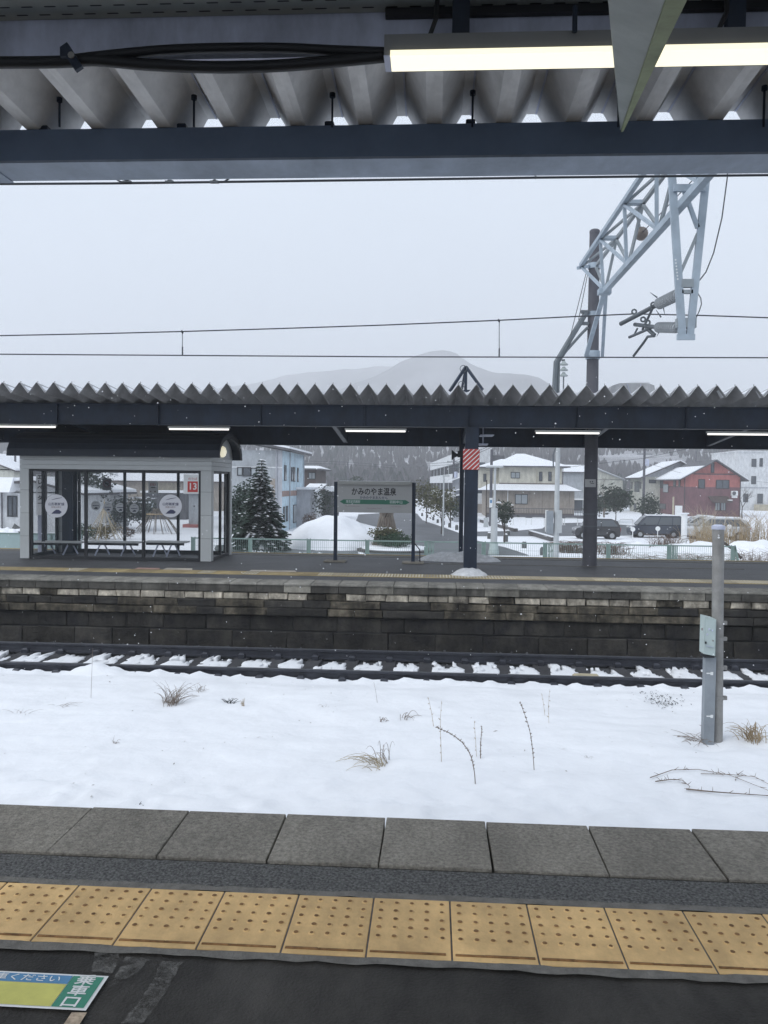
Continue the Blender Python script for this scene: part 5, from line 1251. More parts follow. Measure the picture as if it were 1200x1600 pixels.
# red house
Y0 = 116.0; hr = thing('red_house', 'two tone red and maroon gabled house with snow on one roof slope', 'house'); X2 = lambda x, y=760: at(x, y, Y0).x; Z2 = lambda y, x=1110: at(x, y, Y0).z
x0, x1 = X2(1069), X2(1157); ze = Z2(746); zp = Z2(720, 1116); zm = Z2(761); G = gz(Y0); y1 = Y0*(1069-675)/(1029-675)
walls(hr, x0, x1, Y0, y1, G, zm, 'h_maroon', 'lower_wall'); walls(hr, x0+.01, x1-.01, Y0+.01, y1, zm, ze, 'h_red', 'upper_wall')
gable_y(hr, x0, x1, Y0, y1, ze, zp, X2(1116), .8, .9, 0, 'roofd', 'h_red')
xp = X2(1116); s = (zp-ze)/(xp-x0)
MB().prism([(x0-.78, ze-s*.78+.165), (xp-1.6, zp-s*1.6+.165), (xp-1.75, zp-s*1.75+.28), (x0-.72, ze-s*.72+.29)], 'y', Y0-.8, y1+.85).build('roof_snow', M['snow'], hr)
MB().prism([(xp+2.2, zp-(zp-ze)/(x1-xp)*2.2+.165), (x1+.6, ze-(zp-ze)/(x1-xp)*.6+.165), (x1+.5, ze-(zp-ze)/(x1-xp)*.5+.25), (xp+2.4, zp-(zp-ze)/(x1-xp)*2.4+.25)], 'y', Y0-.8, Y0+4).build('roof_snow', M['snow'], hr)
MB().box(X2(1083), X2(1148), Y0-.09, Y0-.003, Z2(741.5), Z2(740)).build('gable_band', M['trim'], hr); win(hr, 1111.5, 724, 1115, 738, Y0, 'win', split=False)
win(hr, 1092, 749.5, 1100.5, 762.5, Y0, split=False); win(hr, 1119.5, 750.5, 1138.5, 763, Y0); 
for k in range(2): pass
side_win(hr, 1037, 757, 1044, 769, x0, -1, 'pane_pale'); side_win(hr, 1032, 751, 1036, 762, x0, -1); side_win(hr, 1053, 749, 1056, 760, x0, -1); side_win(hr, 1061, 749, 1063, 760, x0, -1); side_win(hr, 1029, 787, 1040, 795, x0, -1)
ac = MB().box(X2(1142), X2(1151.5), Y0-.45, Y0-.05, Z2(774), Z2(766.5)).build('air_conditioner', M['white'], hr); MB().lathe(((X2(1142)+X2(1151.5))/2-.1, Y0-.45, (Z2(774)+Z2(766.5))/2), [(.27,-.02),(.27,-.004)], 14, 'y').build('fan_grille', M['h_dark'], ac); MB().box(X2(1143), X2(1151), Y0-.4, Y0-.05, Z2(777.5), Z2(774.5)).build('bracket', M['white'], ac)
MB().prism([(Y0-1.8,Z2(783)),(Y0,Z2(775)),(Y0,Z2(777)),(Y0-1.8,Z2(785))], 'x', X2(1107), X2(1138)).build('porch_roof', M['h_brown'], hr); win(hr, 1118, 786, 1124, 797, Y0, 'pane_pale', 'trim'); win(hr, 1127, 786, 1133, 797, Y0, 'pane_pale', 'trim')
MB().box(X2(1132), X2(1137.5), Y0-1.9, Y0-1.2, Z2(781.5), Z2(780)).build('porch_lamp', M['white'], hr)
for x in (1069.5, 1156.5): MB().tube([(X2(x),Y0-.12,ze),(X2(x),Y0-.12,G)], .06, 6).build('downpipe', M['trim'], hr)
MB().box(x0-.025, x0-.003, Y0+.5, y1-.5, zm-.05, zm+.05).build('side_band', M['trim'], hr)
# pale grey house left of the red one
Y0 = 128.0; hg = thing('grey_gabled_house', 'pale grey gabled house with snowy slope just left of the red house', 'house'); X2 = lambda x, y=760: at(x, y, Y0).x; Z2 = lambda y, x=1010: at(x, y, Y0).z
x0, x1 = X2(1005), X2(1105); y1 = Y0*(1005-675)/(985-675); ze = Z2(745); zp = Z2(722, 1058)
walls(hg, x0, x1, Y0, y1, gz(Y0), ze, 'h_pale'); gable_y(hg, x0, x1, Y0, y1, ze, zp, X2(1060), .7, .8, .12, 'trim', 'h_lgrey')
win(hg, 1014.5, 750, 1024, 754.5, Y0, split=False); side_win(hg, 986, 754, 988, 763, x0, -1); side_win(hg, 992, 753, 999, 768, x0, -1); side_win(hg, 1000.5, 754, 1002, 763, x0, -1); side_win(hg, 991, 787, 994, 797, x0, -1)
# white flats at the right edge
Y0 = 150.0; hw = thing('white_flats', 'white three storey flats at the right edge behind the red house', 'building'); X2 = lambda x, y=760: at(x, y, Y0).x; Z2 = lambda y, x=1175: at(x, y, Y0).z
walls(hw, X2(1152), X2(1290), Y0, Y0+14, gz(Y0), Z2(706), 'h_white'); MB().box(X2(1151), X2(1291), Y0-.2, Y0+14.2, Z2(706)+.002, Z2(704)).build('parapet', M['h_white'], hw)
for a in ((1175,717.5,1181,729),(1187.5,716.5,1191,728.5),(1174.5,744.5,1180.5,756),(1184,772,1191,786),(1162,772,1168,784)): win(hw, *a, Y0)
MB().box(X2(1152)-.01, X2(1290), Y0-.04, Y0-.002, Z2(763), Z2(761)).build('band', M['h_lgrey'], hw)
MB().box(X2(1178), X2(1200), Y0-1.5, Y0-.3, gz(Y0), Z2(788)).build('garden_wall', M['h_cream'], hw)

# long white building in the middle distance (runs away from the viewer at a slight angle)
lb = thing('long_white_building', 'white three storey building with dark window bands behind the striped column', 'building')
Pl = at(673.2, 790, 190); Pr = at(722, 790, 117); d = (Pr-Pl); d.z = 0; L = d.length; d.normalize(); n_ = Vector((d.y, -d.x, 0)); n_ = n_ if n_.x < 0 else -n_
def slab(z0, z1, off, m, nm, parent=lb, a=0, b=None):
    b = L if b is None else b; p = Vector((Pl.x,Pl.y,0))+d*a+n_*off; q = Vector((Pl.x,Pl.y,0))+d*b+n_*off; w = -n_*3.2
    vs = [p, q, q+w, p+w]; return MB().add([(v.x,v.y,z0) for v in vs]+[(v.x,v.y,z1) for v in vs], [(0,3,2,1),(4,5,6,7),(0,1,5,4),(1,2,6,5),(2,3,7,6),(3,0,4,7)]).build(nm, M[m], parent)
zL = [at(673.2, y, 190).z for y in (726, 736, 748.5, 757.5)]; zR = at(716, 701, 118).z
zt3 = (zL[0]+zR)/2
H = [zt3, zt3-1.65, zt3-3.15, zt3-4.6, zt3-6.1, zt3-7.6]
slab(H[1], H[0], .3, 'h_white', 'parapet_band'); slab(H[2], H[1], 0, 'win', 'window_band'); slab(H[3], H[2], .3, 'h_white', 'floor_band'); slab(H[4], H[3], 0, 'win', 'window_band'); slab(H[5], H[4], .3, 'h_white', 'floor_band'); slab(gz(100), H[5], 0, 'h_tan', 'base_wall')
for k in range(1, 30):
    for (za_, zb3) in ((H[2], H[1]), (H[4], H[3])): slab(za_+.01, zb3-.01, .05, 'h_white' if k % 4 == 0 else 'frame_dark', 'mullion', lb, L*k/30-.1, L*k/30+.1)
# flat roofed building behind the tan house
Y0 = 140.; hb_ = thing('flat_roofed_block', 'grey flat roofed block showing above the tan house roof on the left', 'building'); X2 = lambda x: at(x, 720, Y0).x; Z2 = lambda y: at(760, y, Y0).z
walls(hb_, X2(749), X2(768), Y0, Y0+8, gz(Y0), Z2(699), 'h_white', 'stair_tower'); walls(hb_, X2(750), X2(789), Y0+1, Y0+14, gz(Y0), Z2(711), 'h_dark')
# small houses by the avenue
Y0 = 88.; hq = thing('small_grey_house', 'small grey house with stepped snowy roofs half hidden by the striped column', 'house'); X2 = lambda x: at(x, 760, Y0).x; Z2 = lambda y: at(710, y, Y0).z
walls(hq, X2(710), X2(735), Y0, Y0+8, gz(Y0), Z2(746), 'h_lgrey'); MB().prism([(X2(702),Z2(753)),(X2(722),Z2(745)),(X2(740),Z2(750)),(X2(740),Z2(748.5)),(X2(722),Z2(743.5)),(X2(702),Z2(751.5))], 'y', Y0-.7, Y0+8.5).build('roof', M['snow'], hq)
MB().prism([(X2(707),Z2(768)),(X2(722),Z2(764)),(X2(722),Z2(762.5)),(X2(707),Z2(766.5))], 'y', Y0-1.2, Y0).build('lower_roof', M['snow'], hq); MB().prism([(X2(705),Z2(777)),(X2(722),Z2(772)),(X2(722),Z2(770.5)),(X2(705),Z2(775.5))], 'y', Y0-1.6, Y0).build('porch_roof', M['snow'], hq); win(hq, 713, 776, 718, 798, Y0, 'win')

# pale blue house on the left
hbz = thing('blue_house', 'pale blue two storey house with grey front and brown band, beside the spruce', 'house')
Y0 = 66.0; X2 = lambda x, y=760: at(x, y, Y0).x; Z2 = lambda y, x=440: at(x, y, Y0).z; G = gz(Y0)
xs_ = X2(441); x0 = X2(352); y1 = Y0*(441-675)/(474-675); ze = Z2(704)
walls(hbz, x0, xs_-.02, Y0, y1, G, ze, 'h_grey', 'front_wall')
zb1 = Z2(776); zb2_ = Z2(767)
walls(hbz, xs_-.018, xs_+.05, Y0+.0, y1, zb2_, ze, 'h_blue', 'side_wall'); walls(hbz, xs_-.018, xs_+.06, Y0, y1, zb1, zb2_-.002, 'h_brownband', 'brown_band'); walls(hbz, xs_-.018, xs_+.05, Y0, y1, G, zb1-.002, 'h_blue', 'side_wall')
MB().box(X2(430), xs_, Y0-.04, Y0-.002, G, ze).build('corner_panel', M['h_lgrey'], hbz); MB().box(x0, xs_, Y0-.05, Y0-.002, Z2(731.5), Z2(729.5)).build('front_band', M['h_white'], hbz)
MB().box(X2(419), X2(430), Y0-.06, Y0-.002, G, Z2(748)).build('front_panel', M['h_tan'], hbz)
# shallow roof sloping down to the right
t = MB(); ov = .7
for (a, b, z, mm, nm) in ((0, .2, 0, 'roofd', 'roof'), (.203, .36, 0, 'snow', 'roof_snow')):
    MB().add([(x0-.5,Y0-ov,ze+1.0+a),(xs_+ov,Y0-ov,ze+a-.05),(xs_+ov,y1+ov,ze+a-.05),(x0-.5,y1+ov,ze+1.0+a),(x0-.5,Y0-ov,ze+1.0+b),(xs_+ov,Y0-ov,ze+b-.05),(xs_+ov,y1+ov,ze+b-.05),(x0-.5,y1+ov,ze+1.0+b)], [(0,3,2,1),(4,5,6,7),(0,1,5,4),(1,2,6,5),(2,3,7,6),(3,0,4,7)]).build(nm, M[mm], hbz)
for a in ((444,728,446.5,750),(455,731,456.8,751),(458.3,731,460.3,751.5),(464.3,732,465.8,752)): side_win(hbz, *a, xs_+.05, 1)
for a in ((442.5,793,444.5,812),(447,792,449,813),(458,790,462,815)): side_win(hbz, *a, xs_+.05, 1, 'pane_pale' if a[0] > 450 else 'win')
for a in ((372,731,378,742),(380.5,731,391,743),(393,732,400,743)): win(hbz, *a, Y0, 'pane_pale' if a[0] != 380.5 else 'win', split=False)
for x in (431, 452, 474): 
    p = atx(x, 760, xs_+.06) if x > 441 else Vector((X2(431), Y0-.1, 0)); MB().tube([(p.x+.06,p.y,ze),(p.x+.06,p.y,G)], .05, 6).build('downpipe', M['h_lgrey'], hbz)
p = atx(466, 780, xs_+.06); MB().prism([(p.y-1.2,p.z+.9),(p.y+2.2,p.z+.9),(p.y+2.2,p.z+1.1),(p.y-1.2,p.z+1.1)], 'x', xs_+.061, xs_+1.6).build('porch_roof', M['snow'], hbz); MB().box(xs_+.061, xs_+1.3, p.y-.9, p.y+1.9, G, p.z+.89).build('porch', M['h_lgrey'], hbz)
# brown house and white garage behind
Y0 = 88.; hd = thing('dark_house', 'dark brown upper storey with snowy roof between the blue house and the garage', 'house'); X2 = lambda x: at(x, 740, Y0).x; Z2 = lambda y: at(485, y, Y0).z
walls(hd, X2(460), X2(494), Y0, Y0+8, gz(Y0), Z2(734), 'h_brown'); hip(hd, X2(460), X2(496), Y0, Y0+8, Z2(734), X2(466), X2(490), Y0+3, Y0+5, Z2(728.5), .5); win(hd, 483, 739, 492, 748, Y0, 'pane_pale')
Y0 = 78.; hgz = thing('white_garage', 'small white garage with snow covered roof right of the blue house', 'garage'); X2 = lambda x: at(x, 780, Y0).x; Z2 = lambda y: at(490, y, Y0).z
y1 = Y0+6; walls(hgz, X2(470), X2(495), Y0, y1, gz(Y0), Z2(771), 'h_white')
MB().add([(X2(469),Y0-.4,Z2(771)),(X2(497),Y0-.4,Z2(771)),(X2(497.5),y1,Z2(757)),(X2(469),y1,Z2(757)),(X2(469),Y0-.4,Z2(769)),(X2(497),Y0-.4,Z2(769)),(X2(497.5),y1,Z2(755.5)),(X2(469),y1,Z2(755.5))], [(0,3,2,1),(4,5,6,7),(0,1,5,4),(1,2,6,5),(2,3,7,6),(3,0,4,7)]).build('roof', M['snow'], hgz)
for k in range(6): MB().box(X2(474), X2(491), Y0-.05, Y0-.003, gz(Y0)+.1+k*.42, gz(Y0)+.48+k*.42).build('shutter_slat', M['h_lgrey'], hgz)
MB().box(X2(500), X2(513), Y0+4, Y0+9, gz(Y0), Z2(768)).build('annex', M['h_dark'], hgz); MB().prism([(X2(499),Z2(768)),(X2(515),Z2(768)),(X2(513),Z2(760)),(X2(501),Z2(759.5))], 'y', Y0+3.7, Y0+9).build('annex_roof', M['snow'], hgz)
# left edge houses
Y0 = 58.; hl = thing('white_gabled_house', 'white single storey house with snowy gable at the left edge', 'house'); X2 = lambda x: at(x, 780, Y0).x; Z2 = lambda y: at(20, y, Y0).z
walls(hl, X2(-70), X2(128), Y0, Y0+9, gz(Y0), Z2(768), 'h_white'); gable_y(hl, X2(-70), X2(128), Y0, Y0+9, Z2(770), Z2(752), X2(54), .5, .8, .22, 'trim', 'h_white')
win(hl, 13, 776, 26, 806, Y0, 'win'); win(hl, 84, 778, 98, 800, Y0, 'pane_pale'); MB().tube([(X2(4),Y0-.1,Z2(770)),(X2(4),Y0-.1,gz(Y0))], .05, 6).build('downpipe', M['h_dark'], hl)
frustum(X2(-70), X2(32), Y0-1.6, Y0-.9, Z2(769), X2(-70), X2(30), Y0-.8, Y0+2, Z2(746)).build('lean_to_snow', M['snow'], hl)
Y0 = 92.; hm = thing('grey_two_storey_house', 'grey two storey house with snowy eaves rising behind the left edge house', 'house'); X2 = lambda x: at(x, 740, Y0).x; Z2 = lambda y: at(20, y, Y0).z
walls(hm, X2(-80), X2(22), Y0, Y0+9, gz(Y0), Z2(733), 'h_pale'); gable_y(hm, X2(-80), X2(22), Y0, Y0+9, Z2(735), Z2(712), X2(-40), .5, .6, .25, 'trim', 'h_pale')
walls(hm, X2(21), X2(34), Y0+2, Y0+6, gz(Y0), Z2(722), 'h_dark', 'stair_block'); MB().box(X2(20), X2(35), Y0+1.9, Y0+6.2, Z2(722), Z2(719)).build('snow_cap', M['snow'], hm); MB().box(X2(19), X2(36), Y0+1.6, Y0+1.99, Z2(729.5), Z2(727)).build('snow_ledge', M['snow'], hm)
win(hm, 74, 740, 92, 752, Y0, 'pane_pale') if False else None
Y0 = 110.; hn = thing('brown_shed_house', 'long low brown building with snow line roof seen through the shelter', 'building'); X2 = lambda x: at(x, 740, Y0).x; Z2 = lambda y: at(250, y, Y0).z
walls(hn, X2(140), X2(352), Y0, Y0+9, gz(Y0), Z2(752), 'h_tan'); gable_x(hn, X2(140), X2(352), Y0, Y0+9, Z2(752), Z2(741), .6, .5, .12, 'h_brown'); 
for k in range(30): xx = X2(222+k*2); MB().box(xx-.04, xx+.04, Y0-.06, Y0-.003, Z2(790), Z2(752)).build('slat', M['h_cream'], hn)
Y0 = 84.; ho = thing('low_roof_building', 'low dark building with a thin snowy roof edge behind the number board', 'building'); X2 = lambda x: at(x, 770, Y0).x; Z2 = lambda y: at(250, y, Y0).z
walls(ho, X2(226), X2(290), Y0, Y0+6, gz(Y0), Z2(770), 'h_dark'); MB().box(X2(222), X2(294), Y0-.5, Y0+6.4, Z2(770)+.002, Z2(767)).build('roof_snow', M['snow'], ho); win(ho, 231, 782, 240, 796, Y0, 'pane_pale')
Y0 = 70.; hk = thing('grey_kiosk', 'grey box kiosk with a red base seen behind the number board', 'kiosk'); X2 = lambda x: at(x, 790, Y0).x; Z2 = lambda y: at(305, y, Y0).z
walls(hk, X2(295), X2(318), Y0, Y0+1.2, gz(Y0)+.282, Z2(772), 'h_grey'); MB().box(X2(288), X2(320), Y0-.25, Y0+1.4, Z2(772)+.002, Z2(760)).build('canopy', M['h_lgrey'], hk); MB().box(X2(287), X2(311), Y0-.3, Y0+1.3, gz(Y0)-.1, gz(Y0)+.28).build('base', M['h_red'], hk); MB().box(X2(302.5), X2(304.5), Y0-.02, Y0-.003, Z2(792), Z2(790)).build('lock', M['black'], hk)

# ================================================================ TREES AND PLANTS
def leaves(mb, c, r, n, rr, size, lump=.35, seed=0, lo=-1):
    c = Vector(c)
    for _ in range(n):
        while True:
            p = Vector((rr.uniform(-1,1), rr.uniform(-1,1), rr.uniform(lo,1)))
            L = p.length
            if L < 1 and L > .35: break
        k = 1+lump*noise.noise(p*2.3+Vector((seed,0,0)))
        q = c+Vector((p.x*r[0], p.y*r[1], p.z*r[2]))*k
        s = size*rr.uniform(.5,1.4); a = Vector((rr.uniform(-1,1),rr.uniform(-1,1),rr.uniform(-.6,.6))).normalized(); b = a.cross(Vector((rr.uniform(-1,1),rr.uniform(-1,1),rr.uniform(-1,1)))).normalized()
        mb.add([q-a*s*.5, q+b*s*.3, q+a*s*.6, q-b*s*.3], [(0,1,2,3)])
def bush(name, label, px, py, rx, ry, rz, n, size, m, seed, trunk=0, group=None, cat='bush', snow=0, Y=None, cz=None):
    b = atg(px, py) if Y is None else Vector((at(px, py, Y).x, Y, gz(Y))); rr = random.Random(seed)
    t = thing(name, label, cat, (b.x, b.y, b.z), group); mb = MB(); cz = trunk+rz*.8 if cz is None else cz
    for k in range(4): leaves(mb, (rr.uniform(-.35,.35)*rx, rr.uniform(-.35,.35)*ry, cz+rr.uniform(-.25,.25)*rz), (rx*.75,ry*.75,rz*.75), n//4, rr, size, .5, seed+k)
    mb.build('foliage', M[m], t, fix=False)
    if trunk:
        mt = MB()
        mt.tube([(0,0,-.2),(0.03,0,trunk*.6),(.0,.02,trunk+rz*.5)], max(.05,trunk*.05), 6, True, .03)
        for k in range(4): a = rr.uniform(0,6.3); mt.tube([(0,0,trunk*rr.uniform(.5,1)),(math.cos(a)*rx*.5,math.sin(a)*ry*.5,cz+rr.uniform(-.2,.3)*rz)], .03, 4, True, .012)
        mt.build('trunk', M['bark'], t)
    if snow:
        ms = MB()
        for k in range(snow):
            a = rr.uniform(0,6.3); q = rr.uniform(.1,.95); leaves(ms, (math.cos(a)*rx*q, math.sin(a)*ry*q, cz+rz*math.sqrt(1-q*q)*.85), (.16*rx+.05,.16*ry+.05,.05), 10, rr, size*.9, .2)
        ms.build('snow_clumps', M['snow'], t, fix=False)
    return t
def spruce(name, label, px, py, Y, h, r, seed, layers=28, snow=.4, side=1):
    b = at(px, py, Y); b.z = gz(Y); rr = random.Random(seed); t = thing(name, label, 'tree', (b.x, Y, b.z)); mb = MB(); ms = MB()
    MB().tube([(0,0,-.2),(0,0,h*.95)], .13, 8, True, .015).build('trunk', M['bark'], t)
    for i in range(layers):
        f = i/layers; z = h*(.10+.88*f); R = r*(1-f)**.85*rr.uniform(.85,1.12)+.06; nb = max(6, int(20*(1-f)+5))
        for k in range(nb):
            a = 2*PI*k/nb+rr.uniform(-.3,.3)+i; L = R*rr.uniform(.75,1.12); dz = -L*rr.uniform(.12,.34)
            tip = Vector((math.cos(a)*L, math.sin(a)*L, z+dz)); base = Vector((0,0,z)); side_v = Vector((-math.sin(a), math.cos(a), 0)); n = max(4, int(L*16))
            for j in range(n):
                u = (j+.5)/n; p = base.lerp(tip, u); p.z += .12*L*math.sin(u*PI); w = .34*L*(1-u*.8)*rr.uniform(.5,1.2)+.05
                for sg in (-1,1):
                    q = p+side_v*sg*w*1.2+Vector((math.cos(a),math.sin(a),0))*w*.7+Vector((0,0,-w*rr.uniform(.25,.7))); d = Vector((math.cos(a),math.sin(a),0))*.085*(1+L*.3)
                    mb.add([p-d, p+d, q+d*.2, q-d*.5], [(0,1,2,3)])
                if rr.random() < snow*(.35+.65*u)*(1 if math.cos(a)*side > -.3 else .35):
                    w2 = w*.75; d2 = Vector((math.cos(a),math.sin(a),0))*.11; zz = Vector((0,0,.05))
                    ms.add([p-side_v*w2-d2*.6+zz*.2, p-d2+zz, p+side_v*w2-d2*.6+zz*.2, p+side_v*w2*.7+d2+zz*.1, p+d2*1.3+zz*.6, p-side_v*w2*.7+d2+zz*.1], [(0,1,4,5),(1,2,3,4)])
    mb.build('foliage', M['needle'], t, fix=False); ms.build('snow_clumps', M['snow'], t, fix=False); return t
spruce('spruce_tree', 'dark spruce with snow on its boughs beside the blue house', 408, 840, 40, 4.75, 1.35, 4)
bush('cypress_tree', 'bushy grey green conifer without snow partly behind the shelter corner', 383, 842, 1.15, 1.1, 1.9, 5200, .16, 'needle', 62, .3, cat='tree', Y=43)
def bare_tree(name, label, px, py, Y, h, seed, m='bark', spread=.6, cat='tree', depth=4):
    b = at(px, py, Y); rr = random.Random(seed); t = thing(name, label, cat, (b.x, Y, gz(Y))); mt = MB(); mc = MB()
    def grow(p, d, L, r, k, mb):
        q = p+d*L; mid = p.lerp(q,.5)+Vector((rr.uniform(-1,1),rr.uniform(-1,1),0))*L*.06; mb.tube([p,mid,q], r, 5 if k > 2 else 3, True, r*.6)
        if k:
            for _ in range(rr.choice((2,3,3))): 
                e = (d+Vector((rr.uniform(-1,1),rr.uniform(-1,1),rr.uniform(-.2,.6)))*spread).normalized(); grow(q if rr.random() < .7 else mid, e, L*rr.uniform(.6,.8), r*.58, k-1, mc)
    grow(Vector((0,0,-.1)), Vector((0,0,1)), h*.36, h*.022, depth, mt); mt.build('trunk', M[m], t, fix=False); mc.build('crown', M[m], t, fix=False); return t
bare_tree('bare_tree', 'pale bare tree in front of the cream house right of the pole', 945, 795, 95, 5.6, 31, 'reed', .45); bare_tree('bare_tree', 'bare twiggy tree in front of the white flats', 1160, 795, 110, 4.4, 32, 'bark', .8)
bush('round_tree', 'dark evergreen tree left of the pale grey gabled house', 962, 805, 2.2, 1.8, 1.7, 1500, .34, 'leaf_dark', 41, 1.3, cat='tree', Y=92); bush('round_bush', 'dark round bush at the corner of the pale grey gabled house', 1014, 800, 1.6, 1.4, 1.7, 900, .3, 'leaf_dark', 42, .4, Y=98)
bush('shrub', 'dark shrub row with snowy tops behind the tall pole', 936, 800, 1.7, 1.5, 1.3, 800, .3, 'leaf_dark', 43, .8, snow=8, Y=96)
bush('small_tree', 'small dark leafed street tree in front of the tan house', 788, 838, .95, .9, .95, 700, .17, 'leaf_dark', 44, 1.1, cat='tree', snow=4, Y=52)
bush('avenue_tree', 'olive leafed avenue tree nearer the lamp pole', 690, 812, 1.5, 1.5, 1.25, 1000, .22, 'leaf_olive', 45, 1.5, cat='tree', Y=66)
bush('avenue_tree', 'farther olive leafed avenue tree beside the name board', 666, 800, 1.8, 1.8, 1.8, 1000, .26, 'leaf_olive', 46, 1.4, cat='tree', Y=84)
bush('avenue_tree', 'dark green tree between the olive avenue tree and small grey house', 704, 806, 1.1, 1.1, 1.1, 700, .2, 'leaf_dark', 47, .9, cat='tree', Y=76)
bush('evergreen_tree', 'tall dark evergreen far left behind the shelter glass', 137, 815, 2.2, 1.8, 3.0, 2400, .24, 'leaf_dark', 48, .9, cat='tree', snow=26, Y=62)
bush('evergreen_tree', 'dark clipped evergreen mass in the middle behind the shelter glass', 178, 812, 2.2, 1.5, 1.5, 1800, .2, 'leaf_dark', 49, .5, cat='tree', snow=18, Y=64)
bush('evergreen_tree', 'dark evergreen right of the middle behind the shelter glass', 222, 812, 1.9, 1.4, 1.35, 1500, .2, 'leaf_dark', 50, .5, cat='tree', snow=12, Y=65)
bush('gold_bush', 'golden brown bush wrapped under the pale cone of poles', 160, 850, 1.35, 1.0, .62, 1500, .11, 'leaf_gold', 51, snow=8, Y=49, cz=.45); bush('green_bush', 'green leafy bush left of the golden bush behind the glass', 128, 850, .8, .8, .75, 800, .11, 'hedge', 52, snow=3, Y=48, cz=.5)
bush('brown_bush', 'brown bush with snow clumps right of the pole cone', 200, 845, .55, .5, .4, 500, .1, 'brush', 53, snow=9, Y=50, cz=.4)
bush('round_hedge', 'clipped dark green hedge under the reed bundle in the round planter', 610, 858, 1.15, .8, .45, 2600, .09, 'hedge', 54, Y=41, cz=.55); bush('olive_hedge', 'olive green bush in front of the reed bundle', 604, 850, .98, .7, .3, 1100, .1, 'leaf_olive', 55, snow=9, Y=41.8, cz=.95)
bush('low_shrub', 'low green shrub with snow clumps behind the fence left of the name board', 505, 858, .5, .4, .3, 500, .08, 'hedge', 56, snow=8, Y=31, cz=.25); bush('low_shrub', 'low dark shrub behind the green fence right of the spruce', 478, 857, .45, .4, .25, 400, .08, 'leaf_dark', 57, snow=4, Y=32, cz=.25)
bush('low_shrub', 'long low dark shrub under the spruce behind the fence', 410, 854, 1.3, .4, .22, 700, .08, 'leaf_dark', 58, snow=14, Y=33, cz=.2)
bush('far_pine', 'small pine top showing above the name board', 556, 765, 1.2, 1.2, 1.7, 500, .3, 'leaf_dark', 59, 2.2, cat='tree', Y=118)
bush('garage_shrub', 'dark snowy tree leaning right of the white garage', 508, 805, 1.3, 1.2, 1.7, 800, .2, 'leaf_dark', 60, .8, cat='tree', snow=10, Y=74)
bush('reed_screen', 'brown brush screen at the foot of the white garage', 484, 808, .7, .5, .6, 500, .14, 'brush', 61, Y=70, cz=.9)
# bundled poles around wrapped plants
def bundle(label, px, Y, h, r, n, m, seed, rt=.05, top_px=None, thick=.02, flare=0):
    b = at(px, 800, Y); rr = random.Random(seed); t = thing('pole_bundle', label, 'pole bundle', (b.x, Y, gz(Y)))
    for k in range(n):
        a = 2*PI*k/n+rr.uniform(-.2,.2); q = rr.uniform(.75,1.05); e = h*rr.uniform(.88,1.06)
        c = MB().tube([(math.cos(a)*r*q, math.sin(a)*r*q, 0), (math.cos(a)*rt*2, math.sin(a)*rt*(1.2 if flare else 2), e*(.78 if flare else .82)), ((flare*q*math.cos(a+.9) if flare else -math.cos(a+.5)*rt), (flare*q*math.sin(a+.9) if flare else -math.sin(a+.5)*rt), e*(1.1 if flare else 1))], thick, 4).build('pole', M[m], t)
    MB().lathe((0,0,h*(.78 if flare else .8)), [(rt*(1.35 if flare else 2.6),-.03),(rt*(1.35 if flare else 2.6),.03)], 10).build('rope_tie', M['bark' if flare else 'straw'], t)
    if flare: MB().lathe((0,0,0), [(r*.8,.1),(rt*1.05,h*.77),(rt*1.0,h*.80),(flare*.6,h*1.0)], 14).build('reed_core', M['brush'], t)
    return t
bundle('pale poles tied into a cone over the golden bush behind the glass', 163, 48.8, 2.35, 1.15, 14, 'straw_pale', 71, .03)
bundle('brown reed poles spread like a skirt behind the right shelter pane', 245, 59, 1.8, 1.75, 30, 'reed', 72, .3)
bundle('thick bundle of brown reeds tied at the waist in the round planter', 604, 42.3, 2.3, .85, 76, 'reed', 73, .17, thick=.019, flare=.42)
pl = thing('round_planter', 'round snow covered planter with a dark rim around the hedge', 'planter'); c = at(617, 858, 41.5); MB().lathe((c.x,41.5,gz(41.5)), [(1.95,-.05),(1.95,.14),(1.8,.16)], 40).build('rim', M['kerb'], pl); MB().lathe((c.x,41.5,gz(41.5)), [(1.78,.1),(1.6,.24),(.6,.3),(.02,.32)], 40).build('snow_fill', M['snow'], pl, smooth=True)
# snow mound
b = at(512, 845, 42); heap('snow_mound', 'big smooth white mound of shovelled snow behind the fence', (b.x, 44, gz(44)), 2.85, 3.2, 1.72, M['snow'], 5, 40, .16)
for (px_, Y, rx, ry, h, sd, lab) in ((545, 32, .5, .4, .18, 11, 'small flat snow heap left of the round planter'), (30, 36, 1.6, .9, .55, 12, 'snow heap behind the teal panel at the left edge'), (12, 44, 1.2, .8, .8, 13, 'rounded snow heap by the white house at the left edge'), (300, 38, 2.0, 1., .4, 14, 'flat snow heap behind the right shelter pane'), (1095, 45, 3, 2.5, .55, 15, 'lumpy snow bank in front of the parked cars'), (1180, 38, 2.5, 2.5, .9, 16, 'snow bank with dry brush at the right edge'), (985, 48, 2.5, 2., .45, 17, 'snow bank right of the concrete pole')):
    b = at(px_, 800, Y); heap('snow_bank', lab, (b.x, Y, gz(Y)), rx, ry, h, M['snow'], sd, 26)
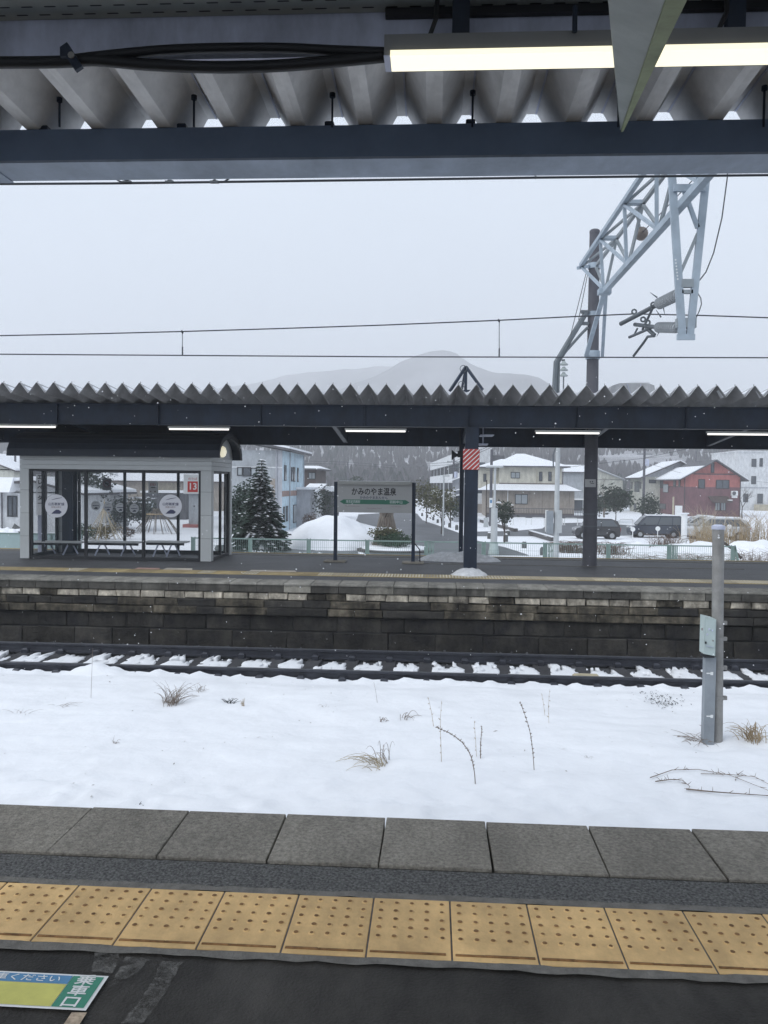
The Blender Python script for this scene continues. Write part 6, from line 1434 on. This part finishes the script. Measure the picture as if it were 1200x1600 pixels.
# dry grass and brush at the right
def brush(label, px_, Y, n, h, spread, m, seed, dz=0, r=.012, name='dry_brush', curl=.5):
    b = at(px_, 800, Y); rr = random.Random(seed); mb = MB()
    for i in range(n):
        x0, y0 = rr.gauss(0,spread*.5), rr.gauss(0,spread*.35); a = rr.uniform(0,6.3); L = h*rr.uniform(.35,1.1); l = rr.uniform(.1,.6)*L*curl*2; dx, dy = math.cos(a)*l, math.sin(a)*l*.6
        mb.tube([(b.x+x0,Y+y0,gz(Y)+dz),(b.x+x0+dx*.35,Y+y0+dy*.35,gz(Y)+dz+L*.6),(b.x+x0+dx,Y+y0+dy,gz(Y)+dz+L*(1-curl*.3))], r, 3, False, r*.35)
    return tag(mb.build(name, M[m], fix=False), label, 'dry grass')
brush('tall pampas grass in front of the silver cars', 1105, 50, 260, 1.7, 1.6, 'straw', 81); brush('tawny pampas grass rising by the red house corner', 1103, 56, 120, 2.9, .7, 'straw_pale', 82); brush('tall tawny pampas grass right of the silver cars', 1172, 50, 300, 2.5, 1.5, 'straw', 83)
brush('brown dead brush in front of the dark van', 1040, 46, 160, 1.3, .7, 'brush', 84, r=.014, curl=.9); brush('tangled bare brush along the fence right of the pole', 1035, 30.5, 330, .95, 1.5, 'weed', 85, r=.008, curl=1.0, name='tangled_brush'); brush('dark tangled brush behind the last fence bays', 1090, 31, 300, 1.05, 1.0, 'weed', 86, r=.008, curl=1.1, name='tangled_brush')
brush('bare brush tangle on the snow bank at the right edge', 1178, 33, 260, 1.1, 1.2, 'weed', 87, r=.009, curl=1., name='tangled_brush'); brush('brown heap of cut branches left of the concrete pole', 895, 43, 220, .9, .9, 'brush', 88, r=.018, curl=1.2, name='branch_heap'); brush('cut branches with snow right of the concrete pole', 955, 42, 150, .95, .9, 'brush', 89, r=.016, curl=1.2, name='branch_heap')
brush('thin bare stems between the pole and the dark van', 965, 32, 120, .8, 1.2, 'weed', 90, r=.007, curl=.7)
a, b = at(1128, 846, 29), at(1158, 872, 28); o = tag(MB().tube([a, a.lerp(b,.5)+Vector((0,0,.05)), b], .05, 6).build('fallen_log', M['bark']), 'dark leaning log at the right edge beyond the fence end', 'log')

# ================================================================ STREET FURNITURE
def hoop(x0, x1, yb, yt, lab, Y=84.):
    a, b = at(x0, yb, Y), at(x1, yb, Y); zt = gz(Y)+.75; z0 = gz(Y)
    o = thing('guard_hoop', lab, 'barrier', ((a.x+b.x)/2, Y, z0), 'white guard hoops along the car park'); w = (b.x-a.x)/2
    MB().tube([(-w,0,0),(-w,0,.5),(-w*.93,0,.66),(-w*.82,0,.72),(w*.82,0,.72),(w*.93,0,.66),(w,0,.5),(w,0,0)], .045, 8).build('tube', M['white'], o)
    for s in (-w, w): MB().cyl((s,0,0),(s,0,.06), .09, n=8).build('base', M['white'], o)
for i, (a, b) in enumerate(((802,822),(830.5,850.5),(862,879),(882,902.5),(968,989))): hoop(a, b, 812, 806, ('first', 'second', 'third', 'fourth', 'fifth')[i]+' white guard hoop from the left, on the snow before the houses')
def pole(name, lab, x, yb, yt, r, m, Y=None, cat='pole', taper=.8):
    b = atg(x, yb) if Y is None else Vector((at(x,yb,Y).x, Y, gz(Y))); zt = at(x, yt, b.y).z; o = thing(name, lab, cat, (b.x, b.y, b.z)); MB().tube([(0,0,-.2),(0,0,zt-b.z)], r, 12, True, r*taper).build('shaft', M[m], o); return o, b, zt-b.z
o, b, h = pole('pale_pole', 'tall pale grey pole with a control box behind the green fence', 868.5, 869, 696, .125, 'pole_pale', 35, taper=.75)
s = 35/F_PX; MB().bevbox(-.42, -.15, -.15, .12, (869-823)*s, (869-788)*s, .01).build('control_box', M['trunk_grey'], o); MB().bevbox(-.0, .2, -.18, .1, (869-822)*s, (869-787)*s, .01).build('control_box', M['pole_pale'], o); MB().tube([(-.1,0,h-.1),(-.2,0,h-.4),(-.18,0,h-.9)], .03, 5).build('cable_loop', M['fitting'], o)
o, b, h = pole('white_marker_post', 'short white square post left of the pale pole', 853.5, 831, 797, .12, 'white', taper=1)
o, b, h = pole('street_lamp', 'pale street lamp with thick stepped foot and twin flat arms', 771.5, 857, 730, .07, 'pole_pale', 40, 'street lamp', .8)
s = 40/F_PX; MB().tube([(0,0,0),(0,0,72*s),(0,0,73*s)], .17, 14, True, .15).build('lower_tube', M['pole_pale'], o); MB().cyl((0,0,0),(0,0,20*s), .27, .2, 14).build('foot', M['box_green'], o); MB().bevbox(-.45, .4, -.12, .12, h-.02, h+.06, .02).build('lamp_head', M['pole_pale'], o); MB().bevbox(-.42, .36, -.1, .1, h+.062, h+.1, .01).build('snow_cap', M['snow'], o)
o, b, h = pole('grey_utility_pole', 'grey utility pole with a small blue and white plate beside the street lamp', 766.5, 812, 702, .16, 'pole_conc', 80); s = 80/F_PX; MB().box(-.16, .16, -.19, -.165, (812-783)*s, (812-768)*s).build('plate', M['white'], o); MB().box(-.10, .10, -.195, -.191, (812-776)*s, (812-771)*s).build('plate_print', M['blue_strip'], o)
o, b, h = pole('thin_lamp_pole', 'thin pale lamp pole on the snow left of the striped column', 692.5, 814, 744, .07, 'pole_pale', 62, 'street lamp'); MB().bevbox(-.1, .45, -.09, .09, h-.03, h+.08, .02).build('lamp_head', M['pole_pale'], o)
o, b, h = pole('thin_brown_pole', 'thin dark pole with pale stone foot in front of the tan house', 759.5, 808, 750, .06, 'bark', 78); MB().box(-.22, .22, -.2, .2, 0, .9).build('stone_foot', M['pole_pale'], o)
def upole(lab, x, yb, yt, Y, r=.17, arms=True):
    o, b, h = pole('utility_pole', lab, x, yb, yt, r, 'pole_conc', Y)
    if arms:
        for k, dz in ((0, .5), (1, 1.2)): MB().bar((-.9, -.15, h-dz), (.9, -.15, h-dz), .09).build('crossarm', M['fitting'], o)
        for x2 in (-.8, -.3, .3, .8): MB().lathe((x2,-.15,h-.45), [(.05,0),(.07,.06),(.04,.14)], 8).build('insulator', M['porc'], o)
        MB().lathe((.3,-.1,h-2.6), [(.22,0),(.24,.1),(.24,.7),(.2,.8)], 10).build('transformer', M['panel_grey'], o)
    return o, b, h
u1 = upole('utility pole in front of the pale grey gabled house', 1005, 800, 694, 100); u2 = upole('thin far utility pole above the name board', 543, 770, 722, 150, .15, False); u3 = upole('utility pole with arms before the long white building', 708, 795, 716, 110); u4 = upole('thin far pole rising behind the red house', 1086, 770, 705, 170, .15, False)
u5 = upole('grey pole behind the left edge house', 24, 770, 690, 96, .15, False); u6 = upole('far pole right of the thin pole above the name board', 588, 770, 738, 160, .12, False)
def line(lab, pts, r=.02): tag(MB().tube(pts, r, 4).build('power_line', M['wire']), lab, 'wire', 'power lines over the town')
for dy in (0, 3.5): line('sagging power line over the roofs left of the striped column' if not dy else 'lower power line over the roofs left of the striped column', [at(-100, 712+dy, 130), at(300, 716+dy, 135), at(543, 722+dy, 150), at(620, 728+dy, 150), at(708, 722+dy, 110), at(780, 690+dy, 80)], .03)
line('power line crossing before the wooded hill right of the pale pole', [at(760, 735, 105), at(880, 731, 110), at(1005, 716, 100), at(1080, 700, 90)], .025); line('slanting power line from the utility pole past the red house', [at(1005, 722, 100), at(1060, 738, 120), at(1250, 760, 150)], .02); line('power line above the red house roof', [at(1005, 716, 100), at(1086, 708, 170), at(1250, 700, 150)], .025)
for i, (x, y) in enumerate(((988.5,836),(1027.5,835),(1139,832))):
    Y = 60.; b = at(x, y, Y); z = at(x, y-9, Y).z; o = thing('parking_disc', 'white disc sign on a stick by '+('the front wheel of the dark van','the rear wheel of the dark van','the front silver car')[i], 'marker', (b.x, Y, gz(Y))); MB().cyl((0,0,0),(0,0,z-gz(Y)), .03, n=6).build('stick', M['white'], o); MB().lathe((0,-.03,z-gz(Y)), [(.17,-.015),(.17,.015)], 18, 'y').build('disc', M['white'], o)
o, b, h = pole('white_sign_post', 'white square post standing before the silver cars', 1068.5, 842, 803, .16, 'white', 46, taper=1); MB().box(-.2,.2,-.2,.2,h,h+.06).build('snow_cap', M['snow'], o)
bb_ = thing('white_board', 'white board leaning before the side of the red house', 'board'); a, b = at(1055, 790, 90), at(1066, 801, 90); MB().box(a.x, b.x, 90, 90.06, gz(90), a.z).build('panel', M['white'], bb_); MB().box(at(1052.5,775,90).x-.08, at(1052.5,775,90).x+.08, 90, 90.1, gz(90), at(1052,776,90).z).build('post', M['h_cream'], bb_)
for i, (x, Y, w, h_, lab) in enumerate(((66, 40, .35, .45, 'grey stone block in the snow left of the shelter'), (30, 45, .9, .5, 'dark round stone with snow cap by the white house'), (342, 36, .5, .6, 'small grey box behind the shelter end panes'))):
    b = at(x, 800, Y); o = thing('garden_stone', lab, 'stone', (b.x, Y, gz(Y))); MB().rock((0,0,h_*.5), w, random.Random(i), .8).build('stone', M['stone_dark'], o); MB().lathe((0,0,h_*.5+w*.4), [(w*.6,0),(w*.4,.1),(.02,.14)], 10).build('snow_cap', M['snow'], o)

# ================================================================ CARS
PROF = {   # side outline of body and of the glazed cabin (length and height 0..1), front at 0
 'van': ([(0,.16),(.0,.42),(.03,.50),(.17,.55),(.99,.55),(1,.45),(1,.16)], [(.14,.55),(.27,.93),(.34,.985),(.94,.985),(.985,.90),(.99,.55)]),
 'sedan': ([(0,.18),(.0,.46),(.05,.56),(.26,.64),(.98,.66),(1,.5),(1,.18)], [(.22,.63),(.40,.93),(.50,.99),(.72,.98),(.86,.88),(.97,.66)]),
 'hatch': ([(0,.17),(.0,.46),(.05,.54),(.20,.60),(.99,.60),(1,.45),(1,.17)], [(.16,.59),(.31,.93),(.40,.985),(.80,.98),(.93,.88),(.985,.60)])}
def car(lab, kind, xf, xr, yb, paint, H, snow=True, Y=66., name='parked_car'):
    a, b = at(xf, yb, Y), at(xr, yb, Y); L = abs(b.x-a.x); sg = 1 if xr > xf else -1; Wd = 1.48 if kind == 'van' else 1.65
    o = thing(name, lab, 'car', (a.x, Y, gz(Y)+.02), 'cars parked in front of the houses')
    body, cab = PROF[kind]; sc = lambda pr: [(sg*u*L, v*H) for u, v in pr]
    def loft(pr, w0, w1, z0, z1):
        m = MB(); P = sc(pr); n = len(P); wf = lambda z: w0+(w1-w0)*min(1,max(0,(z-z0)/(z1-z0)))
        vs = [(x, -wf(z)/2, z) for x, z in P]+[(x, wf(z)/2, z) for x, z in P]
        return m.add(vs, [tuple(range(n))[::-1], tuple(range(n,2*n))]+[(i,(i+1)%n,n+(i+1)%n,n+i) for i in range(n)])
    bo = loft(body, Wd, Wd*.97, .2*H, .6*H).build('body', M['car_'+paint], o); md = bo.modifiers.new('bevel', 'BEVEL'); md.width = .05; md.segments = 2
    cb = loft(cab, Wd*.96, Wd*.80, .55*H, H).build('cabin', M['car_'+paint], o); md = cb.modifiers.new('bevel', 'BEVEL'); md.width = .05; md.segments = 2
    # side windows, slightly proud of the cabin side
    c0 = [(u, v) for u, v in cab]; zl, zh = .60, .92
    def cabx(v, front):
        pts = cab[:3] if front else cab[3:]
        for i in range(len(pts)-1):
            (u0, v0), (u1, v1) = pts[i], pts[i+1]
            if min(v0,v1) <= v <= max(v0,v1) and v0 != v1: return u0+(u1-u0)*(v-v0)/(v1-v0)
        return pts[-1][0] if front else pts[0][0]
    zl = cab[0][1]+.03; f0, f1, r0, r1 = cabx(zl,True)+.03, cabx(zh,True)+.035, cabx(zl,False)-.035, cabx(zh,False)-.04
    wy = lambda v: (Wd*.96+(Wd*.80-Wd*.96)*((v-.55)/.45))/2+.006
    cuts = [0, .42, .78, 1] if kind != 'hatch' else [0, .5, 1]
    for i in range(len(cuts)-1):
        t0, t1 = cuts[i]+(.012 if i else 0), cuts[i+1]-.012
        q = [(f0+(r0-f0)*t0, zl), (f0+(r0-f0)*t1, zl), (f1+(r1-f1)*t1, zh), (f1+(r1-f1)*t0, zh)]
        for s in (-1,): MB().add([(sg*u*L, s*wy(v), v*H) for u, v in q]+[(sg*u*L, s*(wy(v)-.02), v*H) for u, v in q], [(0,1,2,3),(7,6,5,4),(0,4,5,1),(1,5,6,2),(2,6,7,3),(3,7,4,0)]).build('side_window', M['car_glass'], o)
    (u0,v0),(u1,v1) = cab[0], cab[1]; e = .012
    MB().add([(sg*(u0-e)*L,-Wd*.42,(v0+.03)*H),(sg*(u0-e)*L,Wd*.42,(v0+.03)*H),(sg*(u1-e)*L,Wd*.37,(v1-.01)*H),(sg*(u1-e)*L,-Wd*.37,(v1-.01)*H)], [(0,1,2,3)]).build('windscreen', M['car_glass'], o)
    (u0,v0),(u1,v1) = cab[-1], cab[-2]
    MB().add([(sg*(u0+e)*L,-Wd*.42,(v0+.03)*H),(sg*(u0+e)*L,Wd*.42,(v0+.03)*H),(sg*(u1+e)*L,Wd*.37,(v1-.01)*H),(sg*(u1+e)*L,-Wd*.37,(v1-.01)*H)], [(0,1,2,3)]).build('rear_window', M['car_glass'], o)
    R = .30 if kind != 'van' else .28
    for u in (.18, .81):
        for s in (-1, 1):
            w = MB().lathe((sg*u*L, s*(Wd/2-.08), R-.02), [(R*.6,-.09),(R*.97,-.085),(R,-.05),(R,.05),(R*.97,.085),(R*.6,.09)], 20, 'y').build('wheel', M['tyre'], o); MB().lathe((sg*u*L, s*(Wd/2-.08)+s*.08, R-.02), [(R*.6,-.015),(R*.58,.015),(R*.15,.02)], 14, 'y').build('rim', M['rim'], w)
            MB().lathe((sg*u*L, s*(Wd/2-.055), R-.02), [(R*1.16,-.06),(R*1.16,.066)], 20, 'y').build('wheel_arch', M['tyre'], o)
    for s in (-1, 1):
        MB().bevbox(min(0,sg*.12*L)+sg*.002*L, max(0,sg*.12*L), s*Wd*.36-.18, s*Wd*.36+.18, .42*H, .49*H, .02).build('headlight', M['lamp_clear'], o); x = sg*L; MB().box(min(x-sg*.06,x+sg*.012), max(x-sg*.06,x+sg*.012), s*Wd*.42-.09, s*Wd*.42+.09, .38*H, .56*H).build('tail_light', M['lamp_red'], o)
        MB().bevbox(min(sg*.24*L,sg*.27*L), max(sg*.24*L,sg*.27*L), s*(Wd/2+.08)-.07, s*(Wd/2+.08)+.07, .58*H, .65*H, .02).build('mirror', M['car_'+paint], o)
    for u in (.31, .56, .80): MB().box(sg*u*L-.008, sg*u*L+.008, -Wd/2-.004, -Wd/2+.02, .2*H, .54*H).build('door_seam', M['tyre'], o)
    for u in (.50, .74): MB().box(sg*u*L-.07, sg*u*L+.07, -Wd/2-.025, -Wd/2, .47*H, .495*H).build('door_handle', M['rim'], o)
    MB().box(min(sg*.02*L,sg*.98*L), max(sg*.02*L,sg*.98*L), -Wd/2+.05, Wd/2-.05, .12*H, .17*H).build('underbody', M['tyre'], o)
    if snow:
        p = cab[2], cab[3]; MB().prism([(sg*(p[0][0]-.02)*L,p[0][1]*H+.004),(sg*(p[1][0]+.02)*L,p[1][1]*H+.004),(sg*(p[1][0])*L,p[1][1]*H+.05),(sg*(p[0][0]+.02)*L,p[0][1]*H+.06)], 'y', -Wd*.38, Wd*.38).build('roof_snow', M['snow'], o)
    return o
car('dark blue boxy small van with frost on its roof', 'van', 982, 1064, 834, 'navy', 1.76)
car('silver car behind, its windscreen over the white post', 'sedan', 1050, 1134, 832, 'silver', 1.72, Y=68.)
car('pale frosted car in front, above the grey post', 'hatch', 1071, 1167, 834, 'silver', 1.72, Y=64.)
car('dark hatchback with snowy roof right beside the concrete pole', 'hatch', 896, 966, 835, 'black', 1.55, Y=62.)

# ================================================================ HILLS, MOUNTAIN, HAZE, FALLING SNOW
def hillz(x, y):
    t = max(0, (y-210)/420.); t2 = min(t, 1); s = t2*t2*(3-2*t2)
    return gz(y)-.2 + s*(46+8*noise.noise(Vector((x*.006, 1.3, 0)))) + s*7*noise.noise(Vector((x*.02, y*.02, 5))) + s*4*noise.noise(Vector((x*.06, y*.06, 2))) - max(0, t-1)**1.0*60
vs = []; fs = []; NX, NY = 110, 44
for j in range(NY+1):
    for i in range(NX+1):
        x, y = -700+1400*i/NX, 205+620*j/NY; vs.append((x, y, hillz(x, y)))
for j in range(NY):
    for i in range(NX): fs.append((j*(NX+1)+i,j*(NX+1)+i+1,(j+1)*(NX+1)+i+1,(j+1)*(NX+1)+i))
tag(MB().add(vs, fs).build('wooded_hill', M['hill'], smooth=True, fix=False), 'snowy wooded hillside behind the town', kind='structure')
def wood(nm, m, n, seed, hmin, hmax, wf, thr, lab):
    rr = random.Random(seed); mb = MB()
    for _ in range(n*3):
        y = 212+430*rr.random()**.9; x = rr.uniform(-.55, .55)*y*1.05
        if noise.noise(Vector((x*.018, y*.018, 9))) < thr: continue
        z = hillz(x, y); h = rr.uniform(hmin, hmax); w = h*wf*rr.uniform(.7,1.3); a = rr.uniform(0, 3.1)
        for k in range(3):
            dx, dy = math.cos(a+k*1.05)*w, math.sin(a+k*1.05)*w
            mb.add([(x-dx*.3,y-dy*.3,z),(x+dx*.3,y+dy*.3,z),(x+dx,y+dy,z+h*.45),(x+dx*.25,y+dy*.25,z+h),(x-dx*.2,y-dy*.2,z+h*.93),(x-dx,y-dy,z+h*.4)], [(0,1,2,5),(5,2,3,4)])
        n -= 1
        if n <= 0: break
    tag(mb.build(nm, M[m], fix=False), lab, 'woodland', kind='stuff')
wood('bare_wood', 'wood_far', 9500, 3, 3, 6, .22, -.34, 'bare grey winter wood on the hillside'); wood('conifer_wood', 'wood_conif', 900, 4, 4, 7, .24, .12, 'dark conifers scattered over the hillside')
def mountain(nm, lab, sil, Y, depth, seed):
    P = [at(x, y, Y) for x, y in sil]; vs = []; fs = []; N = 160; K = 14
    x0, x1 = P[0].x, P[-1].x
    def ht(x):
        for i in range(len(P)-1):
            if P[i].x <= x <= P[i+1].x: t = (x-P[i].x)/(P[i+1].x-P[i].x); t = t*t*(3-2*t)*.5+t*.5; return P[i].z+(P[i+1].z-P[i].z)*t
        return P[-1].z
    for j in range(K*2+1):
        v = (j-K)/K
        for i in range(N+1):
            x = x0+(x1-x0)*i/N; y = Y+v*depth; s = (1-abs(v))**1.15; n_ = noise.noise(Vector((x*.012, y*.012, seed)))*.16*(1-s)*s*4+noise.noise(Vector((x*.05, y*.05, seed)))*.015
            vs.append((x, y, -3+(ht(x)+3)*max(0,s+n_*s*.5)))
    for j in range(K*2):
        for i in range(N): fs.append((j*(N+1)+i,j*(N+1)+i+1,(j+1)*(N+1)+i+1,(j+1)*(N+1)+i))
    tag(MB().add(vs, fs).build(nm, M['mountain'], smooth=True, fix=False), lab, kind='structure')
mountain('mountain', 'steep mountain fading into the snowy haze above the canopy', [(-200,660),(380,640),(520,612),(575,592),(600,581),(630,563),(655,554),(672,549),(690,547.5),(702,549),(716,553),(731,566),(752,576),(775,583),(820,585),(842,590),(862,602),(885,618),(920,632),(1100,648),(1500,660)], 1150, 420, 2)
mountain('mountain_ridge', 'fainter long ridge left of the mountain, deep in the haze', [(-300,640),(200,622),(300,612),(380,602),(420,594),(455,585),(490,581),(540,577),(600,572),(680,575),(800,600),(1000,625),(1500,640)], 1750, 300, 4)
hz_ = MB().box(-1600, 1600, -50, 2150, -3.6, 330).build('haze', None if False else [], fix=True); tag(hz_, 'pale snowy haze over the whole scene', kind='stuff')
hm_ = bpy.data.materials.new('haze'); hm_.use_nodes = True; ht_ = hm_.node_tree; ht_.nodes.clear(); ho_ = ht_.nodes.new('ShaderNodeOutputMaterial'); pv = ht_.nodes.new('ShaderNodeVolumePrincipled')
pv.inputs['Color'].default_value = (.97,.98,1,1); pv.inputs['Density'].default_value = .00095; ht_.links.new(pv.outputs[0], ho_.inputs['Volume'])
hz_.data.materials.append(hm_)
rr = random.Random(77); mb = MB()
for k in range(520):
    Y = rr.uniform(5, 15.5)+rr.random()**2*6; x = rr.uniform(-20, 1220); y = rr.uniform(560, 1080); p = at(x, y, Y)
    if p.z < -1.1 or (p.z < 0.03 and p.y > YE-.2): continue
    mb.rock(p, rr.uniform(.003,.008)*(.6+Y/20), rr, 1.0)
tag(mb.build('falling_snow', M['flake'], fix=False), 'scattered snowflakes drifting in the air', kind='stuff')
